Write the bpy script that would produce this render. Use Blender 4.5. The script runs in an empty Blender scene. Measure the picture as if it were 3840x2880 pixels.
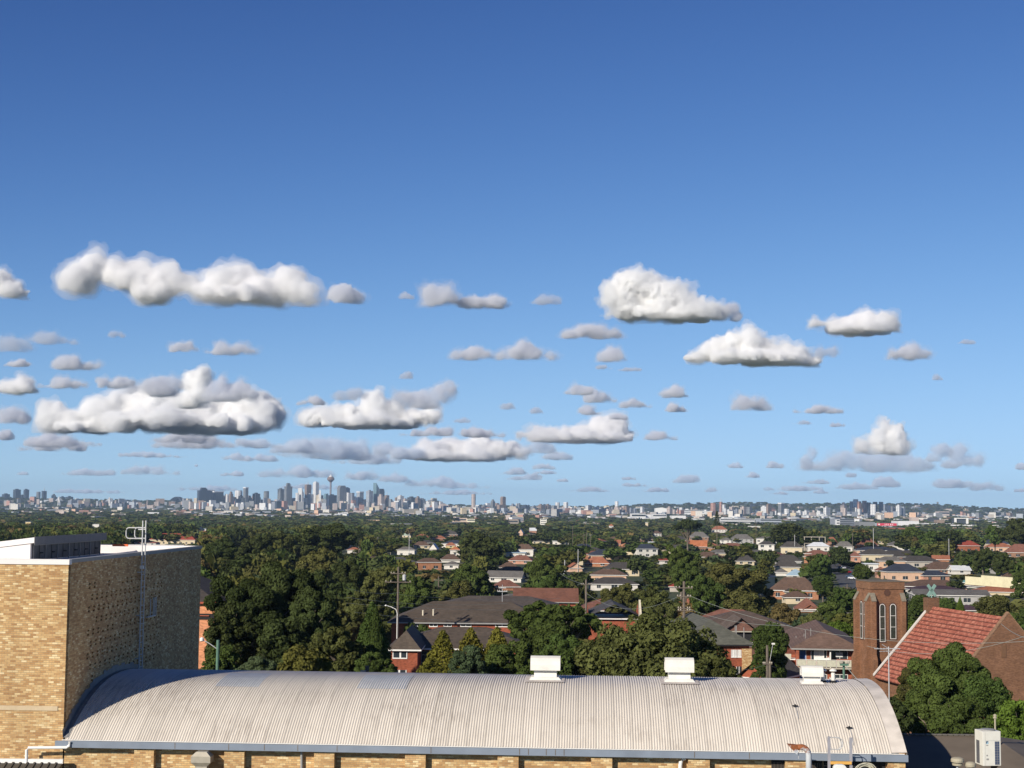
import bpy, bmesh, math, random, time
import numpy as np
from mathutils import Vector, Matrix
T0 = time.time()
random.seed(7)
sc = bpy.context.scene
COL = sc.collection
R = math.radians
HAZE = 3.8e-5

# ------------------------------------------------------------------ camera model (pixels of the 3840x2880 photograph)
F = 5768.; CZ = 40.; YH = 1893.; ROLL = 0.009
TH = math.atan((YH - 1440) / F)
def ray(px, py):
    u = px - 1920; v = -(py - 1440)
    c, s = math.cos(ROLL), math.sin(ROLL)
    u, v = u * c - v * s, u * s + v * c
    return u, F * math.cos(TH) - v * math.sin(TH), F * math.sin(TH) + v * math.cos(TH)
def P(px, py, Y):
    x, y, z = ray(px, py); k = Y / y
    return Vector((x * k, Y, CZ + z * k))
def Q(p):
    x, y, z = p[0], p[1], p[2] - CZ
    yy = y * math.cos(TH) + z * math.sin(TH); v = -y * math.sin(TH) + z * math.cos(TH)
    u = x / yy * F; v = v / yy * F
    c, s = math.cos(-ROLL), math.sin(-ROLL)
    return 1920 + u * c - v * s, 1440 - (u * s + v * c)
def S(px, Y): return px * Y / F          # size in metres of px pixels at depth Y

# ------------------------------------------------------------------ terrain
_D = [0, 215, 350, 500, 650, 800, 1000, 1500, 2000, 3000, 5000, 20000]
_G = [28, 27.5, 28.5, 29, 29, 30, 31, 36, 40, 43, 45, 45]
_GR = [28, 27.5, 28, 28.3, 28, 27, 25.5, 38, 42, 44, 45, 45]
def ground_z(x, y):
    g = np.interp(y, _D, _G); gr = np.interp(y, _D, _GR)
    t = np.clip((x / np.maximum(y, 1.) - .1) / .12, 0, 1)
    z = CZ - (g * (1 - t) + gr * t)
    # the far ridges
    crest = np.interp(x / np.maximum(y, 1.) * F + 1920, [-800, 0, 600, 1200, 1900, 2250, 2380, 2600, 2800, 3000, 3200, 3500, 3700, 3840, 4600],
                      [14, 14, 6, -2, -4, -6, 8, 20, 28, 24, 30, 30, 10, 4, 0]) + CZ - 5
    k = np.clip((y - 7600) / 1900., 0, 1); k = k * k * (3 - 2 * k)
    return z + k * (crest - z)
def gz(x, y): return float(ground_z(x, y))
def solve_ground(px, py):
    """the point of the terrain seen at a pixel"""
    Y = 150.
    while Y < 11000:
        p = P(px, py, Y)
        if p.z <= gz(p.x, p.y): return p
        Y *= 1.01
    return P(px, py, 9000)

# ------------------------------------------------------------------ object helpers
REG = []
def tag(o, base=None, cat=None, group=None, kind=None, px=None):
    if kind: o['kind'] = kind
    if cat: o['category'] = cat
    if group: o['group'] = group
    if base:
        if px is None: REG.append((o, base, None))
        else: REG.append((o, base, px))
    return o
def empty(name, loc, rz=0):
    o = bpy.data.objects.new(name, None); COL.objects.link(o)
    o.location = loc; o.rotation_euler = (0, 0, rz); o.empty_display_size = .5
    return o
class MB:
    def __init__(s): s.v = []; s.f = []; s.m = []
    def face(s, pts, m=0):
        n = len(s.v); s.v += [tuple(p) for p in pts]; s.f.append(tuple(range(n, n + len(pts)))); s.m.append(m)
    def box(s, x0, x1, y0, y1, z0, z1, m=0, skip=''):
        n = len(s.v)
        s.v += [(x0,y0,z0),(x1,y0,z0),(x1,y1,z0),(x0,y1,z0),(x0,y0,z1),(x1,y0,z1),(x1,y1,z1),(x0,y1,z1)]
        for k, f in (('b',(3,2,1,0)),('t',(4,5,6,7)),('f',(0,1,5,4)),('r',(1,2,6,5)),('k',(2,3,7,6)),('l',(3,0,4,7))):
            if k in skip: continue
            s.f.append(tuple(n + i for i in f)); s.m.append(m)
        return s
    def prism(s, poly, a, b, axis='x', m=0, m_end=None):
        """extrude a 2-D polygon along an axis from a to b; poly in the other two axes"""
        n = len(s.v); k = len(poly)
        def pt(q, t):
            if axis == 'x': return (t, q[0], q[1])
            if axis == 'y': return (q[0], t, q[1])
            return (q[0], q[1], t)
        s.v += [pt(q, a) for q in poly] + [pt(q, b) for q in poly]
        for i in range(k):
            j = (i + 1) % k; s.f.append((n + i, n + j, n + k + j, n + k + i)); s.m.append(m)
        s.f.append(tuple(n + i for i in reversed(range(k)))); s.m.append(m if m_end is None else m_end)
        s.f.append(tuple(n + k + i for i in range(k))); s.m.append(m if m_end is None else m_end)
        return s
    def tube(s, path, r, seg=8, m=0, cap=True):
        path = [Vector(p) for p in path]; n0 = len(s.v)
        rr = r if isinstance(r, (list, tuple)) else [r] * len(path)
        for i, p in enumerate(path):
            d = (path[min(i + 1, len(path) - 1)] - path[max(i - 1, 0)]).normalized()
            a = d.orthogonal().normalized() if abs(d.z) > .9 else d.cross(Vector((0, 0, 1))).normalized()
            b = d.cross(a)
            for k in range(seg):
                t = 2 * math.pi * k / seg
                s.v.append(tuple(p + (a * math.cos(t) + b * math.sin(t)) * rr[i]))
        for i in range(len(path) - 1):
            for k in range(seg):
                k2 = (k + 1) % seg
                s.f.append((n0 + i*seg + k, n0 + i*seg + k2, n0 + (i+1)*seg + k2, n0 + (i+1)*seg + k)); s.m.append(m)
        if cap:
            s.f.append(tuple(n0 + k for k in reversed(range(seg)))); s.m.append(m)
            e = n0 + (len(path) - 1) * seg; s.f.append(tuple(e + k for k in range(seg))); s.m.append(m)
        return s
    def lathe(s, prof, c=(0, 0, 0), seg=16, m=0):
        n0 = len(s.v)
        for r_, z in prof:
            for k in range(seg):
                t = 2 * math.pi * k / seg; s.v.append((c[0] + r_ * math.cos(t), c[1] + r_ * math.sin(t), c[2] + z))
        for i in range(len(prof) - 1):
            for k in range(seg):
                k2 = (k + 1) % seg
                s.f.append((n0 + i*seg + k, n0 + i*seg + k2, n0 + (i+1)*seg + k2, n0 + (i+1)*seg + k)); s.m.append(m)
        s.f.append(tuple(n0 + k for k in reversed(range(seg)))); s.m.append(m)
        e = n0 + (len(prof) - 1) * seg; s.f.append(tuple(e + k for k in range(seg))); s.m.append(m)
        return s
    def mesh(s, name, mats, smooth=False):
        me = bpy.data.meshes.new(name); me.from_pydata(s.v, [], s.f)
        for m in (mats if isinstance(mats, (list, tuple)) else [mats]): me.materials.append(m)
        me.polygons.foreach_set('material_index', s.m)
        if smooth: me.polygons.foreach_set('use_smooth', [True] * len(s.f))
        me.update(); return me
    def build(s, name, mats, parent=None, color=None, bevel=0, smooth=False, loc=None, rz=0, fixn=True):
        me = s.mesh(name, mats, smooth)
        if fixn:
            bm = bmesh.new(); bm.from_mesh(me)
            bmesh.ops.remove_doubles(bm, verts=bm.verts, dist=1e-5)
            bmesh.ops.recalc_face_normals(bm, faces=bm.faces); bm.to_mesh(me); bm.free()
        o = bpy.data.objects.new(name, me); COL.objects.link(o); o.parent = parent
        if loc is not None: o.location = loc
        if rz: o.rotation_euler.z = rz
        if color: o.color = (*color, 1)
        if bevel:
            b = o.modifiers.new('bevel', 'BEVEL'); b.width = bevel; b.segments = 2; b.limit_method = 'ANGLE'
        return o
def dup(o, loc=None, rz=None, scale=None):
    c = o.copy(); COL.objects.link(c)
    if loc is not None: c.location = loc
    if rz is not None: c.rotation_euler.z = rz
    if scale is not None: c.scale = scale
    for ch in o.children:
        d = ch.copy(); COL.objects.link(d); d.parent = c
        for g in ch.children:
            e = g.copy(); COL.objects.link(e); e.parent = d
    return c

# ------------------------------------------------------------------ materials
class NT:
    def __init__(s, name):
        s.mat = bpy.data.materials.new(name); s.mat.use_nodes = True; s.t = s.mat.node_tree; s.t.nodes.clear()
        s.out = s.n('ShaderNodeOutputMaterial')
    def n(s, typ, ins=None, **kw):
        nd = s.t.nodes.new(typ)
        for k, v in kw.items(): setattr(nd, k, v)
        for k, v in (ins or {}).items():
            i = nd.inputs[k]
            if isinstance(v, bpy.types.NodeSocket): s.t.links.new(v, i)
            elif isinstance(v, bpy.types.Node): s.t.links.new(v.outputs[0], i)
            else: i.default_value = (*v, 1) if isinstance(v, tuple) and len(v) == 3 and i.type == 'RGBA' else v
        return nd
    def math(s, op, a, b=0., c=0., clamp=False):
        return s.n('ShaderNodeMath', {0: a, 1: b, 2: c}, operation=op, use_clamp=clamp).outputs[0]
    def noise(s, vec, scale, detail=3., rough=.55):
        return s.n('ShaderNodeTexNoise', {'Vector': vec, 'Scale': scale, 'Detail': detail, 'Roughness': rough}).outputs[0]
    def mix(s, a, b, f, mode='MIX'):
        m = s.n('ShaderNodeMix', data_type='RGBA', blend_type=mode)
        for i, v in ((0, f), (6, a), (7, b)):
            if isinstance(v, bpy.types.NodeSocket): s.t.links.new(v, m.inputs[i])
            else: m.inputs[i].default_value = (*v, 1) if isinstance(v, tuple) and len(v) == 3 else v
        return m.outputs[2]
    def rng(s, v, a, b, c=0., d=1., smooth=False):
        m = s.n('ShaderNodeMapRange', {0: v, 1: a, 2: b, 3: c, 4: d})
        if smooth: m.interpolation_type = 'SMOOTHSTEP'
        return m.outputs[0]
    def ramp(s, v, stops):
        r_ = s.n('ShaderNodeValToRGB', {0: v}); e = r_.color_ramp.elements
        while len(e) < len(stops): e.new(.5)
        for k, (p, c) in enumerate(stops): e[k].position = p; e[k].color = (*c, 1)
        return r_.outputs[0]
    def obj(s): return s.n('ShaderNodeTexCoord').outputs['Object']
    def pos(s): return s.n('ShaderNodeNewGeometry').outputs['Position']
    def boxmap(s):
        """wall coordinates: along the wall, up"""
        tc = s.n('ShaderNodeTexCoord'); sp = s.n('ShaderNodeSeparateXYZ', {0: tc.outputs['Object']}); sn = s.n('ShaderNodeSeparateXYZ', {0: tc.outputs['Normal']})
        f = s.math('GREATER_THAN', s.math('ABSOLUTE', sn.outputs[0]), s.math('ABSOLUTE', sn.outputs[1]))
        u = s.math('ADD', s.math('MULTIPLY', sp.outputs[1], f), s.math('MULTIPLY', sp.outputs[0], s.math('SUBTRACT', 1., f)))
        return s.n('ShaderNodeCombineXYZ', {0: u, 1: sp.outputs[2], 2: 0.}).outputs[0], u, sp.outputs[2]
    def done(s, col, rough=.8, metal=0., bump=None, bstr=.3, bdist=.02, spec=.3):
        b = s.n('ShaderNodeBsdfPrincipled', {'Base Color': col, 'Roughness': rough, 'Metallic': metal, 'Specular IOR Level': spec})
        if bump is not None:
            bp = s.n('ShaderNodeBump', {'Height': bump, 'Strength': bstr, 'Distance': bdist}); s.t.links.new(bp.outputs[0], b.inputs['Normal'])
        s.t.links.new(b.outputs[0], s.out.inputs[0]); return s.mat

def m_plain(name, col, rough=.6, metal=0., var=.12, sc_=3., spec=.3):
    t = NT(name); n = t.noise(t.pos(), sc_, 5.)
    k = t.rng(n, .3, .7, 1 - var, 1 + var * .4)
    return t.done(t.mix(col, t.n('ShaderNodeCombineColor', {0: k, 1: k, 2: k}).outputs[0], 1., 'MULTIPLY'), rough, metal, spec=spec)
def m_objcol(name, rough=.8, var=.18, sc_=1.5, kind=None):
    """colour of the object (paint, tile or brick of its own), weathered"""
    t = NT(name); oc = t.n('ShaderNodeObjectInfo').outputs['Color']; p = t.obj(); pos = t.pos()
    k = t.rng(t.noise(pos, sc_, 6., .65), .28, .72, 1 - var, 1 + var)
    bump = None
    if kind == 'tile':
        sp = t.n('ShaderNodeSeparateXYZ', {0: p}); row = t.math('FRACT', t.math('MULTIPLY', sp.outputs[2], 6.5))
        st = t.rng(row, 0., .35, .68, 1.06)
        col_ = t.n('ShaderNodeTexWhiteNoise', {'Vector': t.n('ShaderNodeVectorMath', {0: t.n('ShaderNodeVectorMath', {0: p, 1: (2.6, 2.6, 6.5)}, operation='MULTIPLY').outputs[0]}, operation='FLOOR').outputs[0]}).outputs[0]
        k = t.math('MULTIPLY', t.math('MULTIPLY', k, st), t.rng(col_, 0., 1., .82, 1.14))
    if kind == 'brick':
        v, u, z = t.boxmap()
        br = t.n('ShaderNodeTexBrick', {'Vector': v, 'Color1': (.72,.72,.72), 'Color2': (1.2,1.2,1.2), 'Mortar': (1.05,1.02,.98), 'Scale': 1., 'Mortar Size': .006, 'Brick Width': .24, 'Row Height': .086})
        kk = t.n('ShaderNodeSeparateColor', {0: br.outputs[0]}).outputs[0]; k = t.math('MULTIPLY', k, kk)
        k = t.math('MULTIPLY', k, t.rng(t.noise(pos, .35, 4.), .3, .7, .82, 1.1))
    if kind == 'facade':
        v, u, z = t.boxmap()
        fl = t.rng(t.math('FRACT', t.math('DIVIDE', z, 7.)), .35, .6, .7, 1.05)
        cl = t.rng(t.math('FRACT', t.math('DIVIDE', u, 11.)), .3, .55, .72, 1.08)
        k = t.math('MULTIPLY', k, t.math('MULTIPLY', fl, cl))
    if kind == 'metal':
        sp = t.n('ShaderNodeSeparateXYZ', {0: p}); k = t.math('MULTIPLY', k, t.rng(t.math('FRACT', t.math('MULTIPLY', sp.outputs[0], 2.5)), 0., .2, .8, 1.))
    c = t.n('ShaderNodeCombineColor', {0: k, 1: k, 2: k}).outputs[0]
    return t.done(t.mix(oc, c, 1., 'MULTIPLY'), rough)
M_TILE = m_objcol('roof_tile', .8, .22, .5, 'tile'); M_BRICK = m_objcol('brick', .9, .15, 1.2, 'brick')
M_PLASTER = m_objcol('plaster', .85, .12, .6); M_METAL = m_objcol('sheet_metal', .5, .12, .5, 'metal'); M_FACADE = m_objcol('facade', .55, .1, .02, 'facade')
M_WHITE = m_plain('white_paint', (.80,.78,.74), .5, var=.1); M_GLASS = m_plain('window_glass', (.035,.045,.055), .12, var=.3, spec=.6)
M_CURTAIN = m_plain('curtain', (.62,.62,.6), .8); M_CREAM = m_plain('cream_paint', (.62,.56,.44), .6); M_DARK = m_plain('dark_opening', (.02,.02,.022), .9)
M_STEEL = m_plain('galvanised_steel', (.50,.50,.50), .5, .1, .15, 8.); M_CONC = m_plain('concrete', (.42,.38,.31), .9, var=.2)
M_WOOD = m_plain('pole_timber', (.16,.13,.105), .95, var=.25, sc_=2.); M_BARK = m_plain('bark', (.17,.14,.11), .95, var=.4, sc_=1.)
M_ASPH = m_plain('asphalt', (.085,.085,.088), .95, var=.15, sc_=.3); M_WIRE = m_plain('wire', (.33,.36,.33), .6)
M_PGREEN = m_plain('green_pole_paint', (.10,.19,.14), .6); M_COPPER = m_plain('verdigris_copper', (.22,.36,.31), .7)
M_BARREL = None

def brick_yellow():
    t = NT('yellow_brick'); v, u, z = t.boxmap()
    rnd = t.n('ShaderNodeTexBrick', {'Vector': v, 'Color1': (0,0,0), 'Color2': (1,1,1), 'Mortar': (0,0,0), 'Scale': 1., 'Mortar Size': .0, 'Brick Width': .24, 'Row Height': .086}).outputs[0]
    msk = t.n('ShaderNodeTexBrick', {'Vector': v, 'Scale': 1., 'Mortar Size': .0065, 'Mortar Smooth': .3, 'Brick Width': .24, 'Row Height': .086}).outputs[1]
    col = t.ramp(rnd, [(0., (.38,.21,.09)), (.15, (.44,.25,.105)), (.4, (.53,.325,.145)), (.65, (.58,.375,.17)), (.85, (.64,.45,.225)), (1., (.75,.59,.34))])
    n = t.rng(t.noise(t.pos(), 9., 5.), .3, .7, .86, 1.1)
    st = t.rng(t.noise(t.n('ShaderNodeVectorMath', {0: t.pos(), 1: (1.1, 1.1, .35)}, operation='MULTIPLY').outputs[0], .55, 5.), .38, .62, .87, 1.03)
    n = t.math('MULTIPLY', n, st)
    col = t.mix(col, t.n('ShaderNodeCombineColor', {0: n, 1: n, 2: n}).outputs[0], 1., 'MULTIPLY')
    col = t.mix(col, (.33,.245,.155), msk)
    return t.done(col, .9, bump=t.math('SUBTRACT', 1., msk), bstr=.6, bdist=.01)
M_YB = brick_yellow()
def m_vault():
    t = NT('corrugated_vault_sheet'); p = t.obj(); sp = t.n('ShaderNodeSeparateXYZ', {0: p})
    x = sp.outputs[0]
    lap = t.math('FRACT', t.math('DIVIDE', x, .77))
    lapd = t.rng(lap, .0, .08, .68, 1.)
    shade = t.n('ShaderNodeTexWhiteNoise', {'W': t.math('FLOOR', t.math('DIVIDE', x, .77))}, noise_dimensions='1D').outputs[0]
    # grime streaks that run down the sheets
    st = t.noise(t.n('ShaderNodeVectorMath', {0: p, 1: (9., .9, .9)}, operation='MULTIPLY').outputs[0], 1., 5., .7)
    big = t.noise(t.n('ShaderNodeVectorMath', {0: p, 1: (.22, .32, .3)}, operation='MULTIPLY').outputs[0], 1., 3.)
    g = t.math('MULTIPLY', t.rng(st, .45, .72, 0., 1.), t.rng(big, .42, .62, .1, 1.))
    ridge = t.rng(sp.outputs[1], 4.6, 7.2, 0., 1., True)
    col = t.mix((.65,.59,.51), (.34,.29,.24), t.math('MULTIPLY', g, .9))
    col = t.mix(col, (.50,.47,.46), t.math('MULTIPLY', ridge, .7))
    k = t.math('MULTIPLY', lapd, t.rng(shade, 0., 1., .93, 1.03))
    k = t.math('MULTIPLY', k, t.rng(t.noise(p, 14., 2.), .3, .35, .8, 1.))
    col = t.mix(col, t.n('ShaderNodeCombineColor', {0: k, 1: k, 2: k}).outputs[0], 1., 'MULTIPLY')
    return t.done(col, .65, spec=.25)
def m_rust():
    t = NT('rusty_galvanised'); p = t.obj(); sp = t.n('ShaderNodeSeparateXYZ', {0: p})
    n = t.math('ADD', t.noise(p, 7., 6., .7), t.math('MULTIPLY', sp.outputs[2], .7))
    col = t.mix((.50,.52,.54), (.26,.085,.03), t.rng(n, 1.42, 1.55, 0., 1.))
    return t.done(col, .7)
def m_leaf(name='foliage', attr=False):
    t = NT(name)
    oc = t.n('ShaderNodeAttribute', attribute_name='tint').outputs[0] if attr else t.n('ShaderNodeObjectInfo').outputs['Color']
    n = t.noise(t.pos(), .45 if not attr else .12, 4.)
    k = t.rng(n, .3, .7, .62, 1.4)
    col = t.mix(oc, t.n('ShaderNodeCombineColor', {0: t.math('MULTIPLY', k, 1.06), 1: k, 2: t.math('MULTIPLY', k, .8)}).outputs[0], 1., 'MULTIPLY')
    d = t.n('ShaderNodeBsdfDiffuse', {0: col}); tr = t.n('ShaderNodeBsdfTranslucent', {0: col})
    m = t.n('ShaderNodeMixShader', {0: .2, 1: d.outputs[0], 2: tr.outputs[0]})
    t.t.links.new(m.outputs[0], t.out.inputs[0]); return t.mat
M_LEAF = m_leaf(); M_LEAFA = m_leaf('foliage_far', True)
def m_ground():
    t = NT('ground_cover'); p = t.pos()
    n = t.noise(p, .02, 8., .7)
    col = t.ramp(n, [(.3, (.035,.05,.022)), (.5, (.06,.075,.035)), (.62, (.10,.10,.06)), (.75, (.17,.15,.11))])
    return t.done(col, .95)
def m_attr(name, rough=.8):
    t = NT(name); c = t.n('ShaderNodeAttribute', attribute_name='tint').outputs[0]
    k = t.rng(t.noise(t.pos(), .3, 3.), .3, .7, .85, 1.1)
    return t.done(t.mix(c, t.n('ShaderNodeCombineColor', {0: k, 1: k, 2: k}).outputs[0], 1., 'MULTIPLY'), rough)
M_TINT = m_attr('painted_far')

# ------------------------------------------------------------------ camera, light, sky
cam = bpy.data.cameras.new('camera'); co = bpy.data.objects.new('camera', cam); COL.objects.link(co)
cam.sensor_width = 36; cam.lens = F / 3840 * 36; cam.clip_start = .5; cam.clip_end = 200000
co.matrix_world = Matrix.Translation((0, 0, CZ)) @ Matrix.Rotation(math.pi / 2 + TH, 4, 'X') @ Matrix.Rotation(ROLL, 4, 'Z')
sc.camera = co
SUN_EL = R(26); SAZ = math.atan2(.63, .78)
hx, hy = math.sin(SAZ), math.cos(SAZ)
L = bpy.data.lights.new('sun', 'SUN'); lo = bpy.data.objects.new('sun', L); COL.objects.link(lo)
L.energy = 5.0; L.angle = R(.53); L.color = (1, .92, .79)
lo.rotation_euler = Vector((hx * math.cos(SUN_EL), hy * math.cos(SUN_EL), -math.sin(SUN_EL))).to_track_quat('-Z', 'Y').to_euler()
w = bpy.data.worlds.new('World'); sc.world = w; w.use_nodes = True; nt = w.node_tree
sky = nt.nodes.new('ShaderNodeTexSky'); sky.sky_type = 'NISHITA'; sky.sun_disc = False
sky.sun_elevation = SUN_EL; sky.sun_rotation = math.atan2(-hx, -hy)
sky.altitude = 0; sky.air_density = .55; sky.dust_density = 0.0; sky.ozone_density = 1.5
def vm(op, a, b):
    n_ = nt.nodes.new('ShaderNodeVectorMath'); n_.operation = op
    for k, v in ((0, a), (1, b)):
        if isinstance(v, tuple): n_.inputs[k].default_value = v
        else: nt.links.new(v, n_.inputs[k])
    return n_.outputs[0]
c_ = vm('MULTIPLY', sky.outputs[0], (.1, .1, .1)); c_ = vm('POWER', c_, (1.85, 1.75, 1.55)); c_ = vm('DIVIDE', c_, vm('ADD', vm('MULTIPLY', c_, (5.85, 3.2, 1.85)), (1, 1, 1))); c_ = vm('MULTIPLY', c_, (28.7, 25.5, 23.1))
nt.links.new(c_, nt.nodes['Background'].inputs[0])
nt.nodes['Background'].inputs[1].default_value = .1
sc.view_settings.view_transform = 'Standard'; sc.view_settings.look = 'None'; sc.view_settings.exposure = .2; sc.view_settings.gamma = 1
sc.render.engine = 'CYCLES'
sc.cycles.max_bounces = 12; sc.cycles.diffuse_bounces = 3; sc.cycles.glossy_bounces = 2; sc.cycles.transmission_bounces = 3
sc.cycles.volume_bounces = 11; sc.cycles.transparent_max_bounces = 12
sc.cycles.use_denoising = True
# ------------------------------------------------------------------ ground sheet
def build_ground():
    ys = [-60, 0, 60] + [60 * 1.045 ** i for i in range(1, 122)]
    rows = []
    for y in ys:
        w_ = max(900., abs(y) * 1.15); rows.append([(x, y) for x in np.linspace(-w_, w_, 121)])
    a = np.array(rows).reshape(-1, 2); z = ground_z(a[:, 0], a[:, 1]); nx = 121
    v = np.column_stack([a, z]); f = [(r*nx+c, r*nx+c+1, (r+1)*nx+c+1, (r+1)*nx+c) for r in range(len(ys)-1) for c in range(nx-1)]
    me = bpy.data.meshes.new('ground'); me.from_pydata(v.tolist(), [], f); me.materials.append(m_ground())
    o = bpy.data.objects.new('ground', me); COL.objects.link(o); o['kind'] = 'structure'
build_ground()

# ------------------------------------------------------------------ barrel vaulted hall (local x along the eave, y away, z up from the eave)
EL = Vector((-18.73, 65.8, 29.95)); HA = math.atan2(-1.8, 35.06); HL = 35.1
ch_, sh_ = math.cos(HA), math.sin(HA)
def hall_x(px, py=2850, Y=65.5):
    p = P(px, py, Y); return (p.x - EL.x) * ch_ + (p.y - EL.y) * sh_
def hl(x, y, z=0): return Vector((EL.x + x * ch_ - y * sh_, EL.y + x * sh_ + y * ch_, EL.z + z))
def to_local(p): d = p - EL; return Vector((d.x * ch_ + d.y * sh_, -d.x * sh_ + d.y * ch_, d.z))
RISE = 2.05; HW = 7.5
def arc(y): t = abs(y - HW) / HW; return RISE * (1 - min(t, 1) ** 2.3)
hall = empty('barrel_vault_hall', EL, HA)
tag(hall, 'long yellow brick hall under a pale corrugated barrel vault roof', 'building')
# the vault: real corrugations
pitch = .11; nseg = 6; na = 40; nxv = int((HL - .62) / pitch * nseg); xs = np.arange(nxv + 1) * pitch / nseg + .02
th = np.linspace(0, 1, na + 1); yy = HW - HW * np.cos(np.pi * th); zz = np.array([arc(q) for q in yy])
dy = np.gradient(yy); dz = np.gradient(zz); ln = np.hypot(dy, dz); ny_, nz_ = -dz / ln, dy / ln
off = .016 * np.sin(2 * np.pi * xs / pitch)
X = np.repeat(xs[:, None], na + 1, 1); Yv = yy[None, :] + off[:, None] * ny_[None, :]; Zv = zz[None, :] + off[:, None] * nz_[None, :] + .02
v = np.stack([X, Yv, Zv], -1).reshape(-1, 3)
i = np.arange(nxv)[:, None] * (na + 1) + np.arange(na)[None, :]
fq = np.stack([i, i + na + 1, i + na + 2, i + 1], -1).reshape(-1, 4)
def np_mesh(name, v, f, mats, attr=None):
    me = bpy.data.meshes.new(name); k = f.shape[1]
    me.vertices.add(len(v)); me.vertices.foreach_set('co', v.astype(np.float32).ravel())
    me.loops.add(f.size); me.loops.foreach_set('vertex_index', f.astype(np.int32).ravel())
    me.polygons.add(len(f)); me.polygons.foreach_set('loop_start', np.arange(0, f.size, k, dtype=np.int32))
    me.polygons.foreach_set('loop_total', np.full(len(f), k, np.int32))
    for m in mats: me.materials.append(m)
    if attr is not None:
        a = me.attributes.new('tint', 'FLOAT_COLOR', 'POINT'); a.data.foreach_set('color', attr.astype(np.float32).ravel())
    me.update(calc_edges=True); return me
def np_obj(name, me, parent=None, color=None):
    o = bpy.data.objects.new(name, me); COL.objects.link(o); o.parent = parent
    if color: o.color = (*color, 1)
    return o
vault = np_obj('vaulted_roof', np_mesh('vaulted_roof', v, fq, [m_vault()]), hall)
vault.data.polygons.foreach_set('use_smooth', [True] * len(vault.data.polygons))
# translucent roof sheets near the crown
M_GRP = m_plain('bluish_roof_sheet', (.50,.53,.56), .5, var=.15, sc_=2.)
for (pa, pb) in ((845, 1012), (1368, 1548)):
    xa, xb = hall_x(pa, 2540, 72), hall_x(pb, 2540, 72); mb = MB(); y0s = np.linspace(4.4, 7.4, 9)
    n_ = int((xb - xa) / pitch) * 4
    for k in range(n_):
        x0, x1 = xa + k * pitch / 4, xa + (k + 1) * pitch / 4
        o0, o1 = .016 * math.sin(2*math.pi*(x0-.02)/pitch), .016 * math.sin(2*math.pi*(x1-.02)/pitch)
        for j in range(8):
            a, b = y0s[j], y0s[j + 1]
            mb.face([(x0, a, arc(a)+.028+o0), (x1, a, arc(a)+.028+o1), (x1, b, arc(b)+.028+o1), (x0, b, arc(b)+.028+o0)])
    mb.build('skylight_sheet', M_GRP, hall)
# barge capping strip on the right-hand gable and gable wall
mb = MB(); pr = [(y, arc(y)) for y in np.linspace(0, 15, 41)]
for (y0, z0), (y1, z1) in zip(pr[:-1], pr[1:]):
    mb.face([(HL-.62, y0, z0+.055), (HL, y0, z0+.075), (HL, y1, z1+.075), (HL-.62, y1, z1+.055)])
    mb.face([(HL, y0, z0+.075), (HL, y1, z1+.075), (HL, y1, z1-.16), (HL, y0, z0-.16)])
mb.build('barge_capping', m_plain('barge_metal', (.70,.63,.55), .5, var=.25, sc_=1.2), hall)
mb = MB(); mb.prism([(y, z + 0.0) for y, z in pr] + [(15, -18), (0.3, -18), (.3, -.3)], HL - .32, HL - .06, 'x'); mb.build('gable_wall', M_YB, hall)
mb = MB(); mb.box(-.1, HL - .33, .35, .62, -18, -.02); mb.box(0, HL - .33, 14.7, 14.95, -18, -.02); wall = mb.build('front_wall', M_YB, hall)
for (a, b) in ((498,573),(841,917),(1181,1257),(1523,1600),(1869,1947),(2216,2295),(2575,2654),(2931,3010),(3305,3398)):
    xa, xb = hall_x(a), hall_x(b); MB().box(xa, min(xb, HL - .07), .02, .348, -18, -.29).build('pilaster', M_YB, hall)
for (a, b) in ((2883, 2930), (3012, 3070), (3075, 3300)):
    xa, xb = hall_x(a), hall_x(b); mb = MB(); mb.box(xa, xb, .30, .345, -4, -.3, 0)
    nn = 9 if b - a < 100 else 0
    for k in range(nn): mb.box(xa + (xb-xa)*(k+.1)/nn, xa + (xb-xa)*(k+.35)/nn, .27, .30, -4, -.45, 1)
    mb.build('dark_window', [M_DARK, M_WOOD], hall)
# gutter with brackets and joints
M_GUT = m_plain('blue_grey_gutter', (.215,.25,.305), .45, var=.16, sc_=1.)
mb = MB(); prof = [(-.13, -.29), (.05, -.29), (.05, -.03), (.03, -.03), (.03, -.27), (-.11, -.27), (-.11, -.01), (-.13, -.01)]
mb.prism(prof, -.35, HL + .02, 'x'); mb.build('gutter', M_GUT, hall)
for px in (655, 859, 994, 1120, 1268, 1620, 1950, 1983, 2049, 2083, 2115, 2596, 2797): x = hall_x(px); MB().box(x, x + .03, -.136, -.131, -.26, -.02).build('gutter_joint', M_WOOD, hall)
MB().box(-.1, HL - .1, .0, .06, -.012, .018).build('eave_flashing', M_WHITE, hall)
# lead flashing that steps up the brick wall along the vault
M_LEAD = m_plain('lead_flashing', (.20,.20,.205), .55, var=.2)
mb = MB(); rnd = random.Random(3); y = .1
while y < 14.5:
    L_ = rnd.uniform(.3, .55); z = arc(y + L_ / 2); h = .28 + rnd.uniform(-.05, .08); tz = (arc(y + L_) - arc(y)) * .9
    mb.face([(-.10, y, arc(y)), (-.10, y + L_, arc(y + L_)), (-.12, y + L_, z + h + tz * .3), (-.12, y - .03, z + h - tz * .3)])
    mb.face([(-.10, y, arc(y) + .02), (-.10, y + L_, arc(y + L_) + .02), (.14 + rnd.uniform(-.04,.04), y + L_, arc(y + L_) + .05), (.14, y, arc(y) + .05)])
    y += L_
mb.build('step_flashing', M_LEAD, hall)

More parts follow.
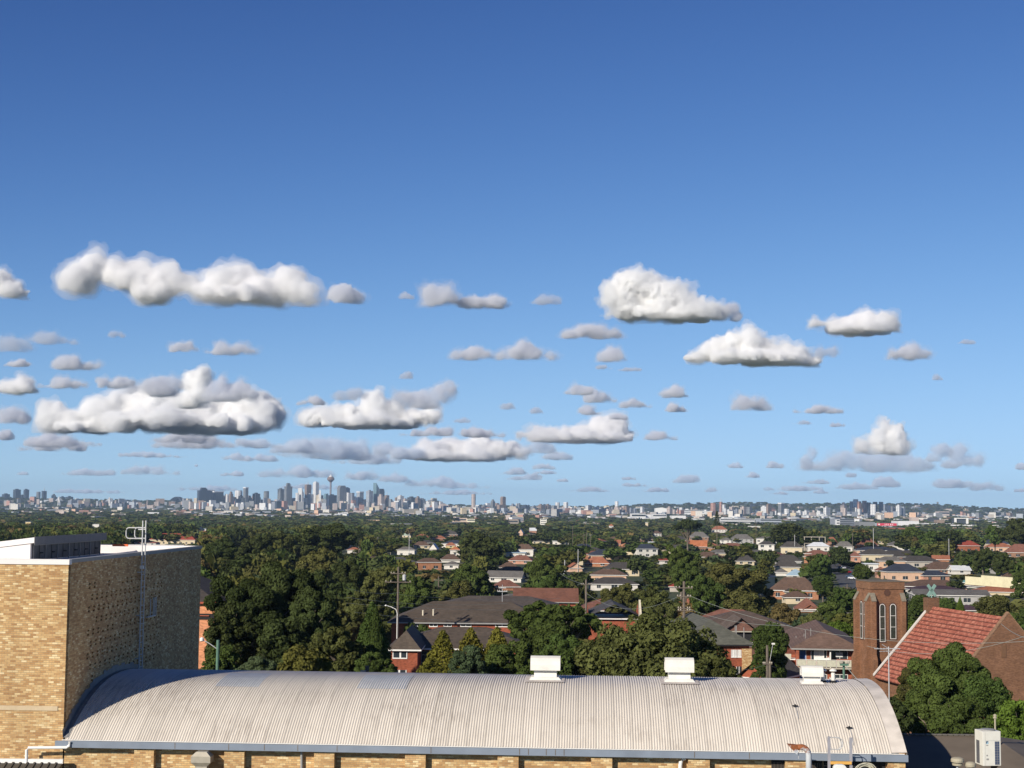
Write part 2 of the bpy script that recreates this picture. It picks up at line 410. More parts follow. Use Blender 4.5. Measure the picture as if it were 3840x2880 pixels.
# ------------------------------------------------------------------ brick block on the left (same axes)
blk = empty('brick_block', hl(-.15, .3, 0), HA); tag(blk, 'tall windowless yellow brick block with a white capped flat roof', 'building')
BT = 37.5 - 29.95; BD = 22.5
def bl(p): q = to_local(p); return Vector((q.x + .15, q.y - .3, q.z))
MB().box(-26, 0, -.002, .28, -18, BT - .22).build('front_wall', M_YB, blk)
# side wall with rows of omitted bricks
ycuts = {0.28, BD}; zc = {-18., BT - .13}; holes = set()
groups = []
for g in range(9):
    zt = 6.32 - g * .516; o_ = .4 if g % 2 else 0.
    for k in range(17):
        yb = 2.75 + .7 * k + o_
        if yb > 14.6: continue
        if rnd.random() < (.5 if g in (0, 8) and k < 9 else .03): continue
        for q in (0, 1):
            if rnd.random() < .03: continue
            groups.append((yb + (.0 if q == 0 else -.02), zt - q * .172))
hz = .095; hw_ = .26
zlines = sorted({z for _, z in groups}); 
rows_ = {}
for y_, z_ in groups: rows_.setdefault(z_, []).append(y_)
mb = MB(); zprev = -18.
for z_ in zlines:
    mb.face([(0, .28, zprev), (0, BD, zprev), (0, BD, z_), (0, .28, z_)]); y0 = .28
    for y_ in sorted(rows_[z_]):
        y_ = max(y_, y0 + .01)
        mb.face([(0, y0, z_), (0, y_, z_), (0, y_, z_+hz), (0, y0, z_+hz)])
        a, b, c, d = (0, y_, z_), (0, y_+hw_, z_), (0, y_+hw_, z_+hz), (0, y_, z_+hz); e = [(-.11, *q[1:]) for q in (a, b, c, d)]
        mb.face(e); mb.face([a, b, e[1], e[0]]); mb.face([b, c, e[2], e[1]]); mb.face([c, d, e[3], e[2]]); mb.face([d, a, e[0], e[3]])
        y0 = y_ + hw_
    mb.face([(0, y0, z_), (0, BD, z_), (0, BD, z_+hz), (0, y0, z_+hz)]); zprev = z_ + hz
mb.face([(0, .28, zprev), (0, BD, zprev), (0, BD, BT-.13), (0, .28, BT-.13)])
mb.face([(0, BD, -18), (-26, BD, -18), (-26, BD, BT-.13), (0, BD, BT-.13)])
mb.face([(0, -.002, -18), (0, .28, -18), (0, .28, BT-.13), (0, -.002, BT-.13)])
mb.build('side_wall', M_YB, blk, fixn=False)
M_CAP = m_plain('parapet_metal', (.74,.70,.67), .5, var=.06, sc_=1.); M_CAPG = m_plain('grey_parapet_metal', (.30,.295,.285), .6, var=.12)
MB().box(-26, .04, -.05, .30, BT - .22, BT + .0).build('parapet_capping', M_CAP, blk)
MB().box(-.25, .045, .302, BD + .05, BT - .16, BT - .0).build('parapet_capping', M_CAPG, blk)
MB().box(-26, -.26, BD - .3, BD + .05, BT - .5, BT).build('parapet_capping', M_CAP, blk)
mb = MB(); mb.box(-.35, -.252, .31, BD - .31, BT - .5, BT - .02); mb.build('parapet_upstand', M_CAP, blk)
MB().box(-26, -.36, .31, BD - .31, BT - .9, BT - .46).build('roof_deck', m_plain('white_roof_membrane', (.70,.66,.63), .6, var=.08), blk)
MB().box(-26, bl(P(213, 2660, 66)).x, -.03, -.003, bl(P(100, 2667, 65.9)).z, bl(P(100, 2650, 65.9)).z).build('render_band', m_plain('sandstone_render', (.55,.43,.28), .9), blk)
# clerestory lantern on the block's roof
c0, c1 = bl(P(131, 2012, 75.7)), bl(P(396, 1998, 86.5)); fz = c0.z; wx = bl(P(114, 2039, 75.7)).x
lan = empty('roof_lantern', hl(wx - .15, c0.y + .3, BT - .47), HA); tag(lan, 'white clerestory roof box with dark louvred windows on the brick block', 'roof lantern')
ld = c1.y - c0.y; lh = fz - (BT - .46); sl = .13
mb = MB(); mb.prism([(0, 0), (0, lh - .34), (-12, lh - .34 - 12 * sl), (-12, 0)], 0, ld, 'y'); mb.build('wall', M_CAP, lan)
ov = c0.x - wx
mb = MB(); mb.prism([(ov - .01, lh - .03), (ov - .01, lh - .3), (-12, lh - .3 - 12.2 * sl), (-12, lh - .03 - 12.2 * sl)], -.06, ld + .35, 'y'); mb.build('roof', M_CAP, lan)
MB().box(ov - .008, ov + .02, -.05, ld + .38, lh - .40, lh).build('fascia', m_plain('dark_fascia', (.17,.168,.168), .7), lan)
mb = MB(); mb.box(.003, .05, .25, ld - .2, .05, lh - .36, 0)
for k in range(7):
    y_ = .25 + (ld - .5) * k / 6; mb.box(.05, .09, y_ - .03, y_ + .03, .0, lh - .36, 1)
    if k < 6:
        ym = y_ + (ld - .5) / 12; mb.box(.05, .065, ym - .015, ym + .015, .05, lh - .4, 2); mb.box(.05, .10, ym + .1, ym + .45, .35, .41, 2)
mb.box(.05, .09, .22, ld - .17, lh - .44, lh - .38, 1)
mb.build('louvre_window', [m_plain('smoky_pane', (.11,.107,.103), .6, var=.35, sc_=2., spec=.1), m_plain('window_metal', (.24,.235,.225), .6), M_DARK], lan)
mb = MB(); mb.tube([(-9, -.06, .35), (-1.9, -.06, .35 + .5)], .05, 6); mb.build('sloping_rail', M_WOOD, lan)
# roof access ladder up the shaded wall
lx = .22; ly = bl(P(525, 2300, 76.4)).y; zb = bl(P(521, 2516, 76.4)).z; zt = bl(P(526, 1952, 76.4)).z
lad = empty('access_ladder', hl(-.15 + lx, ly + .3, zb), HA); tag(lad, 'tall galvanised ladder fixed to the shaded brick wall, guard hoops at its top', 'ladder')
H_ = zt - zb
for s in (-.27, .27): MB().tube([(0, s, 0), (0, s, H_)], .035, 6).build('rail', M_STEEL, lad)
mb = MB()
for k in range(int((H_ - 1.5) / .3)): mb.tube([(0, -.27, .2 + k * .3), (0, .27, .2 + k * .3)], .016, 5)
mb.build('rungs', M_STEEL, lad)
for k in range(4):
    for s in (-.27, .27): z_ = .6 + k * 2.1; MB().box(-lx, 0, s - .02, s + .02, z_, z_ + .05).build('wall_bracket', M_STEEL, lad)
for s, ww in ((-.27, .82), (.27, .55)):
    zt_, zb_ = H_ - .35, H_ - .88
    pth = [(0, s, zt_), (-ww + .15, s, zt_)] + [(-ww + .15 - .15 * math.sin(a), s, zt_ - .15 + .15 * math.cos(a)) for a in (.5, 1.05, 1.57)] + [(-ww, s, zb_ + .15)] + [(-ww + .15 - .15 * math.cos(a), s, zb_ + .15 - .15 * math.sin(a)) for a in (.5, 1.05, 1.57)] + [(0, s, zb_)]
    MB().tube(pth, .03, 6).build('guard_hoop', M_STEEL, lad)
MB().box(-.05, .12, -.42, -.30, H_ - 2.35, H_ - 2.2).build('bracket_lamp', M_WHITE, lad)
# small steel gate frame on the wall
gy0, gy1 = bl(P(536, 2240, 76.8)).y, bl(P(586, 2240, 79)).y; z1_, z0_ = bl(P(580, 2241, 79)).z, bl(P(580, 2309, 79)).z
gf = empty('wall_frame', hl(-.15 + .08, gy1 + .3, z0_), HA); tag(gf, 'small grey steel frame bolted to the shaded brick wall right of the ladder', 'steel frame')
mb = MB()
for y_ in (-.2, -.75, 0, .02 + .25): mb.box(0, .04, y_ - .02, y_ + .02, 0, z1_ - z0_)
for k in range(5): mb.box(0, .03, 0, .27, k * (z1_-z0_) / 4 - .015, k * (z1_-z0_) / 4 + .015)
mb.box(-.02, .1, -1.4, .0, -.0, .05)
mb.build('frame', M_STEEL, gf)
# rail on the far parapet with an orange marker
rl = empty('parapet_rail', hl(-5, 21.5, BT), HA); tag(rl, 'thin steel safety rail along the far white parapet', 'rail')
mb = MB(); mb.tube([(-1.6, 0, .06), (4.2, 0, .06)], .02, 5)
for q in (-1.5, -.9): mb.tube([(q, 0, -.9), (q + .25, 0, .06)], .03, 5)
mb.build('bar', M_STEEL, rl); MB().box(.1, 1.0, -.06, -.02, -.04, .08).build('marker', m_plain('orange_marker', (.75,.16,.06), .5), rl)

# ------------------------------------------------------------------ things on and around the vault
def on_vault(px, py, Y, extra=0):
    p = to_local(P(px, py, Y)); return p
def roof_vent(px0, px1, ptop, label, master=None, W=None):
    Yd = 72.3; p = to_local(P((px0 + px1) / 2, ptop, Yd)); W = S(px1 - px0, Yd)
    k = W / 1.32; y_ = 6.9; base = arc(y_) - .0
    if master is None:
        e = empty('roof_vent', hl(p.x, y_, base), HA)
        mb = MB(); hw2 = .60
        top = [(-.42, .66), (-.46, .80), (-.40, .98), (-.28, 1.08), (-.1, 1.12), (.1, 1.12), (.28, 1.08), (.40, .98), (.46, .80), (.42, .66)]
        top = [(-.46, .46), (-.45, .70), (-.40, .88), (-.30, 1.0), (-.12, 1.08), (.12, 1.08), (.30, 1.0), (.42, .88), (.46, .7), (.46, .46), (.43, .46), (.39, .86), (.1, 1.05), (-.1, 1.05), (-.37, .86), (-.43, .46)]
        mb.prism(top, -.66, .66, 'x'); mb.build('hood', M_VENT, e)
        MB().prism([(-.44, .58), (-.40, .85), (-.1, 1.04), (.1, 1.04), (.40, .85), (.44, .58)], -.64, .64, 'x').build('hood_panel', M_VENT, e)
        MB().prism([(-.36, .0), (-.13, .60), (.26, .60), (.36, .0)], -.50, .50, 'x').build('neck', M_VENT, e)
        mb = MB(); n = 0
        for s0, s1, za, zb2 in (((.70, .52), (.60, .42), .0, .17),):
            mb.v += [(-s0[0], -s0[1], -.25), (s0[0], -s0[1], -.25), (s0[0], s0[1], -.25), (-s0[0], s0[1], -.25), (-s0[0], -s0[1], .04), (s0[0], -s0[1], .04), (s0[0], s0[1], .04), (-s0[0], s0[1], .04), (-s1[0], -s1[1], .15), (s1[0], -s1[1], .15), (s1[0], s1[1], .15), (-s1[0], s1[1], .15)]
            for q in ((0,1,5,4),(1,2,6,5),(2,3,7,6),(3,0,4,7),(4,5,9,8),(5,6,10,9),(6,7,11,10),(7,4,8,11),(8,9,10,11)): mb.f.append(q); mb.m.append(0)
        mb.build('base_skirt', M_VENT, e)
        mb = MB(); pts = [(y2, arc(y_ + y2) - base + .05) for y2 in np.linspace(-1.0, .9, 8)]
        for (ya, za), (yb2, zb3) in zip(pts[:-1], pts[1:]): mb.face([(-.86, ya, za), (.86, ya, za), (.86, yb2, zb3), (-.86, yb2, zb3)])
        mb.build('flashing_sheet', m_plain('vent_flashing', (.56,.5,.45), .6, var=.2), e)
    else: e = dup(master, hl(p.x, y_, base), HA)
    e.scale = (k, k if k < .9 else 1, k if k < .9 else 1)
    tag(e, label, 'roof vent', 'white box vents on the vault ridge'); return e
M_VENT = m_plain('vent_white', (.70,.67,.61), .6, var=.12, sc_=2.)
v1 = roof_vent(1993, 2102, 2468, 'large white hooded vent on the vault, leftmost of the three')
roof_vent(2490, 2595, 2477, 'large white hooded vent in the middle of the three on the vault', v1)
roof_vent(2990, 3068, 2505, 'smaller white hooded vent in front of the flats with balconies', v1)
for px, lab, pt in ((3091, 'white capped flue pipe beside the smallest roof vent', 2515), (3128, 'white capped flue pipe nearest the green timber pole', 2529)):
    p = to_local(P(px, 2560, 71)); y_ = 7.2; e = empty('flue_pipe', hl(p.x, y_, arc(y_) - .05), HA); tag(e, lab, 'flue', 'flue pipes on the vault')
    h = .62
    MB().lathe([(.095, 0), (.095, h - .12), (.05, h - .1)]).build('pipe', M_VENT, e); MB().lathe([(.02, h - .05), (.17, h - .03), (.15, h + .03), (.03, h + .09)]).build('cap', M_VENT, e)
    MB().lathe([(.2, 0), (.17, .08), (.1, .17)]).build('boot', M_DARK, e)
for px, py, lab in ((2964, 2655, 'small dark roof anchor high on the pale vault'), (3160, 2737, 'small dark roof anchor with a hanging cable above the steel hatch ladder')):
    # solve the point on the vault
    y_ = 3.
    for _ in range(30):
        q = hl(to_local(P(px, py, EL.y + y_)).x, y_, arc(y_)); yq = Q(q)[1]; y_ = min(max(y_ + (yq - py) / 100., .3), 7.4)
    e = empty('roof_anchor', hl(to_local(P(px, py, EL.y + y_)).x, y_, arc(y_)), HA); tag(e, lab, 'roof anchor', 'roof anchors')
    mb = MB(); mb.box(-.03, .03, -.03, .03, 0, .16); mb.box(-.12, .12, -.03, .03, .07, .12); mb.build('bracket', M_DARK, e)
    mb = MB(); mb.tube([(0.02, 0, .04), (.03, -.4, arc(y_ - .4) - arc(y_) + .05), (.0, -1., arc(y_ - 1.) - arc(y_) + .05)], .012, 5); mb.build('cable', M_STEEL, e)
# kitchen exhaust cowl at the left
p = to_local(P(754, 2840, 65)); e = empty('exhaust_cowl', hl(p.x, -.28, -3.0), HA); tag(e, 'beige sheet metal exhaust cowl hanging below the gutter', 'exhaust cowl')
def frus(mb, a, b, za, zb, m=0):
    n = len(mb.v); mb.v += [(-a[0],-a[1],za),(a[0],-a[1],za),(a[0],a[1],za),(-a[0],a[1],za),(-b[0],-b[1],zb),(b[0],-b[1],zb),(b[0],b[1],zb),(-b[0],b[1],zb)]
    for q in ((3,2,1,0),(4,5,6,7),(0,1,5,4),(1,2,6,5),(2,3,7,6),(3,0,4,7)): mb.f.append(tuple(n + i for i in q)); mb.m.append(m)
M_COWL = m_plain('beige_galvanised', (.40,.36,.29), .5, .2, .15, 4.)
mb = MB(); frus(mb, (.41,.30), (.41,.30), 2.25, 2.50); frus(mb, (.41,.30), (.22,.2), 2.502, 2.68); frus(mb, (.24,.18), (.41,.30), 2.08, 2.248); frus(mb, (.24,.18), (.24,.18), 0, 2.078); mb.build('cowl_body', M_COWL, e)
# downpipes
def pipe(name, pts, r, mat_, lab, px=None, Yd=65.45):
    w_ = [P(a, b, Yd) for a, b in pts]; e = MB(); o = w_[-1]
    e = e.tube([q - o for q in w_], r, 10).build(name, mat_, None, loc=o, smooth=False); tag(e, lab, 'downpipe'); return e
pipe('downpipe', [(262, 2781), (259, 2797), (250, 2803), (106, 2804), (100, 2812), (99, 2862)], .065, M_WHITE, 'white bent downpipe running left across the brick block', Yd=65.6)
pipe('downpipe', [(1131, 2813), (1131, 2860), (1131, 3100)], .055, M_CAPG, 'straight grey downpipe between two brick pilasters', Yd=65.5)
pipe('downpipe', [(2570, 2843), (2562, 2846), (2553, 2858), (2551, 2872), (2552, 3100)], .085, M_WHITE, 'white elbow downpipe under the middle of the gutter', Yd=64.6)
# rusty gooseneck
gz0 = P(3033, 2950, 62.6); e = empty('gooseneck_duct', gz0); tag(e, 'rusty galvanised gooseneck duct bending left over the gutter', 'duct')
cx = P(3033, 2880, 62.6).x - gz0.x; tz = P(3033, 2822, 62.6).z - gz0.z
path = [(cx, 0, 0), (cx, 0, tz - .1)] + [(cx - .32 * (1 - math.cos(a)), 0, tz - .1 + .32 * math.sin(a)) for a in (.35, .7, 1.05, 1.35)] + [(cx - .52, 0, tz + .2)]
MB().tube(path, .118, 14).build('duct', m_rust(), e, smooth=True)
mb = MB(); n = 0; a = [(cx - .50, -.13, tz + .31), (cx - .50, .13, tz + .31), (cx - .44, .13, tz + .08), (cx - .44, -.13, tz + .08)]; b = [(cx - .86, -.17, tz + .33), (cx - .86, .17, tz + .33), (cx - .50, .17, tz - .06), (cx - .50, -.17, tz - .06)]
for q in range(4): mb.face([a[q], a[(q+1) % 4], b[(q+1) % 4], b[q]])
mb.build('mouth', m_rust(), e); MB().box(cx - .42, cx - .40, -.02, .02, tz - .25, tz + .02).build('stay', M_STEEL, e)
# hatch ladder with hoop, yellow bar, white bin, coiled hose
LY = 62.3
gl = P(3150, 2980, LY); e = empty('hatch_ladder', gl); tag(e, 'grey steel hatch ladder with a D shaped guard rail rising past the gutter', 'ladder')
def rel(px, py, Y=LY): return P(px, py, Y) - gl
for (a, b) in ((3110, 3110), (3191, 3192)):
    t_ = 2762 if a == 3110 else 2766; q0, q1 = rel(b, 2980), rel(a, t_)
    MB().box(q0.x - .055, q0.x + .055, -.03, .03, q0.z, q1.z).build('stile', m_plain('mauve_grey_steel', (.36,.35,.38), .5, .2), e)
    MB().box(q0.x + .065, q0.x + .10, .2, .26, q0.z, q1.z - .05).build('stile', M_STEEL, e)
pp = [rel(3116, 2765), rel(3146, 2766), rel(3156, 2773), rel(3160, 2785), rel(3159, 2800), rel(3152, 2809), rel(3143, 2811), rel(3116, 2809)]
MB().tube(pp, .02, 6).build('guard_hoop', M_STEEL, e); MB().tube([q + Vector((-.01, .22, -.03)) for q in pp], .02, 6).build('guard_hoop', M_STEEL, e)
MB().box(rel(3113, 2859).x, rel(3192, 2859).x, -.09, -.04, rel(3150, 2865).z, rel(3150, 2854).z).build('yellow_bar', m_plain('yellow_paint', (.72,.40,.10), .5), e)
mb = MB()
for k in range(4): mb.tube([rel(3112, 2885 + k * 22), rel(3190, 2885 + k * 22)], .02, 5)
mb.build('rung', M_STEEL, e)
q = P(3151, 2868, 61.6); mb = MB(); w2 = S(24, 61.6)
mb.prism([(-w2, -1.2), (-w2, -.12), (-w2 + .06, -.03), (-w2 + .16, 0), (w2 - .16, 0), (w2 - .06, -.03), (w2, -.12), (w2, -1.2)], 0, .25, 'y')
o = mb.build('plastic_drum', m_plain('white_plastic', (.72,.72,.69), .5), None, loc=q, bevel=.02); tag(o, 'rounded white plastic drum at the foot of the hatch ladder', 'drum')
q = P(3246, 2898, 62.0); mb = MB()
for k in range(7):
    r_ = S(34 - (k % 3) * 4, 62); dx = (k - 3) * .035; mb.tube([(dx + r_ * math.cos(a), .03 * (k - 3), r_ * math.sin(a) + (k % 2) * .02) for a in np.linspace(0, 2 * math.pi, 33)], .02, 6, cap=False)
o = mb.build('coiled_hose', m_plain('hose_beige', (.50,.47,.36), .5), None, loc=q); tag(o, 'coil of pale beige hose hanging right of the hatch ladder', 'hose')
# lean-to roof corner bottom left
p0 = P(0, 2866, 64.4); e = empty('lean_to_roof', P(60, 2990, 64.4)); bx = e.location
tag(e, 'corner of a dark brown ribbed lean-to roof against the brick block', 'roof')
mb = MB(); x0 = P(-120, 2870, 63.5).x - bx.x; x1 = P(178, 2870, 63.5).x - bx.x; zt_ = P(60, 2862, 65.5).z - bx.z
mb.face([(x0, 1.2, zt_), (x1, 1.2, zt_), (x1 - .15, -1.6, zt_ - 1.0), (x0, -1.6, zt_ - 1.0)])
for k in range(14): xx = x1 - .25 - k * .3; mb.prism([(1.2, zt_), (1.2, zt_ + .05), (-1.6, zt_ - .95), (-1.6, zt_ - 1.0)], xx - .04, xx + .04, 'x')
mb.build('ribbed_sheet', m_plain('brown_sheet', (.075,.065,.05), .6), e)
MB().box(x0, x1 + .02, 1.18, 1.34, zt_ - .02, zt_ + .16).build('white_flashing', M_WHITE, e)
# dark low roof at the right, behind and below the gable
e = empty('brown_sheet_roof', P(3600, 2880, 72)); bx = e.location; tag(e, 'low brown corrugated roof beside the vault gable', 'building')
zr = P(3600, 2758, 75.5).z - bx.z
def lr(px, Y): return P(px, 2760, Y).x - bx.x
mb = MB(); x0 = lr(3396, 75.5) - 1.2; x1 = lr(3722, 75.5); x2 = lr(3990, 68)
mb.face([(x0, 3.5, zr), (x1, 3.5, zr), (x2, -10., zr - 3.4), (x0, -10., zr - 3.4)]); mb.face([(x1, 3.5, zr), (x1 + 3.2, 6.5, zr - .75), (x2 + 3, -10, zr - 3.4), (x2, -10., zr - 3.4)])
mb.face([(x0, 3.5, zr), (x0, 7, zr - 1.), (x1 + 3.2, 6.5, zr - .75), (x1, 3.5, zr)])
mb.build('roof_sheet', m_plain('brown_roof_paint', (.155,.125,.095), .75, var=.2, sc_=.8), e, fixn=False)
mb = MB(); x = x0
while x < x1: mb.box(x, x + .22, 3.38, 3.62, zr + .01, zr + .06); x += .27
mb.build('ridge_cap', m_plain('ridge_paint', (.15,.135,.115), .8), e)
MB().box(x0 + .3, x2, 5.0, 5.3, -10 - bx.z * 0, zr - 1.6).build('back_wall', M_BRICK, e, (.2,.12,.07))
def roof_z(px, py):
    """point on the main slope of the low roof"""
    Y = 60.
    while Y < 76:
        q = P(px, py, Y) - bx
        if q.z <= zr - 3.4 * (3.5 - q.y) / 13.5: return q + bx
        Y += .05
    return q + bx
def condenser():
    Yc = 67.3; b0 = P(3706, 2872, Yc); e = empty('condenser_unit', b0, R(9)); tag(e, 'tall white air conditioning condenser on the low brown roof', 'air conditioner')
    h = S(130, Yc); MB().box(-.41, .41, -.37, .40, .06, h).build('casing', m_plain('casing_ivory', (.70,.68,.61), .45, var=.06), e, bevel=.012)
    mb = MB(); mb.box(.13, .34, -.376, -.371, .1, h * .72, 0)
    for k in range(10): z_ = .12 + k * (h * .7) / 10; mb.box(.13, .34, -.382, -.377, z_, z_ + .012, 1)
    mb.box(.23, .24, -.388, -.383, .1, h * .72, 1); mb.build('coil_grille', [m_plain('coil_blue', (.06,.08,.14), .4), M_CAPG], e)
    mb = MB(); mb.box(-.416, -.411, -.05, .25, .12, h * .72); mb.build('side_grille', m_plain('coil_grey', (.12,.12,.13), .4), e)
    mb = MB(); mb.box(-.30, -.295, -.374, -.371, .08, h - .05); mb.box(.385, .39, -.374, -.371, .08, h - .05); mb.box(-.29, .38, -.374, -.371, h * .74, h * .745); mb.build('panel_joint', M_CAPG, e)
    mb = MB(); mb.box(-.27, -.16, -.376, -.371, h * .65, h * .73); mb.build('badge', m_plain('badge_blue', (.35,.52,.62), .4), e)
    mb = MB(); mb.face([(-.27, -.378, h * .65), (-.16, -.378, h * .73), (-.27, -.378, h * .73)]); mb.build('badge_corner', m_plain('badge_dark', (.06,.1,.16), .4), e)
    for a_, z0, z1 in ((-.17, .6, .625), (-.19, .31, .35), (-.15, .2, .25)): MB().box(-.26, a_, -.376, -.371, h * z0, h * z1).build('sticker', M_CAPG, e)
    mb = MB(); mb.lathe([(.30, h + .001), (.30, h + .05), (.27, h + .05)], seg=24); mb.build('fan_ring', M_CAPG, e)
    for sx in (-.34, .34): MB().box(sx - .05, sx + .05, -.36, .36, -.75, .058).build('foot', M_WOOD, e)
condenser()
M_MUSH = m_plain('beige_cowl', (.38,.34,.25), .7)
for px, pt, w_, lab in ((3591, 2839, 48, 'wide beige mushroom vent on the low brown roof'), (3640, 2856, 40, 'smaller mushroom vent between the wide one and the white condenser')):
    Yd = 66.; q = P(px, pt + 22, Yd); e = empty('mushroom_vent', P(px, pt + 70, Yd)); r_ = S(w_ / 2, Yd); top = P(px, pt, Yd).z - e.location.z
    tag(e, lab, 'roof vent', 'mushroom vents')
    MB().lathe([(r_ * .98, top - .2), (r_, top - .12), (r_ * .9, top - .05), (r_ * .5, top - .01), (.01, top)], seg=20).build('cap', M_MUSH, e); MB().lathe([(r_ * .78, top - .34), (r_ * .8, top - .27), (r_ * .6, top - .24), (r_ * .6, top - .2)], seg=18).build('collar', M_MUSH, e)
    MB().lathe([(.05, -.4), (.05, top - .3)]).build('stem', M_STEEL, e)
p = P(3733, 2680, 74); b = P(3733, 2800, 74); e = empty('slim_flue', b); tag(e, 'slim grey-brown flue pipe rising behind the white condenser', 'flue'); hh = p.z - b.z
MB().lathe([(.042, -.3), (.042, hh - .1)]).build('pipe', M_MUSH, e); MB().lathe([(.09, hh - .17), (.095, hh - .1), (.06, hh - .09), (.06, hh - .05), (.095, hh - .04), (.05, hh + .02)]).build('cap', M_MUSH, e)
# television aerial behind the vault
p = P(3334, 2595, 82); top = P(3331, 2425, 82); e = empty('tv_aerial', Vector((p.x, p.y, 22))); tag(e, 'thin television aerial mast in front of the church tower foot', 'aerial'); hh = top.z - 22
MB().tube([(0, 0, 0), (0, 0, hh)], .03, 6).build('mast', M_STEEL, e); mb = MB(); mb.tube([(-.75, 0, hh - .12), (.62, 0, hh - .1)], .02, 5)
for k in range(8): mb.tube([(-.7 + k * .17, -.35, hh - .1), (-.7 + k * .17, .35, hh - .1)], .01, 4)
mb.tube([(0, 0, hh - .1), (-.35, 0, hh + .12)], .015, 4); mb.tube([(-.5, 0, hh - .25), (.15, 0, hh - .25)], .015, 4); mb.build('aerial_head', M_STEEL, e)
# ------------------------------------------------------------------ houses and flats
BOX = []      # pixel boxes that random trees and houses must keep clear: x0, y0, x1, y1, depth
def hip(w, d, rh, z0, ov=.5, typ='hip', th=.18):
    """roof of footprint w x d centred on 0,0; ridge along the longer side; returns an MB"""
    mb = MB(); X, Y_ = w / 2 + ov, d / 2 + ov
    A, B, C_, D_ = (-X, -Y_, z0), (X, -Y_, z0), (X, Y_, z0), (-X, Y_, z0)
    if typ == 'flat':
        mb.box(-X, X, -Y_, Y_, z0, z0 + .35); return mb
    if typ == 'gable':
        if w >= d: r0, r1 = (-X, 0, z0 + rh), (X, 0, z0 + rh)
        else: r0, r1 = (0, -Y_, z0 + rh), (0, Y_, z0 + rh)
    else:
        if w >= d: r0, r1 = (-X + Y_ * .95, 0, z0 + rh), (X - Y_ * .95, 0, z0 + rh)
        else: r0, r1 = (0, -Y_ + X * .95, z0 + rh), (0, Y_ - X * .95, z0 + rh)
    if w >= d: fs = [(A, B, r1, r0), (C_, D_, r0, r1), (B, C_, r1), (D_, A, r0)]
    else: fs = [(D_, A, r0, r1), (B, C_, r1, r0), (A, B, r0), (C_, D_, r1)]
    if typ == 'gable': fs = fs[:2]
    for f in fs: mb.face(f)
    e0, e1 = (lambda p: (p[0], p[1], p[2] - th)), None
    for p_, q_ in ((A, B), (B, C_), (C_, D_), (D_, A)):
        mb.face([p_, q_, e0(q_), e0(p_)], 1)
    mb.face([e0(A), e0(B), e0(C_), e0(D_)], 1)
    return mb
def house(loc, rz, w, d, h, rh, typ, rc, wc, wallmat=None, win=2, chim=False, detail=True, base=None, name='house', wing=None, cat='house', fasc=None, group=None, roofmat=None):
    e = empty(name, loc, rz); wm = wallmat or M_PLASTER
    mb = MB(); mb.box(-w/2, w/2, -d/2, d/2, -7, h, skip='tb')
    if typ == 'gable':
        if w >= d: mb.face([(-w/2, -d/2, h), (-w/2, d/2, h), (-w/2, 0, h + rh * .93)]); mb.face([(w/2, -d/2, h), (w/2, d/2, h), (w/2, 0, h + rh * .93)])
        else: mb.face([(-w/2, -d/2, h), (w/2, -d/2, h), (0, -d/2, h + rh * .93)]); mb.face([(-w/2, d/2, h), (w/2, d/2, h), (0, d/2, h + rh * .93)])
    mb.build('wall', wm, e, wc)
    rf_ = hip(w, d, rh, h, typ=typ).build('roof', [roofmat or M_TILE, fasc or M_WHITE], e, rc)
    if wing:
        wx_, ww, wd = wing; mb = MB(); mb.box(wx_ - ww/2, wx_ + ww/2, -d/2 - wd, -d/2 - .005, -7, h - .3, skip='t'); mb.build('wing_wall', wm, e, wc)
        r_ = hip(ww, wd * 2 + 1.5, rh * .6, h - .32, typ='hip'); r_.v = [(a + wx_, b - d/2, c) for a, b, c in r_.v]; r_.build('wing_roof', [roofmat or M_TILE, fasc or M_WHITE], e, rc)
    if detail:
        st = max(1, round(h / 2.9)); sh = h / st
        for s in range(st):
            n_ = max(1, int(w / 4.2))
            for k in range(n_):
                xw = -w/2 + w * (k + .5) / n_; ww_ = 1.0 if (k + s) % 2 else .65
                if wing and abs(xw - wing[0]) < wing[1] / 2 + 1: yf = -d/2 - wing[2]; xw = wing[0] if abs(xw - wing[0]) < wing[1] / 2 - 1 else None
                else: yf = -d/2
                if xw is None: continue
                z0 = s * sh + .85; mb = MB(); mb.box(xw - ww_, xw + ww_, yf - .03, yf + .02, z0, z0 + 1.25, 0); wn_ = mb.build('window', [M_GLASS, M_WHITE], e); mb = MB(); mb.box(xw - ww_ - .08, xw + ww_ + .08, yf - .07, yf - .031, z0 - .1, z0 - .0, 1); mb.box(xw - .03, xw + .03, yf - .06, yf - .031, z0 + .001, z0 + 1.25, 1)
                mb.build('frame', [M_GLASS, M_WHITE], wn_)
            for k in range(max(1, int(d / 5))):
                yw = -d/2 + d * (k + .5) / max(1, int(d / 5)); z0 = s * sh + .85
                mb = MB(); mb.box(-w/2 - .03, -w/2 + .02, yw - .6, yw + .6, z0, z0 + 1.2, 0); mb.box(-w/2 - .07, -w/2 - .031, yw - .7, yw + .7, z0 - .1, z0, 1); mb.build('window', [M_GLASS, M_WHITE], e)
    if chim: cxh = w * .2; MB().box(cxh - .35, cxh + .35, .6, 1.3, h, h + rh + .8).build('chimney', M_BRICK, rf_, (.26,.12,.07))
    return e

# ---- church
gA = P(3494, 2280, 188); gB = P(3778, 2308, 170); ax = Vector((gB.x - gA.x, gB.y - gA.y)); clen = ax.length; cr = math.atan2(ax.y, ax.x)   # local x runs from the far gable to the near gable
gA.z = (gA.z + gB.z) / 2; ch = empty('brick_church', (gA.x, gA.y, gA.z), cr); tag(ch, 'brown brick church nave under a steep red tiled roof', 'church')
HWc = 6.9; RC = 7.7
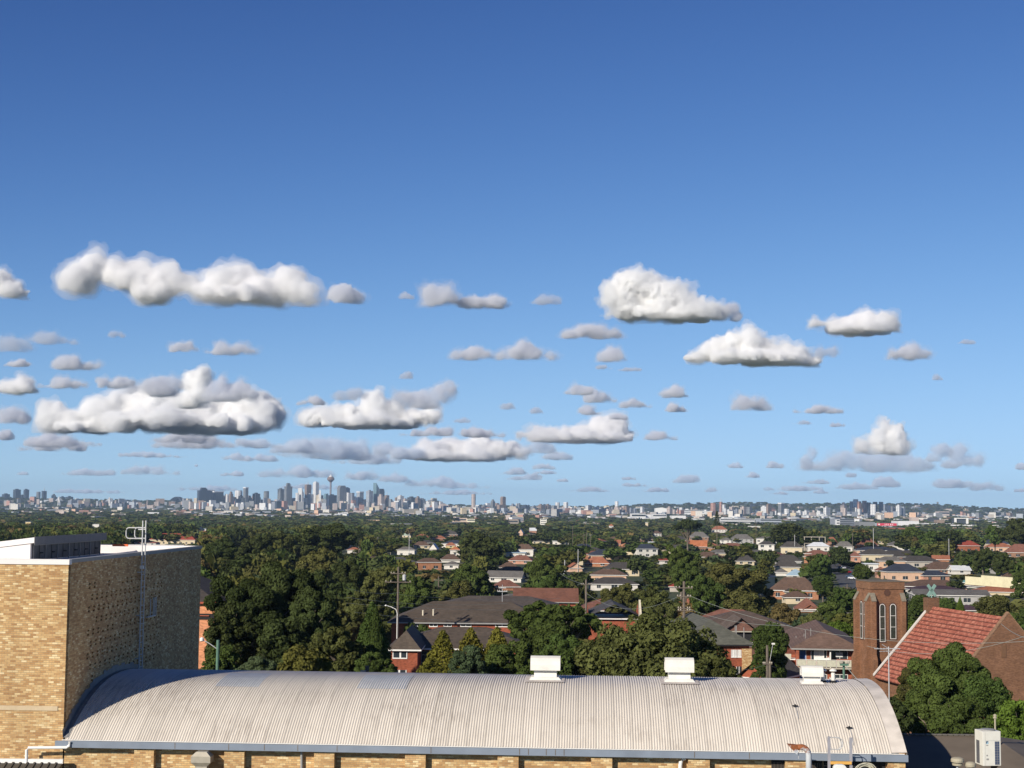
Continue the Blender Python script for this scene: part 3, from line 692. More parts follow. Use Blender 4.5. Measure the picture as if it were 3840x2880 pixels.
# left side as seen from the camera is local -y (because x points towards the camera)
sg = -1
mb = MB()
for s in (-1, 1):
    mb.face([(.12, 0, 0), (clen - .3, 0, 0), (clen - .3, s * (HWc + .6), -RC - .6), (.12, s * (HWc + .6), -RC - .6)])
    mb.face([(.12, 0, -.2), (clen - .3, 0, -.2), (clen - .3, s * (HWc + .6), -RC - .8), (.12, s * (HWc + .6), -RC - .8)])
    mb.face([(.12, s * (HWc + .6), -RC - .6), (clen - .3, s * (HWc + .6), -RC - .6), (clen - .3, s * (HWc + .6), -RC - .8), (.12, s * (HWc + .6), -RC - .8)])
def m_church_tile():
    t = NT('red_church_tiles'); p = t.obj(); sp = t.n('ShaderNodeSeparateXYZ', {0: p})
    row = t.math('FRACT', t.math('MULTIPLY', sp.outputs[2], 2.35)); wob = t.noise(p, 1.5, 3.)
    rowd = t.rng(t.math('ADD', row, t.math('MULTIPLY', wob, .12)), .15, .5, .28, 1.0)
    tilew = t.n('ShaderNodeTexWhiteNoise', {'Vector': t.n('ShaderNodeVectorMath', {0: t.n('ShaderNodeVectorMath', {0: p, 1: (3.2, 0., 4.7)}, operation='MULTIPLY').outputs[0]}, operation='FLOOR').outputs[0]}).outputs[0]
    n = t.noise(p, .5, 5., .7)
    col = t.ramp(t.math('ADD', t.math('MULTIPLY', tilew, .45), t.math('MULTIPLY', n, .55)), [(.2, (.22,.065,.042)), (.5, (.34,.11,.072)), (.75, (.45,.18,.12))])
    col = t.mix(col, t.n('ShaderNodeCombineColor', {0: rowd, 1: rowd, 2: rowd}).outputs[0], 1., 'MULTIPLY')
    return t.done(col, .85)
mb.build('roof', m_church_tile(), ch, fixn=False)
CB = (.205,.105,.06)
mb = MB(); mb.prism([(-HWc - .75, -RC - .75), (0, .45), (HWc + .75, -RC - .75), (HWc + .2, -26), (-HWc - .2, -26)], clen - .29, clen + .25, 'x'); mb.build('near_gable_wall', M_BRICK, ch, CB)
mb = MB(); mb.prism([(-HWc - .5, -RC - .6), (0, .15), (HWc + .5, -RC - .6), (HWc + .1, -26), (-HWc - .1, -26)], -.35, .11, 'x'); mb.build('far_gable_wall', M_BRICK, ch, CB)
for s in (-HWc, HWc - .4): MB().box(.11, clen - .3, s, s + .4, -26, -RC - .3, skip='tb').build('side_wall', M_BRICK, ch, CB)
# white verge strip on the far gable, coping on the near one
mb = MB(); s = sg
mb.prism([(0, .34), (0, .06), (s * (HWc + .62), -RC - .55), (s * (HWc + .62), -RC - .36)], -.36, .0, 'x'); mb.build('white_verge', m_plain('verge_cement', (.62,.58,.54), .7, var=.15, sc_=2.), ch)
mb = MB()
for s in (-1, 1): mb.prism([(0, .62), (0, .46), (s * (HWc + .76), -RC - .74), (s * (HWc + .76), -RC - .55)], clen - .32, clen + .28, 'x')
mb.build('gable_coping', M_BRICK, ch, (.24,.14,.085))
mb = MB(); mb.box(clen + .251, clen + .30, -.95, -.35, -4.3, -3.0, 0); mb.build('gable_vent', m_plain('vent_brick', (.17,.09,.05), .9), ch)
MB().box(-.7, .5, -.75, .75, -.9, 1.05).build('finial_pier', M_BRICK, ch, (.16,.085,.05))
mb = MB()
for s in (-1, 1):
    for dz in (0,): mb.prism([(s * -.62, 1.35), (s * -.36, 1.12), (s * .62, 2.45), (s * .36, 2.68)], -.08 * (1 if s > 0 else .6), .08, 'x')
mb.tube([(0, 0, 1.0), (0, 0, 2.0)], .09, 6)
mb.build('copper_cross', M_COPPER, ch)
BOX.append((3290, 2300, 3840, 2560, 170))
# ---- bell tower
ta = P(3264, 2182, 190); tb = P(3210, 2176, 194.2); tr_ = math.atan2(tb.x - ta.x, -(tb.y - ta.y)) ; tow = empty('church_tower', (ta.x, ta.y, ta.z), -math.atan2(ta.x - tb.x, tb.y - ta.y) * -1)
tag(tow, 'square brown brick church tower with tall lancet windows and stepped buttresses', 'tower')
TW, TD = 4.35, 4.0; TB = (.225,.112,.062)
tow.rotation_euler.z = math.atan2(ta.x - tb.x, tb.y - ta.y)
zb_ = -27.
def zt(py, px=3300): return P(px, py, 190).z - ta.z
mb = MB(); mb.box(0, TW, 0, TD, zb_, -.35, skip='b'); mb.build('shaft', M_BRICK, tow, TB)
MB().box(-.10, TW + .10, -.10, TD + .10, -.9, 0).build('parapet', M_BRICK, tow, (.21,.11,.062))
MB().box(-.16, TW + .16, -.16, TD + .16, .002, .10).build('parapet_coping', m_plain('tower_coping', (.16,.13,.10), .9), tow)
zB = zt(2250); zB2 = zt(2455)
M_BCAP = m_plain('weathered_cap_stone', (.24,.21,.16), .9, var=.3)
def butt(x0, x1, y0, y1, top, nm='buttress'):
    e = MB(); e.box(x0, x1, y0, y1, zb_, top, skip='b'); return e
for (x0, x1, y0, y1, kx, ky) in ((-.06, .50, -.55, -.002, 0, 1), (3.88, 4.41, -.55, -.002, 0, 1), (-.55, -.002, .05, .6, 1, 0), (-.55, -.002, TD - .6, TD - .05, 1, 0), (TW + .002, TW + .55, .05, .6, 1, 0)):
    mb = MB()
    if ky: mb.prism([(y1, zB + .75), (y0 + .05, zB - .15), (y0, zB - .2), (y0, zB2), (y0 - .3, zB2 - .6), (y0 - .3, zb_), (y1, zb_)], x0, x1, 'x')
    else:
        s = -1 if x0 < 0 else 1; xi, xo = (x1, x0) if s < 0 else (x0, x1)
        mb.prism([(xi, zB + .75), (xo - s * .05, zB - .15), (xo, zB - .2), (xo, zB2), (xo + s * .3, zB2 - .6), (xo + s * .3, zb_), (xi, zb_)], y0, y1, 'y')
    bt_ = mb.build('buttress', M_BRICK, tow, TB)
    mb = MB()
    if ky: mb.prism([(y1, zB + .86), (y1, zB + .752), (y0 + .0, zB - .19), (y0 - .06, zB - .12)], x0 - .04, x1 + .04, 'x')
    else: mb.prism([(xi, zB + .86), (xi, zB + .752), (xo, zB - .19), (xo + s * .06, zB - .12)], y0 - .04, y1 + .04, 'y')
    mb.build('buttress_cap', M_BCAP, bt_)
def lancet(u0, u1, z0, z1, face):
    """arched window: dark surround, glass, pale frame"""
    uc, hw = (u0 + u1) / 2, (u1 - u0) / 2
    def outline(g): return [(uc - hw - g, z0 - g), (uc + hw + g, z0 - g), (uc + hw + g, z1 - hw)] + [(uc + (hw + g) * math.cos(a), z1 - hw + (hw + g) * math.sin(a)) for a in (.5, 1.05, 1.57, 2.1, 2.64)] + [(uc - hw - g, z1 - hw)]
    root_ = tow
    for nm, g, d0, d1, m_ in (('window', .22, .03, -.1, m_sur), ('window_frame', .07, .045, -.1, M_WHITE), ('pane', .0, .055, -.1, m_stain)):
        mb = MB(); o_ = outline(g)
        if face == 'f': mb.prism(o_, -d0, -d1, 'y')
        else: mb.prism(o_, -d0, -d1, 'x')
        o_w = mb.build(nm, m_, root_)
        if root_ is tow: root_ = o_w
    for k in (.33, .66):
        z = z0 + (z1 - z0) * k; mb = MB()
        if face == 'f': mb.box(uc - hw, uc + hw, -.075, -.056, z, z + .05)
        else: mb.box(-.075, -.056, uc - hw, uc + hw, z, z + .05)
        mb.build('glazing_bar', M_WHITE, root_)
m_sur = m_plain('dark_brick_reveal', (.10,.05,.035), .9); m_stain = m_plain('leaded_glass', (.05,.055,.045), .35, var=.5, sc_=4.)
fx = lambda px: (px - 3264) * 190 / F
lancet(fx(3301), fx(3319), zt(2405), zt(2267), 'f'); lancet(fx(3343), fx(3362), zt(2395), zt(2267), 'f')
for yy_ in (1.35, 2.45): lancet(yy_, yy_ + .5, zt(2400), zt(2262), 'l')
mb = MB(); cxx, czz = fx(3330), zt(2223); mb.prism([(cxx + .42 * math.cos(a), czz + .42 * math.sin(a)) for a in np.linspace(0, 2 * math.pi, 20, endpoint=False)], -.05, .1, 'y'); mb.build('round_louvre', m_sur, tow)
mb = MB(); mb.box(-.05, .1, 1.9, 2.15, zt(2215), zt(2207)); mb.build('slit_vent', m_sur, tow)
BOX.append((3205, 2170, 3405, 2560, 190))

# ---- flats with balconies, right
fa = P(2974, 2430, 200); fb = P(2936, 2369, 226); fz = fa.z
fl = empty('balcony_flats', (fa.x, fa.y, 12.), -math.atan2(fb.x - fa.x, fb.y - fa.y)); tag(fl, 'three storey red brick flats with cream balconies beside the church tower', 'block of flats')
FE = fz - 12.; FW = 8.7; FD = 26.; RB = (.30,.085,.045)
MB().box(.55, FW - .4, 1.3, FD - .5, -2, FE - .05, skip='t').build('wall', M_BRICK, fl, RB)
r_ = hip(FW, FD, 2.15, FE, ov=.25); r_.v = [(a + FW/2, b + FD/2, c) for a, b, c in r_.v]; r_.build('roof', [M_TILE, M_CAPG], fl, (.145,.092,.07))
MB().box(.35, .75, -.05, 1.25, -2, FE - .22).build('corner_pier', M_BRICK, fl, (.33,.10,.055))
def fz_(py): return P(3000, py, 200).z - 12.
def fx_(px): return (px - 2974) * 200 / F
for k, (t_, b_) in enumerate(((2474, 2501), (2572, 2598))):
    x0, x1 = fx_(2987), fx_(3203)
    MB().box(x0, x1, -.1, 1.29, fz_(b_) - .18, fz_(b_) + .0).build('balcony_slab', M_CONC, fl)
    for q in range(6):
        xa, xb = x0 + (x1 - x0) * q / 6 + .06, x0 + (x1 - x0) * (q + 1) / 6 - .06
        MB().box(xa, xb, -.08, -.05, fz_(b_) + .1, fz_(t_)).build('balcony_panel', m_panel if q or k else globals().setdefault('m_panel', m_plain('cream_panel', (.50,.49,.39), .6, var=.15)), fl)
    mb = MB(); mb.tube([(x0, -.07, fz_(t_) + .06), (x1, -.07, fz_(t_) + .06)], .03, 6)
    for q in range(7): xx = x0 + (x1 - x0) * q / 6; mb.tube([(xx, -.07, fz_(b_)), (xx, -.07, fz_(t_) + .06)], .03, 5)
    mb.build('handrail', M_WHITE, fl)
    dz = fz_(2598) - fz_(2501) if k else 0
    def op(a, b, t2, b2, mats, nm, y=1.27, parts=None):
        mb = MB(); xa, xb, za, zc_ = fx_(a), fx_(b), fz_(b2) + dz, fz_(t2) + dz
        mb.box(xa, xb, y - .02, y + .02, za, zc_, 0); wn_ = mb.build(nm, mats, fl); mb = MB()
        for xf in [xa, xb - .06] + ([(xa + xb) / 2] if parts else []): mb.box(xf, xf + .06, y - .06, y - .021, za, zc_, 1)
        mb.box(xa + .061, xb - .061, y - .05, y - .022, zc_ - .06, zc_, 1); mb.build('frame', mats, wn_)
    op(2999, 3024, 2437, 2478, [m_plain('blue_door_paint', (.035,.09,.30), .4), M_WHITE], 'door')
    op(3041, 3054, 2433, 2476, [M_GLASS, M_WHITE], 'window'); op(3054, 3088, 2433, 2476, [M_CURTAIN, M_WHITE], 'window', parts=1); op(3088, 3100, 2433, 2470, [M_GLASS, M_WHITE], 'window')
    op(3116, 3176, 2432, 2471, [M_GLASS, M_WHITE], 'window', parts=1); mb = MB(); mb.box(fx_(3132), fx_(3158), 1.19, 1.245, fz_(2464) + dz, fz_(2446) + dz); mb.build('blind', M_CURTAIN, fl)
    MB().box(fx_(3108), fx_(3112), 0, 1.24, fz_(2501) + dz, fz_(2443) + dz).build('privacy_screen', M_WHITE, fl)
    MB().box(fx_(3195), fx_(3199), .0, .12, fz_(2501) + dz, fz_(2433) + dz).build('post', M_WHITE, fl)
mb = MB(); mb.prism([(fx_(3050), fz_(2478)), (fx_(3050), fz_(2464)), (fx_(3056), fz_(2461)), (fx_(3076), fz_(2462)), (fx_(3090), fz_(2466)), (fx_(3104), fz_(2463)), (fx_(3107), fz_(2468)), (fx_(3107), fz_(2478))], -.02, .02, 'y')
o = mb.build('white_sheet', M_WHITE, None, loc=fl.location, rz=fl.rotation_euler.z); tag(o, 'white laundry sheet draped on the upper balcony of the flats', 'laundry')
for k, (t_, b_) in enumerate(((2455, 2474), (2527, 2550))):
    MB().box(-.95, .50, .9, 2.6, fz_(b_) - .12, fz_(b_)).build('side_balcony_slab', M_WHITE, fl); MB().box(-.95, -.2, .86, .90, fz_(b_) + .001, fz_(t_)).build('side_balcony_panel', m_panel, fl); MB().box(-.99, -.951, .86, 2.6, fz_(b_), fz_(t_)).build('side_balcony_panel', m_panel, fl)
MB().box(-.8, .545, 4, 9, -2, FE - 1.2).build('stair_projection', M_BRICK, fl, RB)
for (yy_, dd) in ((3.5, 1.2), (3.9, 1.1), (9, .4), (6.5, .5)):
    xq = .9 + (yy_ % 1) * 1.8; zq = FE + 2.15 * xq / (FW / 2 + .25); MB().lathe([(.04, -.1), (.04, dd)], (xq, yy_, zq)).build('vent_pipe', M_CAPG, fl)
BOX.append((2930, 2325, 3215, 2560, 200))
# lower outbuilding left of the flats
q = P(2912, 2540, 180); o = house((q.x, q.y + 4, 12), R(-35), 4.2, 7, P(2920, 2545, 180).z - 12, 2.0, 'gable', (.095,.085,.075), RB, M_BRICK, detail=False, name='brick_outbuilding'); tag(o, 'small brick outbuilding with a white verge left of the balcony flats', 'outbuilding'); BOX.append((2880, 2450, 2950, 2560, 180))

# ---- long dark roofs, left of centre (upper and lower flats)
def long_block(px0, px1, pe, Y, d, rh, lab, rc, wc, win_rows=(), name='brick_flats', gut=None, rz=R(-1.0), typ='hip'):
    a, b = P(px0, pe, Y), P(px1, pe, Y); w_ = b.x - a.x; zE = a.z
    e = empty(name, ((a.x + b.x) / 2, Y + d / 2 + .5, gz(a.x, Y)), rz); h = zE - e.location.z
    MB().box(-w_/2 + .6, w_/2 - .6, -d/2, d/2, -3, h - .02, skip='t').build('wall', M_BRICK, e, wc)
    r_ = hip(w_ - 1., d, rh, h, ov=.55, typ=typ)
    if typ == 'gable': q_ = MB(); [q_.face([(s * (w_/2 - .7), -d/2, h), (s * (w_/2 - .7), d/2, h), (s * (w_/2 - .7), 0, h + rh * .9)]) for s in (-1, 1)]; q_.build('gable_end', M_BRICK, e, wc, fixn=False)
    r_.build('roof', [M_TILE, gut or M_CAPG], e, rc); tag(e, lab, 'block of flats')
    for (pa, pb, t2, b2) in win_rows:
        xa, xb = P(pa, pe, Y).x - e.location.x, P(pb, pe, Y).x - e.location.x; za, zb2 = P(pa, b2, Y).z - e.location.z, P(pa, t2, Y).z - e.location.z
        mb = MB(); mb.box(xa, xb, -d/2 - .03, -d/2 + .02, za, zb2, 0); wn_ = mb.build('window', [M_GLASS, M_WHITE], e); mb = MB(); mb.box(xa - .09, xb + .09, -d/2 - .09, -d/2 - .031, za - .13, za - .001, 1)
        for xf in (xa - .09, (xa + xb) / 2 - .05, xb): mb.box(xf, xf + .09, -d/2 - .08, -d/2 - .031, za, zb2, 1)
        mb.build('frame', [M_GLASS, M_WHITE], wn_)
    return e
DR = (.088,.068,.052)
up = long_block(1455, 2075, 2333, 235, 12.5, 2.8, 'long dark tiled roof over a strip of red brick, upper of the two long flats', DR, RB, [(1560, 1573, 2337, 2349), (1614, 1641, 2337, 2349), (1668, 1694, 2337, 2349), (1731, 1768, 2337, 2349), (1862, 1910, 2338, 2349)])
for px, py in ((1588, 2298), (1627, 2295)):
    q = P(px, py, 237.2) ; mb = MB(); mb.lathe([(.13, -.8), (.13, .3), (.2, .32), (.02, .45)]); o = mb.build('vent_pipe', M_CREAM, up); o.location = up.matrix_world.inverted() @ q if False else (q.x - up.location.x, q.y - up.location.y, q.z - up.location.z)
lw = long_block(1455, 2010, 2430, 196, 12.5, 2.2, 'lower dark tiled roof and red brick flats behind the yellow-green conifers', DR, RB, [], gut=M_WHITE)
b0 = lw.location; zz0 = P(1500, 2436, 190).z - b0.z
def lrel(px, Y): return P(px, 2440, Y).x - b0.x
xa, xb = lrel(1478, 190.5), lrel(1572, 190.5); MB().box(xa, xb, 190.5 - b0.y, -6.26, -3, zz0 - .05, skip='t').build('wing_wall', M_BRICK, lw, RB)
r_ = hip(xb - xa, 12, 2.2, zz0, ov=.5); r_.v = [(a + (xa + xb) / 2, b + 190.5 - b0.y + 6, c) for a, b, c in r_.v]; r_.build('wing_roof', [M_TILE, M_WHITE], lw, DR)
for (pa, pb, t2, b2) in ((1480, 1532, 2445, 2468), (1476, 1530, 2514, 2540)):
    x0, x1 = lrel(pa, 190.4), lrel(pb, 190.4); z0, z1 = P(pa, b2, 190).z - b0.z, P(pa, t2, 190).z - b0.z; yf = 190.5 - b0.y
    mb = MB(); mb.box(x0, x1, yf - .03, yf + .02, z0, z1, 0)
    for q in (0, .5, .56, 1): xx = x0 + (x1 - x0) * q; mb.box(xx - .05, xx + .05, yf - .08, yf - .031, z0, z1, 1)
    mb.box(x0 - .05, x1 + .05, yf - .09, yf - .032, z0 - .13, z0 - .001, 1); mb.build('window', [M_GLASS, M_WHITE], lw)
x0, x1 = lrel(1582, 195.8), lrel(1625, 195.8); yf = -6.25; mb = MB(); z0, z1 = P(1600, 2540, 196).z - b0.z, P(1600, 2444, 196).z - b0.z
mb.box(x0, x1, yf - .03, yf + .02, z0, z1, 0)
for q in (0, .5, 1): xx = x0 + (x1 - x0) * q; mb.box(xx - .04, xx + .04, yf - .07, yf - .031, z0, z1, 1)
for q in (.22, .55, .85): zz_ = z0 + (z1 - z0) * q; mb.box(x0 + .05, x1 - .05, yf - .065, yf - .031, zz_, zz_ + .07, 1)
mb.build('stair_window', [M_GLASS, M_CAPG], lw)
BOX += [(1450, 2245, 1900, 2345, 233), (1450, 2345, 1640, 2560, 190), (1640, 2345, 1930, 2420, 190)]
up2 = long_block(1640, 2100, 2273, 262, 10, 1.5, 'dark tiled roof ridge just behind the upper long flats', (.085,.07,.06), RB)
big = long_block(1925, 2172, 2256, 300, 10, 2.4, 'big plain reddish brown roof above the spreading umbrella tree', (.17,.075,.05), RB, typ='gable'); BOX.append((1925, 2205, 2160, 2250, 300))
g1 = long_block(2195, 2420, 2318, 258, 13, 2.3, 'grey tiled roof with a stepped parapet left of the round gum tree', (.075,.07,.068), RB, gut=M_WHITE, typ='gable'); BOX.append((2215, 2255, 2410, 2310, 255))
q = P(2404, 2290, 254); mb = MB()
for k in range(6): mb.box(.0, .3, k * .55, k * .55 + .549, -2.5, 1.6 - (5 - k) * .38)
mb.build('stepped_parapet', M_CREAM, g1, loc=(q.x - g1.location.x, q.y - g1.location.y, q.z - g1.location.z))
# R1, R2 brown roofs right of the gum
r1 = long_block(2600, 3010, 2362, 255, 15, 2.6, 'wide brown tiled roof of red brick flats beyond the yellow brick strip', (.105,.075,.06), (.22,.1,.07), gut=M_CAPG); BOX.append((2610, 2295, 3000, 2370, 250))
q = P(2781, 2362, 244); z0 = q.z - r1.location.z
r_ = hip(4.8, 9, 2.0, z0, ov=.3, typ='gable'); r_.v = [(a + q.x - r1.location.x, b + q.y + 2.5 - r1.location.y, c) for a, b, c in r_.v]; r_.build('porch_gable', [M_TILE, M_CONC], r1, (.12,.09,.07))
mb = MB(); cxq = q.x - r1.location.x; cyq = q.y - r1.location.y; mb.face([(cxq - 2.3, cyq - 1.7, z0), (cxq + 2.3, cyq - 1.7, z0), (cxq, cyq - 1.7, z0 + 1.8)]); mb.box(cxq - 2.3, cxq + 2.3, cyq - 1.69, cyq + 6, -3, z0 - .2); mb.build('porch_wall', M_BRICK, r1, (.16,.08,.06))
mb = MB(); mb.box(cxq - 1.5, cxq + 1.9, cyq - 1.75, cyq - 1.70, z0 - 1.6, z0 - .3); mb.build('porch_opening', M_DARK, r1); mb = MB(); mb.box(cxq - 1.5, cxq + 1.9, cyq - 1.82, cyq - 1.76, z0 - 2.4, z0 - 1.75); mb.build('porch_railing', M_CURTAIN, r1)
# block with yellow brick strip (ridge runs away from the camera)
ea, eb = P(2655, 2417, 185), P(2808, 2417, 185); zE = ea.z; w_ = 9.0; e = empty('yellow_strip_flats', (eb.x - w_ / 2, 185 + 10.5, 12), R(4)); tag(e, 'red brick flats with a tall yellow brick strip, right of the round gum tree', 'block of flats')
h = zE - 12; MB().box(-w_/2 + .5, w_/2 - .5, -10, 10, -3, h - .02, skip='t').build('wall', M_BRICK, e, RB); r_ = hip(w_ - .2, 20.5, 2.7, h, ov=.3); r_.build('roof', [M_TILE, M_DARK], e, (.105,.105,.085))
f_ = lambda px: P(px, 2450, 185.4).x - e.location.x
MB().box(f_(2762), f_(2797), -10.35, -10.002, -3, h - .5).build('yellow_brick_strip', M_YB, e)
for (a, b, t2, b2, m_) in ((2745, 2760, 2437, 2463, M_CURTAIN), (2742, 2760, 2500, 2537, M_GLASS), (2722, 2742, 2437, 2463, M_CURTAIN)):
    x0, x1, z0, z1 = f_(a), f_(b), P(2750, b2, 185.4).z - 12, P(2750, t2, 185.4).z - 12
    mb = MB(); mb.box(x0, x1, -10.04, -9.98, z0, z1, 0); mb.box(x0 - .05, x1 - .001, -10.1, -10.041, z0 - .12, z0, 1); mb.box(x0 - .05, x0, -10.1, -10.041, z0, z1, 1); mb.box((x0+x1)/2 - .03, (x0+x1)/2 + .03, -10.08, -10.041, z0, z1, 1); mb.build('window', [m_, M_WHITE], e)
for k, (px, Yv) in enumerate(((2742, 188), (2749, 189), (2774, 187.5))):
    x = P(px, 2380, Yv).x - e.location.x; MB().lathe([(.05, -.5), (.05, 1.0)], (x, Yv - e.location.y, h + 1.6 - abs(x) * .2)).build('vent_pipe', M_CAPG, e)
BOX.append((2655, 2315, 2810, 2560, 185))
# flats glimpsed at the block's right edge, blue shed below
q = P(772, 2290, 150); e = house((q.x - 3.2, q.y + 6, 12), R(-6), 9.5, 12, P(770, 2255, 150).z - 12, 2.4, 'hip', (.06,.05,.045), (.62,.27,.14), M_BRICK, win=0, detail=False, name='orange_brick_flats', fasc=m_plain('red_fascia', (.35,.07,.035), .6))
tag(e, 'sunlit orange brick flats peeping out behind the tall brick block', 'block of flats'); MB().box(-2, 4.76, -6.06, -6.002, P(770, 2322, 150).z - 12, P(770, 2300, 150).z - 12).build('recess', M_DARK, e); MB().box(2.2, 4.3, -6.2, -6.061, P(770, 2309, 150).z - 12, P(770, 2306, 150).z - 12).build('balcony_edge', m_plain('red_edge', (.33,.09,.05), .6), e)
BOX.append((740, 2230, 800, 2380, 148))

# ------------------------------------------------------------------ poles, lamps and wires
def pole(px, pt, Y, arms=(), r=.16, m=None, name='utility_pole', lab='', lean=0., pb=None):
    t_ = P(px, pt, Y); e = empty(name, (t_.x, t_.y, gz(t_.x, t_.y))); h = t_.z - e.location.z
    if pb is not None: lean = 0
    MB().tube([(lean * h, 0, -1), (0, 0, h)], [r * 1.15, r * .8], 8).build('pole', m or M_WOOD, e)
    for (dy_, half) in arms:
        z = h - S(dy_, Y); MB().box(-half, half, -.22, -.12, z - .06, z + .06).build('crossarm', m or M_WOOD, e)
        mb = MB()
        for k in (-.92, -.55, .55, .92): mb.lathe([(.06, .06), (.09, .12), (.05, .24)], (half * k, -.17, z), 8)
        mb.build('insulators', M_CONC, e)
    tag(e, lab, 'utility pole' if name == 'utility_pole' else 'pole'); return e, h
p1, h1 = pole(1494, 2126, 225, ((24, 1.1), (56, 1.9)), .17, lab='tall timber power pole with two crossarms left of the long dark roofs')
mb = MB(); mb.lathe([(.25, -.9), (.28, -.2), (.1, -.05)], (.9, -.3, h1 - 1.0)); mb.build('transformer', M_STEEL, p1)
pole(1645, 2160, 400, ((16, 1.2), (40, 2.0)), .17, lab='farther power pole with two crossarms above the upper long roof')
pole(1884, 2192, 248, ((12, .6), (25, .8)), .05, M_STEEL, lab='thin steel mast rising from the upper long roof')
pole(1806, 2168, 420, ((5, .6),), .12, M_STEEL, lab='pole with a small transformer by the white walled grey roof house')
p4, h4 = pole(2198, 2173, 262, ((18, .9),), .2, lab='stout timber pole at the right end of the big reddish brown roof')
p5, h5 = pole(2565, 2180, 200, ((24, 1.1), (56, .9), (100, .8), (108, .8)), .2, lab='timber pole with several crossarms behind the round gum tree')
p6, h6 = pole(2877, 2420, 170, ((68, .5),), .17, lab='broad timber pole with a small floodlight left of the balcony flats')
MB().tube([(.3, 0, h6 - 1.6), (.55, 0, h6 - .2), (.62, 0, h6 + .1)], .03, 6).build('lamp_bracket', M_STEEL, p6); MB().box(.5, .82, -.15, .15, h6 + .1, h6 + .26).build('floodlight', M_WHITE, p6)
e, h = pole(3164, 2481, 92, ((10, .25),), .085, M_PGREEN, name='green_pole', lab='green painted timber pole just behind the vault ridge, by the flats')
e, h = pole(1377, 2497, 100, (), .16, lab='stub of a timber pole poking above the vault ridge near the brown bush'); MB().box(-.4, -.05, -.2, -.1, h - .35, h - .28).build('service_hook', M_STEEL, e)
# green street lamp
t_ = P(818, 2400, 118); e = empty('street_lamp', (t_.x, t_.y, 12)); h = t_.z - 12; tag(e, 'green street lamp post with a slender arm reaching left to its lamp', 'street lamp')
MB().tube([(-.06, 0, 0), (0, 0, h)], [.16, .12], 10).build('pole', M_PGREEN, e)
a_ = P(812, 2432, 118) - e.location; b_ = P(757, 2398, 118) - e.location; MB().tube([a_, a_ * .5 + b_ * .5 + Vector((0, 0, .05)), b_], .035, 6).build('arm', M_STEEL, e); MB().lathe([(.05, -.16), (.16, -.1), (.16, .08), (.06, .16)], b_).build('lamp', M_WHITE, e)
# curved street lamp by the first pole
t_ = P(1490, 2285, 222); e = empty('street_lamp', (t_.x, t_.y, gz(t_.x, t_.y))); h = t_.z - e.location.z; tag(e, 'white curved street lamp just left of the tall timber power pole', 'street lamp')
MB().tube([(0, 0, 0), (0, 0, h - .6), (-.2, 0, h), (-.9, 0, h + .35), (-1.5, 0, h + .5)], .06, 6).build('pole', M_WHITE, e); MB().lathe([(.05, -.1), (.2, 0), (.05, .15)], (-1.65, 0, h + .5)).build('lamp', M_WHITE, e)
# slender far poles
for k, (px, pt, pbm) in enumerate([(1805, 2100, 0), (2168, 2060, 0), (2148, 1970, 0), (2118, 2100, 0), (2190, 2000, 0), (2115, 2150, 0), (2215, 2010, 0), (2351, 2225, 0), (2835, 1960, 0), (2980, 2005, 0), (3197, 1997, 0), (3275, 1980, 0), (3177, 2190, 0), (3558, 2020, 0), (782, 2050, 0), (2075, 2060, 0), (2200, 1995, 0), (1535, 2000, 0)]):
    g_ = solve_ground(px, pt + 75 + (k % 3) * 12); Y = g_.y; t_ = P(px, pt, Y); e = empty('service_pole', (t_.x, t_.y, g_.z)); hh = t_.z - g_.z
    MB().tube([(0, 0, -1), (0, 0, hh)], .15, 6).build('pole', M_STEEL if k % 2 else M_WOOD, e); MB().box(-.9, .9, -.1, .1, hh - 1.2, hh - 1.05).build('crossarm', M_WOOD, e)
    tag(e, 'slender power pole among the roofs and trees', 'utility pole', 'slender poles across the suburb', px=px)
def wire(a, b, sag, lab, r=.017):
    pts = [a.lerp(b, t) - Vector((0, 0, sag * 4 * t * (1 - t))) for t in np.linspace(0, 1, 25)]
    o = MB().tube([q - a for q in pts], r, 5).build('power_line', M_WIRE, None, loc=a); tag(o, lab, 'power line', 'overhead wires')
wl = [((2580, 2232, 199), (3900, 2402, 140), 2.2, 'wire from the many-armed pole sagging across the church tower'), ((2196, 2222, 262), (2548, 2234, 200), 2.2, 'wire between the stout pole and the many-armed pole'),
      ((2580, 2282, 199), (2960, 2345, 160), .6, 'lower wire right of the many-armed pole over the brown roofs'), ((1300, 2205, 215), (1500, 2222, 225), .4, 'upper wire left of the tall crossarm pole'),
      ((1300, 2240, 215), (1900, 2262, 240), .6, 'wire crossing the ridge of the upper long roof'), ((1300, 2262, 200), (2080, 2285, 235), .4, 'wire crossing the middle of the upper long roof'),
      ((1330, 2296, 190), (2100, 2340, 225), .4, 'wire just above the gutter of the upper long roof'), ((1500, 2230, 225), (2100, 2243, 262), .5, 'faint wire running right from the tall crossarm pole'),
      ((2700, 2509, 160), (2868, 2494, 170), .3, 'short green wire left of the floodlight pole'), ((2884, 2494, 170), (2990, 2506, 195), .3, 'wire from the floodlight pole to the balcony flats'),
      ((3168, 2490, 92), (3290, 2590, 88), .3, 'wire dropping right from the green pole'), ((3250, 2422, 150), (3900, 2365, 120), 1.2, 'wire across the red church roof'),
      ((3755, 2340, 120), (3900, 2400, 100), .3, 'wire at the right edge above the brick gable'), ((2190, 2190, 262), (2100, 2150, 300), .3, 'short wire behind the reddish brown roof')]
for a, b, s_, l_ in wl: wire(P(*a), P(*b), s_, l_)
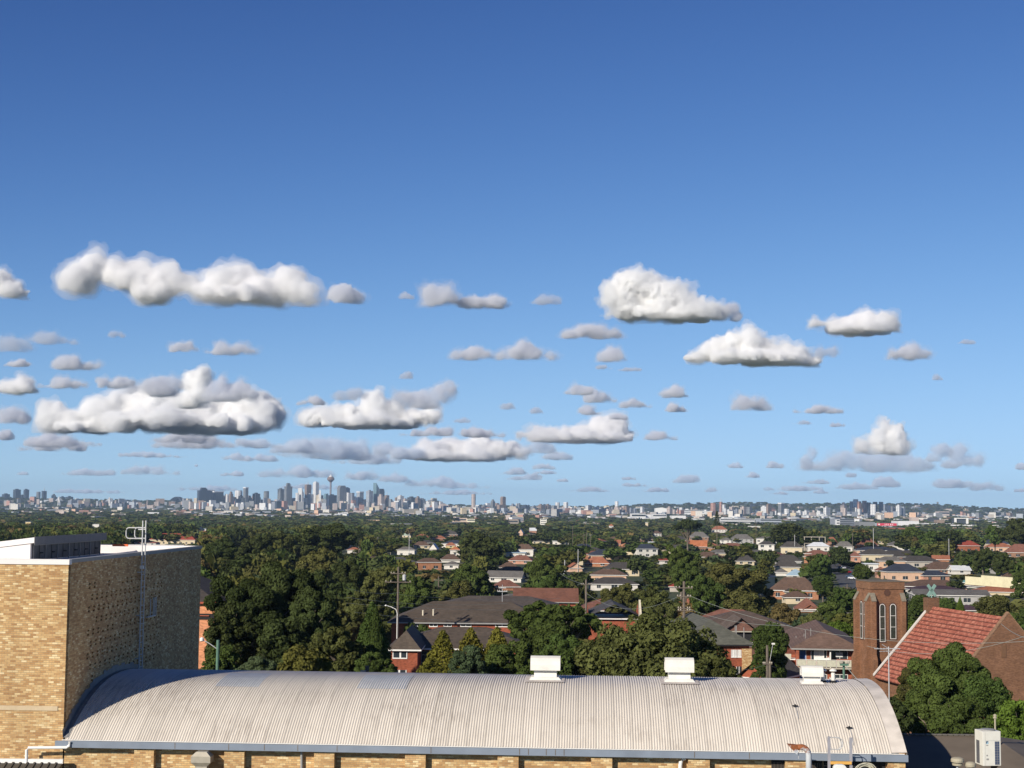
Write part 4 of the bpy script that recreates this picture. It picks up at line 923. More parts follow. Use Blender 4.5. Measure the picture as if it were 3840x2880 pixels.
# ------------------------------------------------------------------ trees
def leaves(lobes, n, s, seed, inner=.72, up=.25):
    rg = np.random.default_rng(seed); Lb = np.array(lobes, float); ar = Lb[:, 3] * Lb[:, 5] + Lb[:, 3] * Lb[:, 4]
    k = rg.choice(len(Lb), n, p=ar / ar.sum()); u = rg.normal(size=(n, 3)); u /= np.linalg.norm(u, axis=1)[:, None]
    c = Lb[k, :3]; r = Lb[k, 3:6]; p = c + u * r * rg.uniform(inner, 1.05, n)[:, None]
    nr = u / r; nr /= np.linalg.norm(nr, axis=1)[:, None]; nr = nr * .9 + rg.normal(size=(n, 3)) * .45 + np.array([0, 0, up]); nr /= np.linalg.norm(nr, axis=1)[:, None]
    t = np.cross(nr, rg.normal(size=(n, 3))); t /= np.linalg.norm(t, axis=1)[:, None]; b = np.cross(nr, t)
    a = (s * rg.uniform(.55, 1.35, n))[:, None]
    v = np.stack([p + t * a, p + b * a * .62, p - t * a, p - b * a * .62], 1).reshape(-1, 3)
    return v, np.arange(4 * n).reshape(n, 4)
def sublobes(main, n, rs, seed, zmin=None, flat=.8):
    rg = random.Random(seed); out = []
    for (cx, cy, cz, rx, ry, rz) in main:
        m = max(3, int(n * rx * rz / sum(q[3] * q[5] for q in main)))
        for i in range(m):
            # even spread over the ellipsoid
            z = 1 - 2 * (i + .5) / m; a = i * 2.39996 + rg.uniform(-.4, .4); q = math.sqrt(max(0, 1 - z * z)); k = rg.uniform(.62, .98)
            r = rs * rg.uniform(.65, 1.35); x_, y_, z_ = cx + rx * q * math.cos(a) * k, cy + ry * q * math.sin(a) * k, cz + rz * z * k
            if zmin is not None and z_ < zmin: continue
            out.append((x_, y_, z_, r, r, r * flat))
    return out
def tree_lobes(kind, seed):
    rg = random.Random(seed * 7 + 1)
    if kind == 'gum':
        main = [(0, 0, 6.3, 2.6, 2.6, 2.6)]
        for i in range(7): a = i * .9 + rg.uniform(-.3, .3); d = rg.uniform(1.6, 3.0); r = rg.uniform(1.3, 2.1); main.append((d * math.cos(a), d * math.sin(a), rg.uniform(4.2, 8.1), r, r, r * .85))
        return main, sublobes(main, 75, .78, seed, 2.6)
    if kind in ('round', 'wide'):
        rx, cz, rz_ = (3.7, 5.9, 3.35) if kind == 'round' else (4.15, 6.0, 3.2)
        big = [(0, 0, cz, rx, rx, rz_)]
        for i in range(6): a = i * 1.05 + rg.uniform(-.3, .3); d = rx * rg.uniform(.42, .6); big.append((d * math.cos(a), d * math.sin(a), cz + rg.uniform(-1.2, 1.3), rx * .5, rx * .5, rz_ * .55))
        return big, [(0, 0, cz, rx * .72, rx * .72, rz_ * .72)] + sublobes(big[:1], 190, .62, seed, 1.4, .85) + sublobes(big[1:], 110, .58, seed + 9, 1.6, .85)
    if kind == 'bush':
        main = [(0, 0, 3.6, 4.0, 4.0, 3.6), (2.2, .5, 5.8, 2.2, 2.2, 2.6), (-2.4, -.5, 5.0, 2.2, 2.2, 2.6), (.2, 1, 7.0, 2.2, 2.2, 2.5)]
        return main, sublobes(main, 90, .8, seed, .2)
    if kind == 'conifer':
        out = []
        for i in range(120):
            z = i / 120; r = 3.9 * (1 - z) ** .85 * rg.uniform(.72, 1.); a = i * 2.4; q = .42 + .75 * (1 - z); out.append((r * math.cos(a), r * math.sin(a), .5 + 9.1 * z, q * .8, q * .8, q * 1.15))
        return [(0, 0, 5, .6, .6, 4)], out
    if kind == 'norfolk':
        out = []
        for t in range(13):
            z = 1.4 + t * .68; R_ = 3.4 * (1 - t / 13.5) + .25
            for a in range(7):
                for q in (.45, .75, 1.): out.append((R_ * q * math.cos(a * .9 + t), R_ * q * math.sin(a * .9 + t), z - q * .1 * R_ * .4, .42, .42, .2))
        out.append((0, 0, 9.7, .25, .25, .5)); return [(0, 0, 5, .4, .4, 4)], out
    if kind == 'umbrella':
        main = []
        for i in range(14): a = i * 2.4; d = 4.0 * math.sqrt((i + .5) / 14); main.append((d * math.cos(a), d * math.sin(a), 8.5 - .11 * d * d + rg.uniform(-.3, .3), 1.45, 1.45, .62))
        return main, sublobes(main, 110, .52, seed, None, .6)
def trunk_mesh(kind, seed, main, th=1.):
    rg = random.Random(seed); mb = MB(); mb.tube([(0, 0, -14), (0, 0, -.55)], [.36 * th, .30 * th], 7, cap=False); top = 9.3 if kind in ('conifer', 'norfolk') else (5.2 if kind != 'umbrella' else 4.4)
    mb.tube([(0, 0, -.6), (.1, 0, top * .5), (rg.uniform(-.2, .2), .1, top)], [.30 * th, .22 * th, .10 * th], 7)
    if kind not in ('conifer', 'norfolk'):
        for (cx, cy, cz, rx, ry, rz) in main[(0 if kind == 'umbrella' else 1):]:
            z0 = rg.uniform(.35, .8) * top; mid = (cx * .45, cy * .45, z0 + (cz - z0) * .55); mb.tube([(0.05, 0, z0), mid, (cx, cy, cz)], [.15 * th, .10 * th, .04 * th], 5)
            for _ in range(2): mb.tube([mid, (cx + rg.uniform(-1, 1) * rx * .7, cy + rg.uniform(-1, 1) * ry * .7, cz + rg.uniform(.0, .7) * rz)], [.07 * th, .025 * th], 4)
    return mb.mesh('trunk', M_BARK)
_TM = {}
LOD = {'h': (62000, .125), 'n': (21000, .205), 'm': (4600, .42), 'f': (1100, .75)}
def tree_mesh(kind, seed, lod):
    k = (kind, seed, lod)
    if k not in _TM:
        main, sub = tree_lobes(kind, seed); n, s = LOD[lod]
        if kind in ('conifer', 'norfolk'): n = int(n * .8); s *= .8
        v, f = leaves(sub, n, s, seed, up=.1 if kind == 'conifer' else .25)
        _TM[k] = (np_mesh('crown', v, f, [M_LEAF]), trunk_mesh(kind, seed, main))
    return _TM[k]
NTREE = [0]
GREENS = dict(olive=(.105,.115,.038), dark=(.052,.070,.030), mid=(.068,.102,.034), bright=(.11,.17,.036), yellow=(.145,.150,.036), blue=(.062,.09,.055), brown=(.145,.115,.058), gum=(.098,.108,.044))
def tree(x, y, z, w_, h, kind='gum', seed=0, lod='m', col='olive', name='gum_tree', lab='', group=None, px=None, jit=.12, rz=None, asp=None):
    cm, tm = tree_mesh(kind, seed, lod); e = empty(name, (x, y, z), random.uniform(0, 6.28) if rz is None else rz); sx = w_ / (8.4 if kind in ('gum', 'bush', 'round') else 8.8)
    sz = h / 9.9; up = 0.
    if asp: sz = min(sz, sx * asp); up = h - 9.9 * sz
    e.scale = (sx, sx * random.uniform(.9, 1.1), sz)
    for nm, me in (('trunk', tm), ('crown', cm)):
        o = bpy.data.objects.new(nm, me); COL.objects.link(o); o.parent = e; o.location.z = up / sz
        if nm == 'crown':
            c = GREENS[col]; k = 1 + random.uniform(-jit, jit); o.color = (c[0] * k * (1 + random.uniform(-jit, jit) * .6), c[1] * k, c[2] * k, 1)
    tag(e, lab, 'tree', group, px=px); NTREE[0] += 1; return e
ASP = dict(gum=1.15, round=1., wide=.95, bush=1.05, conifer=1.3, norfolk=1.6, umbrella=1.0)
def ptree(x0, x1, yt, Y, kind, col, lab, lod='n', seed=None, name='gum_tree', hmax=None, px=None, group=None, hs=1.):
    asp = ASP[kind] * hs
    xm = (x0 + x1) / 2; t_ = P(xm, yt, Y); z = gz(t_.x, Y)
    if hmax and t_.z - z > hmax: z = t_.z - hmax
    return tree(t_.x, Y, z, S(x1 - x0, Y), t_.z - z, kind, seed if seed is not None else NTREE[0] % 3, lod, col, name, lab, group, px=px, asp=asp)
# near trees, by hand
ptree(2130, 2770, 2268, 122, 'wide', 'gum', 'huge round olive gum tree rising behind the middle of the vault', 'h', 1)
ptree(2120, 2330, 2420, 128, 'bush', 'gum', 'olive bushy tree at the left foot of the huge round gum', 'n', 0)
ptree(2560, 2790, 2440, 118, 'bush', 'gum', 'olive bushy tree at the right foot of the huge round gum', 'n', 1)
ptree(790, 1130, 2130, 150, 'gum', 'dark', 'tallest dark casuarina tree in the big grove right of the brick block', 'h', 0)
ptree(900, 1270, 2100, 168, 'gum', 'dark', 'broad dark tree at the back of the big grove', 'h', 1)
ptree(1040, 1290, 2190, 145, 'gum', 'dark', 'shadowy dark tree on the right side of the big grove', 'n', 2)
ptree(760, 980, 2250, 138, 'bush', 'dark', 'dark bushy tree low at the left side of the big grove', 'n', 0)
ptree(930, 1220, 2290, 138, 'bush', 'dark', 'dark tree at the foot of the big grove above the brown bush', 'n', 1)
ptree(1160, 1360, 2330, 128, 'bush', 'gum', 'greyish olive tree between the big grove and the cypress', 'n', 2)
ptree(735, 920, 2400, 124, 'bush', 'mid', 'green bush around the green street lamp', 'n', 1)
ptree(880, 1090, 2440, 118, 'bush', 'blue', 'greyish green bush right of the green street lamp', 'n', 2)
ptree(1010, 1310, 2405, 108, 'bush', 'olive', 'brown-green bush rising just behind the vault ridge', 'n', 0)
ptree(1290, 1500, 2258, 132, 'conifer', 'mid', 'green pointed cypress tree, the larger of the pair', 'n', 0, 'cypress_tree', hs=.95)
ptree(1365, 1455, 2268, 131, 'conifer', 'mid', 'slimmer cypress tree merging with the larger pointed one', 'n', 1, 'cypress_tree', hs=2.)
ptree(1330, 1480, 2430, 126, 'bush', 'mid', 'green bush at the foot of the pointed cypresses', 'n', 1)
for (a, b, t_, c, l_) in ((1535, 1790, 2362, 'yellow', 'yellow-green conifer in front of the lower long roof, left one'), (1640, 1890, 2354, 'yellow', 'yellow-green conifer in front of the lower long roof, middle one'), (1750, 1980, 2350, 'yellow', 'yellow-green conifer in front of the lower long roof, right one'), (1680, 1830, 2408, 'blue', 'blue-green conifer between the yellow-green conifers')):
    ptree(a, b, t_, 132 if c == 'yellow' else 126, 'conifer' if c == 'yellow' else 'bush', c, l_, 'n', NTREE[0] % 2, 'conifer_tree', hs=.72 if c == 'yellow' else 1.)
ptree(1570, 1680, 2460, 122, 'bush', 'yellow', 'low yellow-green shrub beside the red brick stair wing', 'm', 0)
ptree(1880, 2245, 2232, 172, 'umbrella', 'mid', 'spreading flat topped tree with visible branches over the long roofs', 'n', 0, 'umbrella_tree')
ptree(1900, 2130, 2330, 160, 'gum', 'mid', 'green tree under the spreading flat topped tree', 'n', 1)
ptree(1780, 1990, 2400, 130, 'bush', 'mid', 'green bushy tree left of the leftmost roof vent', 'n', 2)
ptree(1930, 2170, 2405, 126, 'bush', 'mid', 'green bushy tree directly behind the leftmost roof vent', 'n', 1)
ptree(2060, 2260, 2360, 150, 'gum', 'mid', 'green tree between the flat topped tree and the huge gum', 'n', 0)
ptree(2806, 2966, 2324, 176, 'round', 'mid', 'rounded green tree behind the floodlight pole', 'n', 1)
ptree(2812, 2958, 2395, 178, 'bush', 'mid', 'lower green mass under the rounded tree by the floodlight pole', 'n', 0)
ptree(3385, 3720, 2408, 122, 'gum', 'mid', 'large rounded green tree in front of the red church roof', 'h', 1, px=None)
ptree(3600, 3790, 2520, 116, 'round', 'mid', 'rounded green tree before the near church gable', 'n', 1)
ptree(3380, 3560, 2560, 112, 'bush', 'mid', 'green bushy tree beside the television aerial', 'n', 2)
ptree(3500, 3760, 2590, 106, 'bush', 'mid', 'dense green bush above the ridge of the low brown roof', 'n', 0)
ptree(3700, 3960, 2600, 104, 'bush', 'bright', 'bright green bush at the right edge behind the slim flue', 'n', 1)
ptree(3280, 3420, 2600, 108, 'bush', 'dark', 'dark bush under the television aerial', 'm', 1)
ptree(3350, 3500, 2490, 140, 'bush', 'gum', 'olive shrub at the foot of the church tower', 'n', 1)
# middle distance, by hand
for (a, b, t_, Y, kd, c, l_, lo_, nm) in (
    (3080, 3215, 2320, 235, 'round', 'bright', 'bright green tree tucked left of the church tower', 'n', 'gum_tree'),
    (3060, 3200, 2240, 290, 'gum', 'mid', 'green tree on the slope left of the church tower', 'n', 'gum_tree'),
    (3110, 3225, 2190, 330, 'gum', 'mid', 'green tree above the bright one left of the church tower', 'm', 'gum_tree'),
    (2980, 3110, 2290, 280, 'gum', 'gum', 'olive tree behind the roof of the balcony flats', 'n', 'gum_tree'),
    (2860, 3010, 2250, 300, 'bush', 'brown', 'brownish olive tree beyond the wide brown roof', 'n', 'gum_tree'),
    (2600, 2900, 2090, 340, 'gum', 'gum', 'very large olive gum tree in the middle of the right suburb', 'h', 'gum_tree'),
    (2560, 2740, 2150, 310, 'gum', 'mid', 'green tree left of the very large olive gum', 'n', 'gum_tree'),
    (2700, 2920, 2200, 300, 'bush', 'gum', 'olive tree below the very large olive gum', 'n', 'gum_tree'),
    (2490, 2620, 2030, 420, 'gum', 'mid', 'tall green tree stand below the umbrella pine', 'n', 'gum_tree'),
    (2500, 2640, 2100, 380, 'gum', 'mid', 'green tree right of the red barn like roof', 'n', 'gum_tree'),
    (2380, 2550, 2180, 270, 'gum', 'gum', 'olive tree behind the many-armed power pole', 'n', 'gum_tree'),
    (2240, 2400, 2175, 290, 'gum', 'gum', 'olive tree right of the stout timber pole', 'n', 'gum_tree'),
    (1960, 2110, 2085, 420, 'gum', 'mid', 'green tree left of the navy roofed peach house', 'n', 'gum_tree'),
    (1990, 2140, 2140, 340, 'gum', 'mid', 'green tree above the big reddish brown roof', 'n', 'gum_tree'),
    (1715, 1890, 1985, 640, 'gum', 'dark', 'large dark tree clump right of the dormer windows house', 'm', 'gum_tree'),
    (1690, 1860, 2110, 400, 'gum', 'mid', 'green tree above the upper long roof, centre', 'n', 'gum_tree'),
    (1490, 1640, 2145, 290, 'gum', 'mid', 'green tree right of the tall crossarm pole', 'n', 'gum_tree'),
    (1640, 1800, 2165, 300, 'bush', 'gum', 'olive tree behind the upper long roof', 'n', 'gum_tree'),
    (1350, 1500, 2120, 270, 'gum', 'gum', 'olive tree left of the tall crossarm pole', 'n', 'gum_tree'),
    (1300, 1450, 2190, 230, 'gum', 'gum', 'olive tree just left of the upper long roof', 'n', 'gum_tree'),
    (1230, 1390, 2080, 330, 'gum', 'dark', 'dark tree above the pointed cypresses', 'n', 'gum_tree'),
    (1090, 1340, 1958, 620, 'gum', 'dark', 'tall dark gum grove standing above the big grove', 'n', 'gum_tree'),
    (980, 1150, 1975, 600, 'gum', 'gum', 'tall olive gum left of the tall dark gum grove', 'n', 'gum_tree'),
    (880, 1030, 1990, 560, 'gum', 'dark', 'tall dark tree above the right end of the brick block', 'n', 'gum_tree'),
    (760, 900, 2010, 480, 'gum', 'dark', 'dark tree just right of the block parapet corner', 'n', 'gum_tree'),
    (800, 900, 2060, 380, 'norfolk', 'dark', 'dark pine with layered branches right of the brick block', 'n', 'pine_tree'),
    (740, 900, 2150, 250, 'gum', 'mid', 'green tree right of the brick block above the orange flats', 'n', 'gum_tree'),
    (1080, 1280, 2050, 380, 'gum', 'gum', 'greyish gum tree in the middle of the left woods', 'n', 'gum_tree'),
    (3400, 3500, 2225, 300, 'round', 'mid', 'round green tree between the church tower and the copper cross', 'n', 'gum_tree'),
    (3500, 3600, 2235, 290, 'round', 'mid', 'round green tree right of the copper cross', 'n', 'gum_tree'),
    (3580, 3620, 2238, 280, 'conifer', 'bright', 'small pointed cypress above the red church roof', 'n', 'cypress_tree'),
    (3660, 3800, 2222, 300, 'wide', 'gum', 'rounded olive tree above the near church gable', 'n', 'gum_tree'),
    (3770, 3900, 2270, 280, 'bush', 'mid', 'green tree at the right edge above the brick gable', 'n', 'gum_tree'),
    (3640, 3730, 2050, 560, 'gum', 'dark', 'dark tree below the red roofed house at far right', 'n', 'gum_tree'),
    (3710, 3800, 2060, 520, 'gum', 'dark', 'dark tree left of the terracotta roofs at the right edge', 'n', 'gum_tree'),
    (3790, 3900, 2120, 450, 'bush', 'mid', 'green tree at the right edge beside the cream wall', 'n', 'gum_tree'),
    (3195, 3270, 2110, 480, 'round', 'mid', 'round green tree left of the pink brick terraces', 'n', 'gum_tree'),
    (3110, 3185, 2045, 700, 'round', 'dark', 'dark round tree above the street with parked cars', 'm', 'gum_tree'),
    (3030, 3120, 2080, 560, 'gum', 'mid', 'tall green tree left of the street with parked cars', 'n', 'gum_tree'),
    (3040, 3130, 2150, 420, 'round', 'mid', 'round green tree below the street with parked cars', 'n', 'gum_tree'),
    (3745, 3900, 1932, 880, 'gum', 'dark', 'tall dark gum on the crest at the right edge', 'n', 'gum_tree'),
    (3690, 3770, 1962, 900, 'gum', 'mid', 'smaller gum on the crest near the right edge', 'm', 'gum_tree'),
    (2885, 3025, 1958, 980, 'wide', 'dark', 'dark spreading tree on the crest above the white two storey house', 'm', 'gum_tree'),
    (3375, 3470, 1972, 960, 'wide', 'mid', 'spreading tree on the crest below the red sign building', 'm', 'gum_tree'),
    (3500, 3610, 1985, 940, 'wide', 'dark', 'dark spreading tree on the crest right of the red sign building', 'm', 'gum_tree'),
    (3440, 3520, 1990, 930, 'gum', 'mid', 'green gum between the two spreading crest trees', 'm', 'gum_tree'),
    (2530, 2628, 1942, 1000, 'umbrella', 'dark', 'umbrella shaped pine with a bare pale trunk on the skyline', 'm', 'pine_tree'),
    (2672, 2705, 1916, 1150, 'norfolk', 'dark', 'tall tiered norfolk pine standing on the skyline', 'm', 'pine_tree'),
    (1325, 1370, 1975, 900, 'norfolk', 'dark', 'tiered pine in the dark woods left of centre', 'm', 'pine_tree')):
    ptree(a, b, t_, Y, kd, c, l_, lo_, None, nm, hmax=22)
# ------------------------------------------------------------------ suburb houses, listed by hand (pixel box of roof and walls)
RC_ = dict(dk=(.062,.056,.052), nv=(.035,.042,.062), br=(.115,.072,.052), gr=(.135,.125,.115), tc=(.30,.115,.065), og=(.38,.135,.06), rd=(.27,.055,.035), wh=(.62,.64,.66), bl=(.28,.38,.46), gn=(.33,.42,.36), pl=(.06,.035,.045), tl=(.12,.30,.29), rb=(.19,.085,.06))
WC_ = dict(wh=(.62,.59,.54), cr=(.58,.49,.34), pe=(.60,.40,.28), ob=(.36,.17,.095), br=(.26,.15,.10), gy=(.36,.35,.34), rb=(.30,.11,.06), ye=(.64,.50,.24), pk=(.50,.27,.19), cc=(.42,.38,.33))
RN = dict(dk='dark grey', nv='navy', br='brown', gr='grey', tc='terracotta', og='bright orange', rd='red', wh='white metal', bl='pale blue metal', gn='pale green', pl='plum', tl='teal', rb='reddish brown')
WN = dict(wh='white', cr='cream', pe='peach', ob='orange brick', br='brown brick', gy='grey', rb='red brick', ye='yellow', pk='pink brick', cc='bare concrete')
def region(px):
    for a, t in ((700, 'left of the access ladder'), (1000, 'above the big dark grove'), (1330, 'in the left woods'), (1560, 'left of the dormer windows house'), (1760, 'below the cream factory'), (1960, 'left of the big umbrella tree'), (2230, 'above the reddish brown roof'), (2460, 'left of the umbrella pine'), (2700, 'under the umbrella pine'), (2960, 'above the very large gum'), (3230, 'near the street with cars'), (3480, 'above the church tower'), (3660, 'above the copper cross')):
        if px < a: return t
    return 'near the right edge'
HOUSES = [  # x0, x1, ytop, yeave, ybase, roof, wall, type, storeys-ish label extra
 (1508,1545,1998,2008,2014,'gn','cr','hip'),(1460,1510,2056,2068,2080,'br','cr','hip'),(1488,1560,2050,2062,2085,'gr','wh','hip'),(1610,1643,2038,2058,2062,'wh','wh','gable'),
 (1686,1728,2048,2062,2083,'og','wh','hip'),(1560,1655,2092,2108,2136,'br','ob','hip'),(1652,1725,2078,2098,2108,'br','wh','hip'),(1664,1726,2104,2118,2133,'gr','wh','hip'),
 (1664,1720,1988,2004,2010,'dk','br','hip'),(1610,1672,2008,2020,2026,'tc','ob','hip'),(1668,1712,2034,2046,2054,'tc','ye','hip'),(1548,1612,2030,2046,2056,'br','cr','hip'),
 (1925,2008,2040,2060,2084,'br','wh','hip'),(1896,1975,2062,2074,2090,'bl','wh','flat'),(1908,2004,2082,2102,2114,'rb','pk','hip'),(1872,1945,2108,2128,2134,'br','cr','hip'),
 (1856,1986,2124,2142,2150,'dk','gy','hip'),(1828,1968,2140,2166,2183,'gr','wh','gable'),(1848,1946,2174,2200,2212,'rb','ob','hip'),(1990,2062,2014,2030,2038,'dk','cr','hip'),
 (2072,2128,2024,2030,2042,'wh','wh','flat'),(1985,2012,1979,1990,1998,'wh','pk','gable'),(1944,1964,1984,1998,2008,'wh','pe','gable'),
 (2208,2342,2060,2082,2102,'nv','pe','hip'),(2194,2292,2088,2112,2124,'tc','ob','hip'),(2128,2184,2110,2130,2142,'tc','pe','gable'),(2262,2402,2108,2134,2158,'dk','cr','hip'),
 (2215,2356,2134,2156,2186,'br','pe','hip'),(2210,2395,2164,2190,2212,'dk','wh','hip'),(2380,2466,2040,2058,2088,'nv','wh','hip'),(2590,2654,2026,2050,2068,'og','br','gable'),
 (2586,2662,1994,2014,2032,'gr','br','hip'),(2670,2728,1972,1986,2000,'tc','wh','hip'),(2740,2830,2003,2022,2036,'gr','gy','hip'),(2700,2745,2016,2026,2040,'gr','wh','hip'),
 (2838,2918,2012,2020,2048,'gr','wh','hip'),(2845,2910,2029,2042,2070,'dk','wh','hip'),(2930,3014,2030,2052,2076,'dk','cr','hip'),(3030,3114,2033,2048,2066,'wh','wh','hip'),
 (2510,2596,2180,2200,2218,'rd','cc','hip'),(2468,2522,2094,2102,2114,'rd','wh','gable'),(2500,2536,2046,2064,2074,'cr' if 0 else 'gr','cr','gable'),(2760,2832,2080,2104,2118,'dk','cr','hip'),
 (2908,3012,2080,2104,2112,'dk','gy','hip'),(2908,3004,2094,2126,2152,'dk','cr','hip'),(2952,3024,2134,2158,2178,'bl','wh','hip'),(2910,2960,2130,2146,2158,'gr','wh','hip'),
 (2895,3086,2164,2214,2246,'br','ob','hip'),(2935,3086,2190,2218,2246,'dk','cr','hip'),(2940,3042,2216,2240,2262,'br','cr','hip'),(2984,3082,2242,2284,2296,'rb','ob','hip'),(3012,3064,2266,2290,2298,'og','ob','gable'),
 (3218,3294,2020,2044,2054,'rb','rb','hip'),(3134,3206,2030,2050,2068,'gr','wh','hip'),(3100,3142,2014,2036,2046,'tc','pk','hip'),(3214,3390,2050,2064,2074,'nv','pe','hip'),
 (3230,3350,2058,2080,2104,'dk','cr','hip'),(3290,3500,2064,2088,2096,'dk','pk','hip'),(3292,3400,2086,2104,2128,'gr','pe','hip'),(3380,3530,2084,2106,2128,'dk','cc','hip'),
 (3320,3462,2114,2144,2178,'nv','pe','hip'),(3446,3562,2138,2158,2180,'nv','pk','hip'),(3190,3232,2068,2086,2106,'rb','pk','hip'),(3470,3600,2106,2136,2150,'br','ob','hip'),
 (3566,3642,2120,2138,2152,'wh','wh','gable'),(3588,3676,2027,2046,2068,'rd','rb','hip'),(3690,3792,2024,2040,2050,'nv','cr','hip'),(3704,3806,2036,2052,2068,'tc','pe','hip'),
 (3780,3900,2040,2072,2090,'rb','br','hip'),(3500,3566,2082,2098,2106,'tc','ob','gable'),(3400,3642,2174,2200,2212,'br','pe','hip'),(3416,3622,2196,2212,2222,'pl','wh','hip'),
 (3440,3722,2210,2232,2266,'gr','gy','gable'),(3676,3900,2194,2220,2232,'tc','cr','hip'),(3618,3676,2166,2184,2196,'tl','cr','hip'),(3646,3792,2170,2198,2206,'br','wh','hip'),
 (3620,3666,2268,2288,2306,'pl','cr','hip'),(3690,3760,2286,2300,2310,'wh','cr','hip'),
 (3290,3330,2126,2140,2166,'rb','pk','hip'),(3240,3300,2100,2116,2140,'wh','wh','flat'),(560,740,2000,2024,2040,'rd','cr','hip'),(505,590,2028,2036,2044,'rd','wh','hip'),
 (95,118,1955,1958,1968,'wh','ye','flat'),(345,374,1962,1966,1980,'wh','wh','flat'),(745,775,1978,1983,1990,'bl','wh','flat'),(1120,1152,2085,2096,2112,'bl','gy','gable'),
 (1290,1345,2030,2046,2056,'dk','ye','hip'),(1300,1352,2052,2062,2075,'tc','wh','hip'),(1230,1262,2040,2052,2060,'br','cr','hip'),(880,950,2040,2052,2062,'dk','br','hip'),(2440,2480,1990,2000,2010,'br','wh','hip'),
 (2400,2450,2010,2022,2030,'br','br','hip'),(2280,2330,2024,2040,2050,'tc','ob','gable'),(2285,2300,1965,1972,1980,'og','wh','hip'),(2420,2432,1956,1960,1966,'wh','cr','flat'),(3290,3330,2020,2030,2044,'dk','cr','gable')]
SEEN = []
for (x0, x1, yt, ye, yb, rc, wc, ty) in HOUSES:
    g_ = solve_ground((x0 + x1) / 2, yb + 3); Y = min(g_.y, 2300.)
    top, eav, base = P((x0+x1)/2, yt, Y), P((x0+x1)/2, ye, Y), P((x0+x1)/2, yb + 3, Y)
    W = max(S(x1 - x0, Y) - 1., 4.); Dp = min(max(W * .62, 6.), 14.); hh = eav.z - base.z; 
    # depth of the roof raises its ridge in the picture: correct for it
    rh = max(P((x0+x1)/2, yt, Y + Dp / 2).z - eav.z, .45)
    rz = R(random.uniform(-14, 14)) if ty != 'flat' else R(-6)
    big = (x1 - x0) > 60
    wm = M_BRICK if wc in ('ob', 'rb', 'br', 'pk') else M_PLASTER
    e = house((eav.x, Y + Dp / 2, base.z), rz, W, Dp, hh, rh, ty, RC_[rc], WC_[wc], wm, detail=hh > 1.9 and (x1 - x0) > 35, roofmat=M_METAL if rc in ('wh', 'bl', 'gn') else None)
    if big and hh > 2.2 and ty == 'hip':
        pass
    tag(e, f"{WN[wc]} house with a {RN[rc]} {'pitched' if ty == 'hip' else ty} roof {region((x0+x1)/2)}", 'house', px=(x0 + x1) / 2)
    SEEN.append((x0, x1, yt, yb, Y)); BOX.append((x0 - 2, yt - 1, x1 + 2, yb - (yb - ye) * .35, Y - 4))
NH = len(HOUSES)
# special facades
def block_box(x0, x1, yt, yb, wc, lab, name='low_rise_block', cat='building', Y=None, dep=14., rz=-.2, floors=3, rows=True):
    g_ = solve_ground((x0+x1)/2, yb); Y = Y or g_.y; a, b = P(x0, yt, Y), P(x1, yt, Y); zb = gz(a.x, Y) - 1; w_ = b.x - a.x
    e = empty(name, ((a.x + b.x)/2, Y + dep/2, zb), rz); H = a.z - zb; MB().box(-w_/2, w_/2, -dep/2, dep/2, 0, H).build('wall', M_PLASTER, e, wc)
    MB().box(-w_/2 - .3, w_/2 + .3, -dep/2 - .3, dep/2 + .3, H + .01, H + .5).build('roof_slab', M_PLASTER, e, tuple(c * .9 for c in wc))
    top = P(x0, yb, Y).z - zb
    for k in range(floors):
        z = top + (H - top) * (k + .45) / floors; MB().box(-w_/2 + w_ * .08, w_/2 - w_ * .08, -dep/2 - .05, -dep/2 + .02, z, z + (H - top) / floors * .35).build('window_band', M_GLASS, e)
    tag(e, lab, cat); BOX.append((x0, yt, x1, yb, Y)); return e
block_box(1905, 1963, 1938, 1952, (.66,.60,.44), 'long cream two storey block with a taller cream tower on it', rz=0)
block_box(1932, 1964, 1924, 1938, (.70,.64,.46), 'tall cream square block with small dark windows, centre distance', rz=0, floors=2)
block_box(1905, 1945, 1950, 1964, (.30,.26,.22), 'brown brick podium below the long cream block', rz=0, floors=1)
block_box(2026, 2050, 1946, 1968, (.78,.75,.66), 'white stepped block with three balcony tiers, centre distance', rz=0, floors=3)
block_box(1696, 1752, 1943, 1958, (.55,.42,.33), 'long pale factory with a white parapet on the wooded skyline', 'factory', rz=0, floors=1)
block_box(1750, 1781, 1946, 1958, (.72,.67,.50), 'cream warehouse joined to the right of the long pale factory', 'warehouse', rz=.05, floors=1)
# unfinished concrete frame on the crest
g_ = solve_ground(3057, 2066); Y = g_.y; e = empty('concrete_frame', (P(3057, 2050, Y).x, Y + 5, P(3057, 2066, Y).z), 0); tag(e, 'unfinished open concrete house frame behind the white metal roof', 'building site')
w2 = S(80, Y) / 2; zt = P(3057, 2013, Y).z - e.location.z
for z in (zt, zt * .55): MB().box(-w2, w2, -4, 4, z - .35, z).build('slab', M_CONC, e)
for xx in (-w2, -w2 * .35, w2 * .4, w2 - .4):
    for yy_ in (-4, 3.6): MB().box(xx, xx + .4, yy_ + .01, yy_ + .39, -3, zt - .36).build('column', M_CONC, e)
MB().box(-w2 + .4, w2 - .5, 1, 1.2, -3, zt - .37).build('rear_wall', M_PLASTER, e, (.30,.27,.24)); BOX.append((3017, 2012, 3097, 2060, Y))
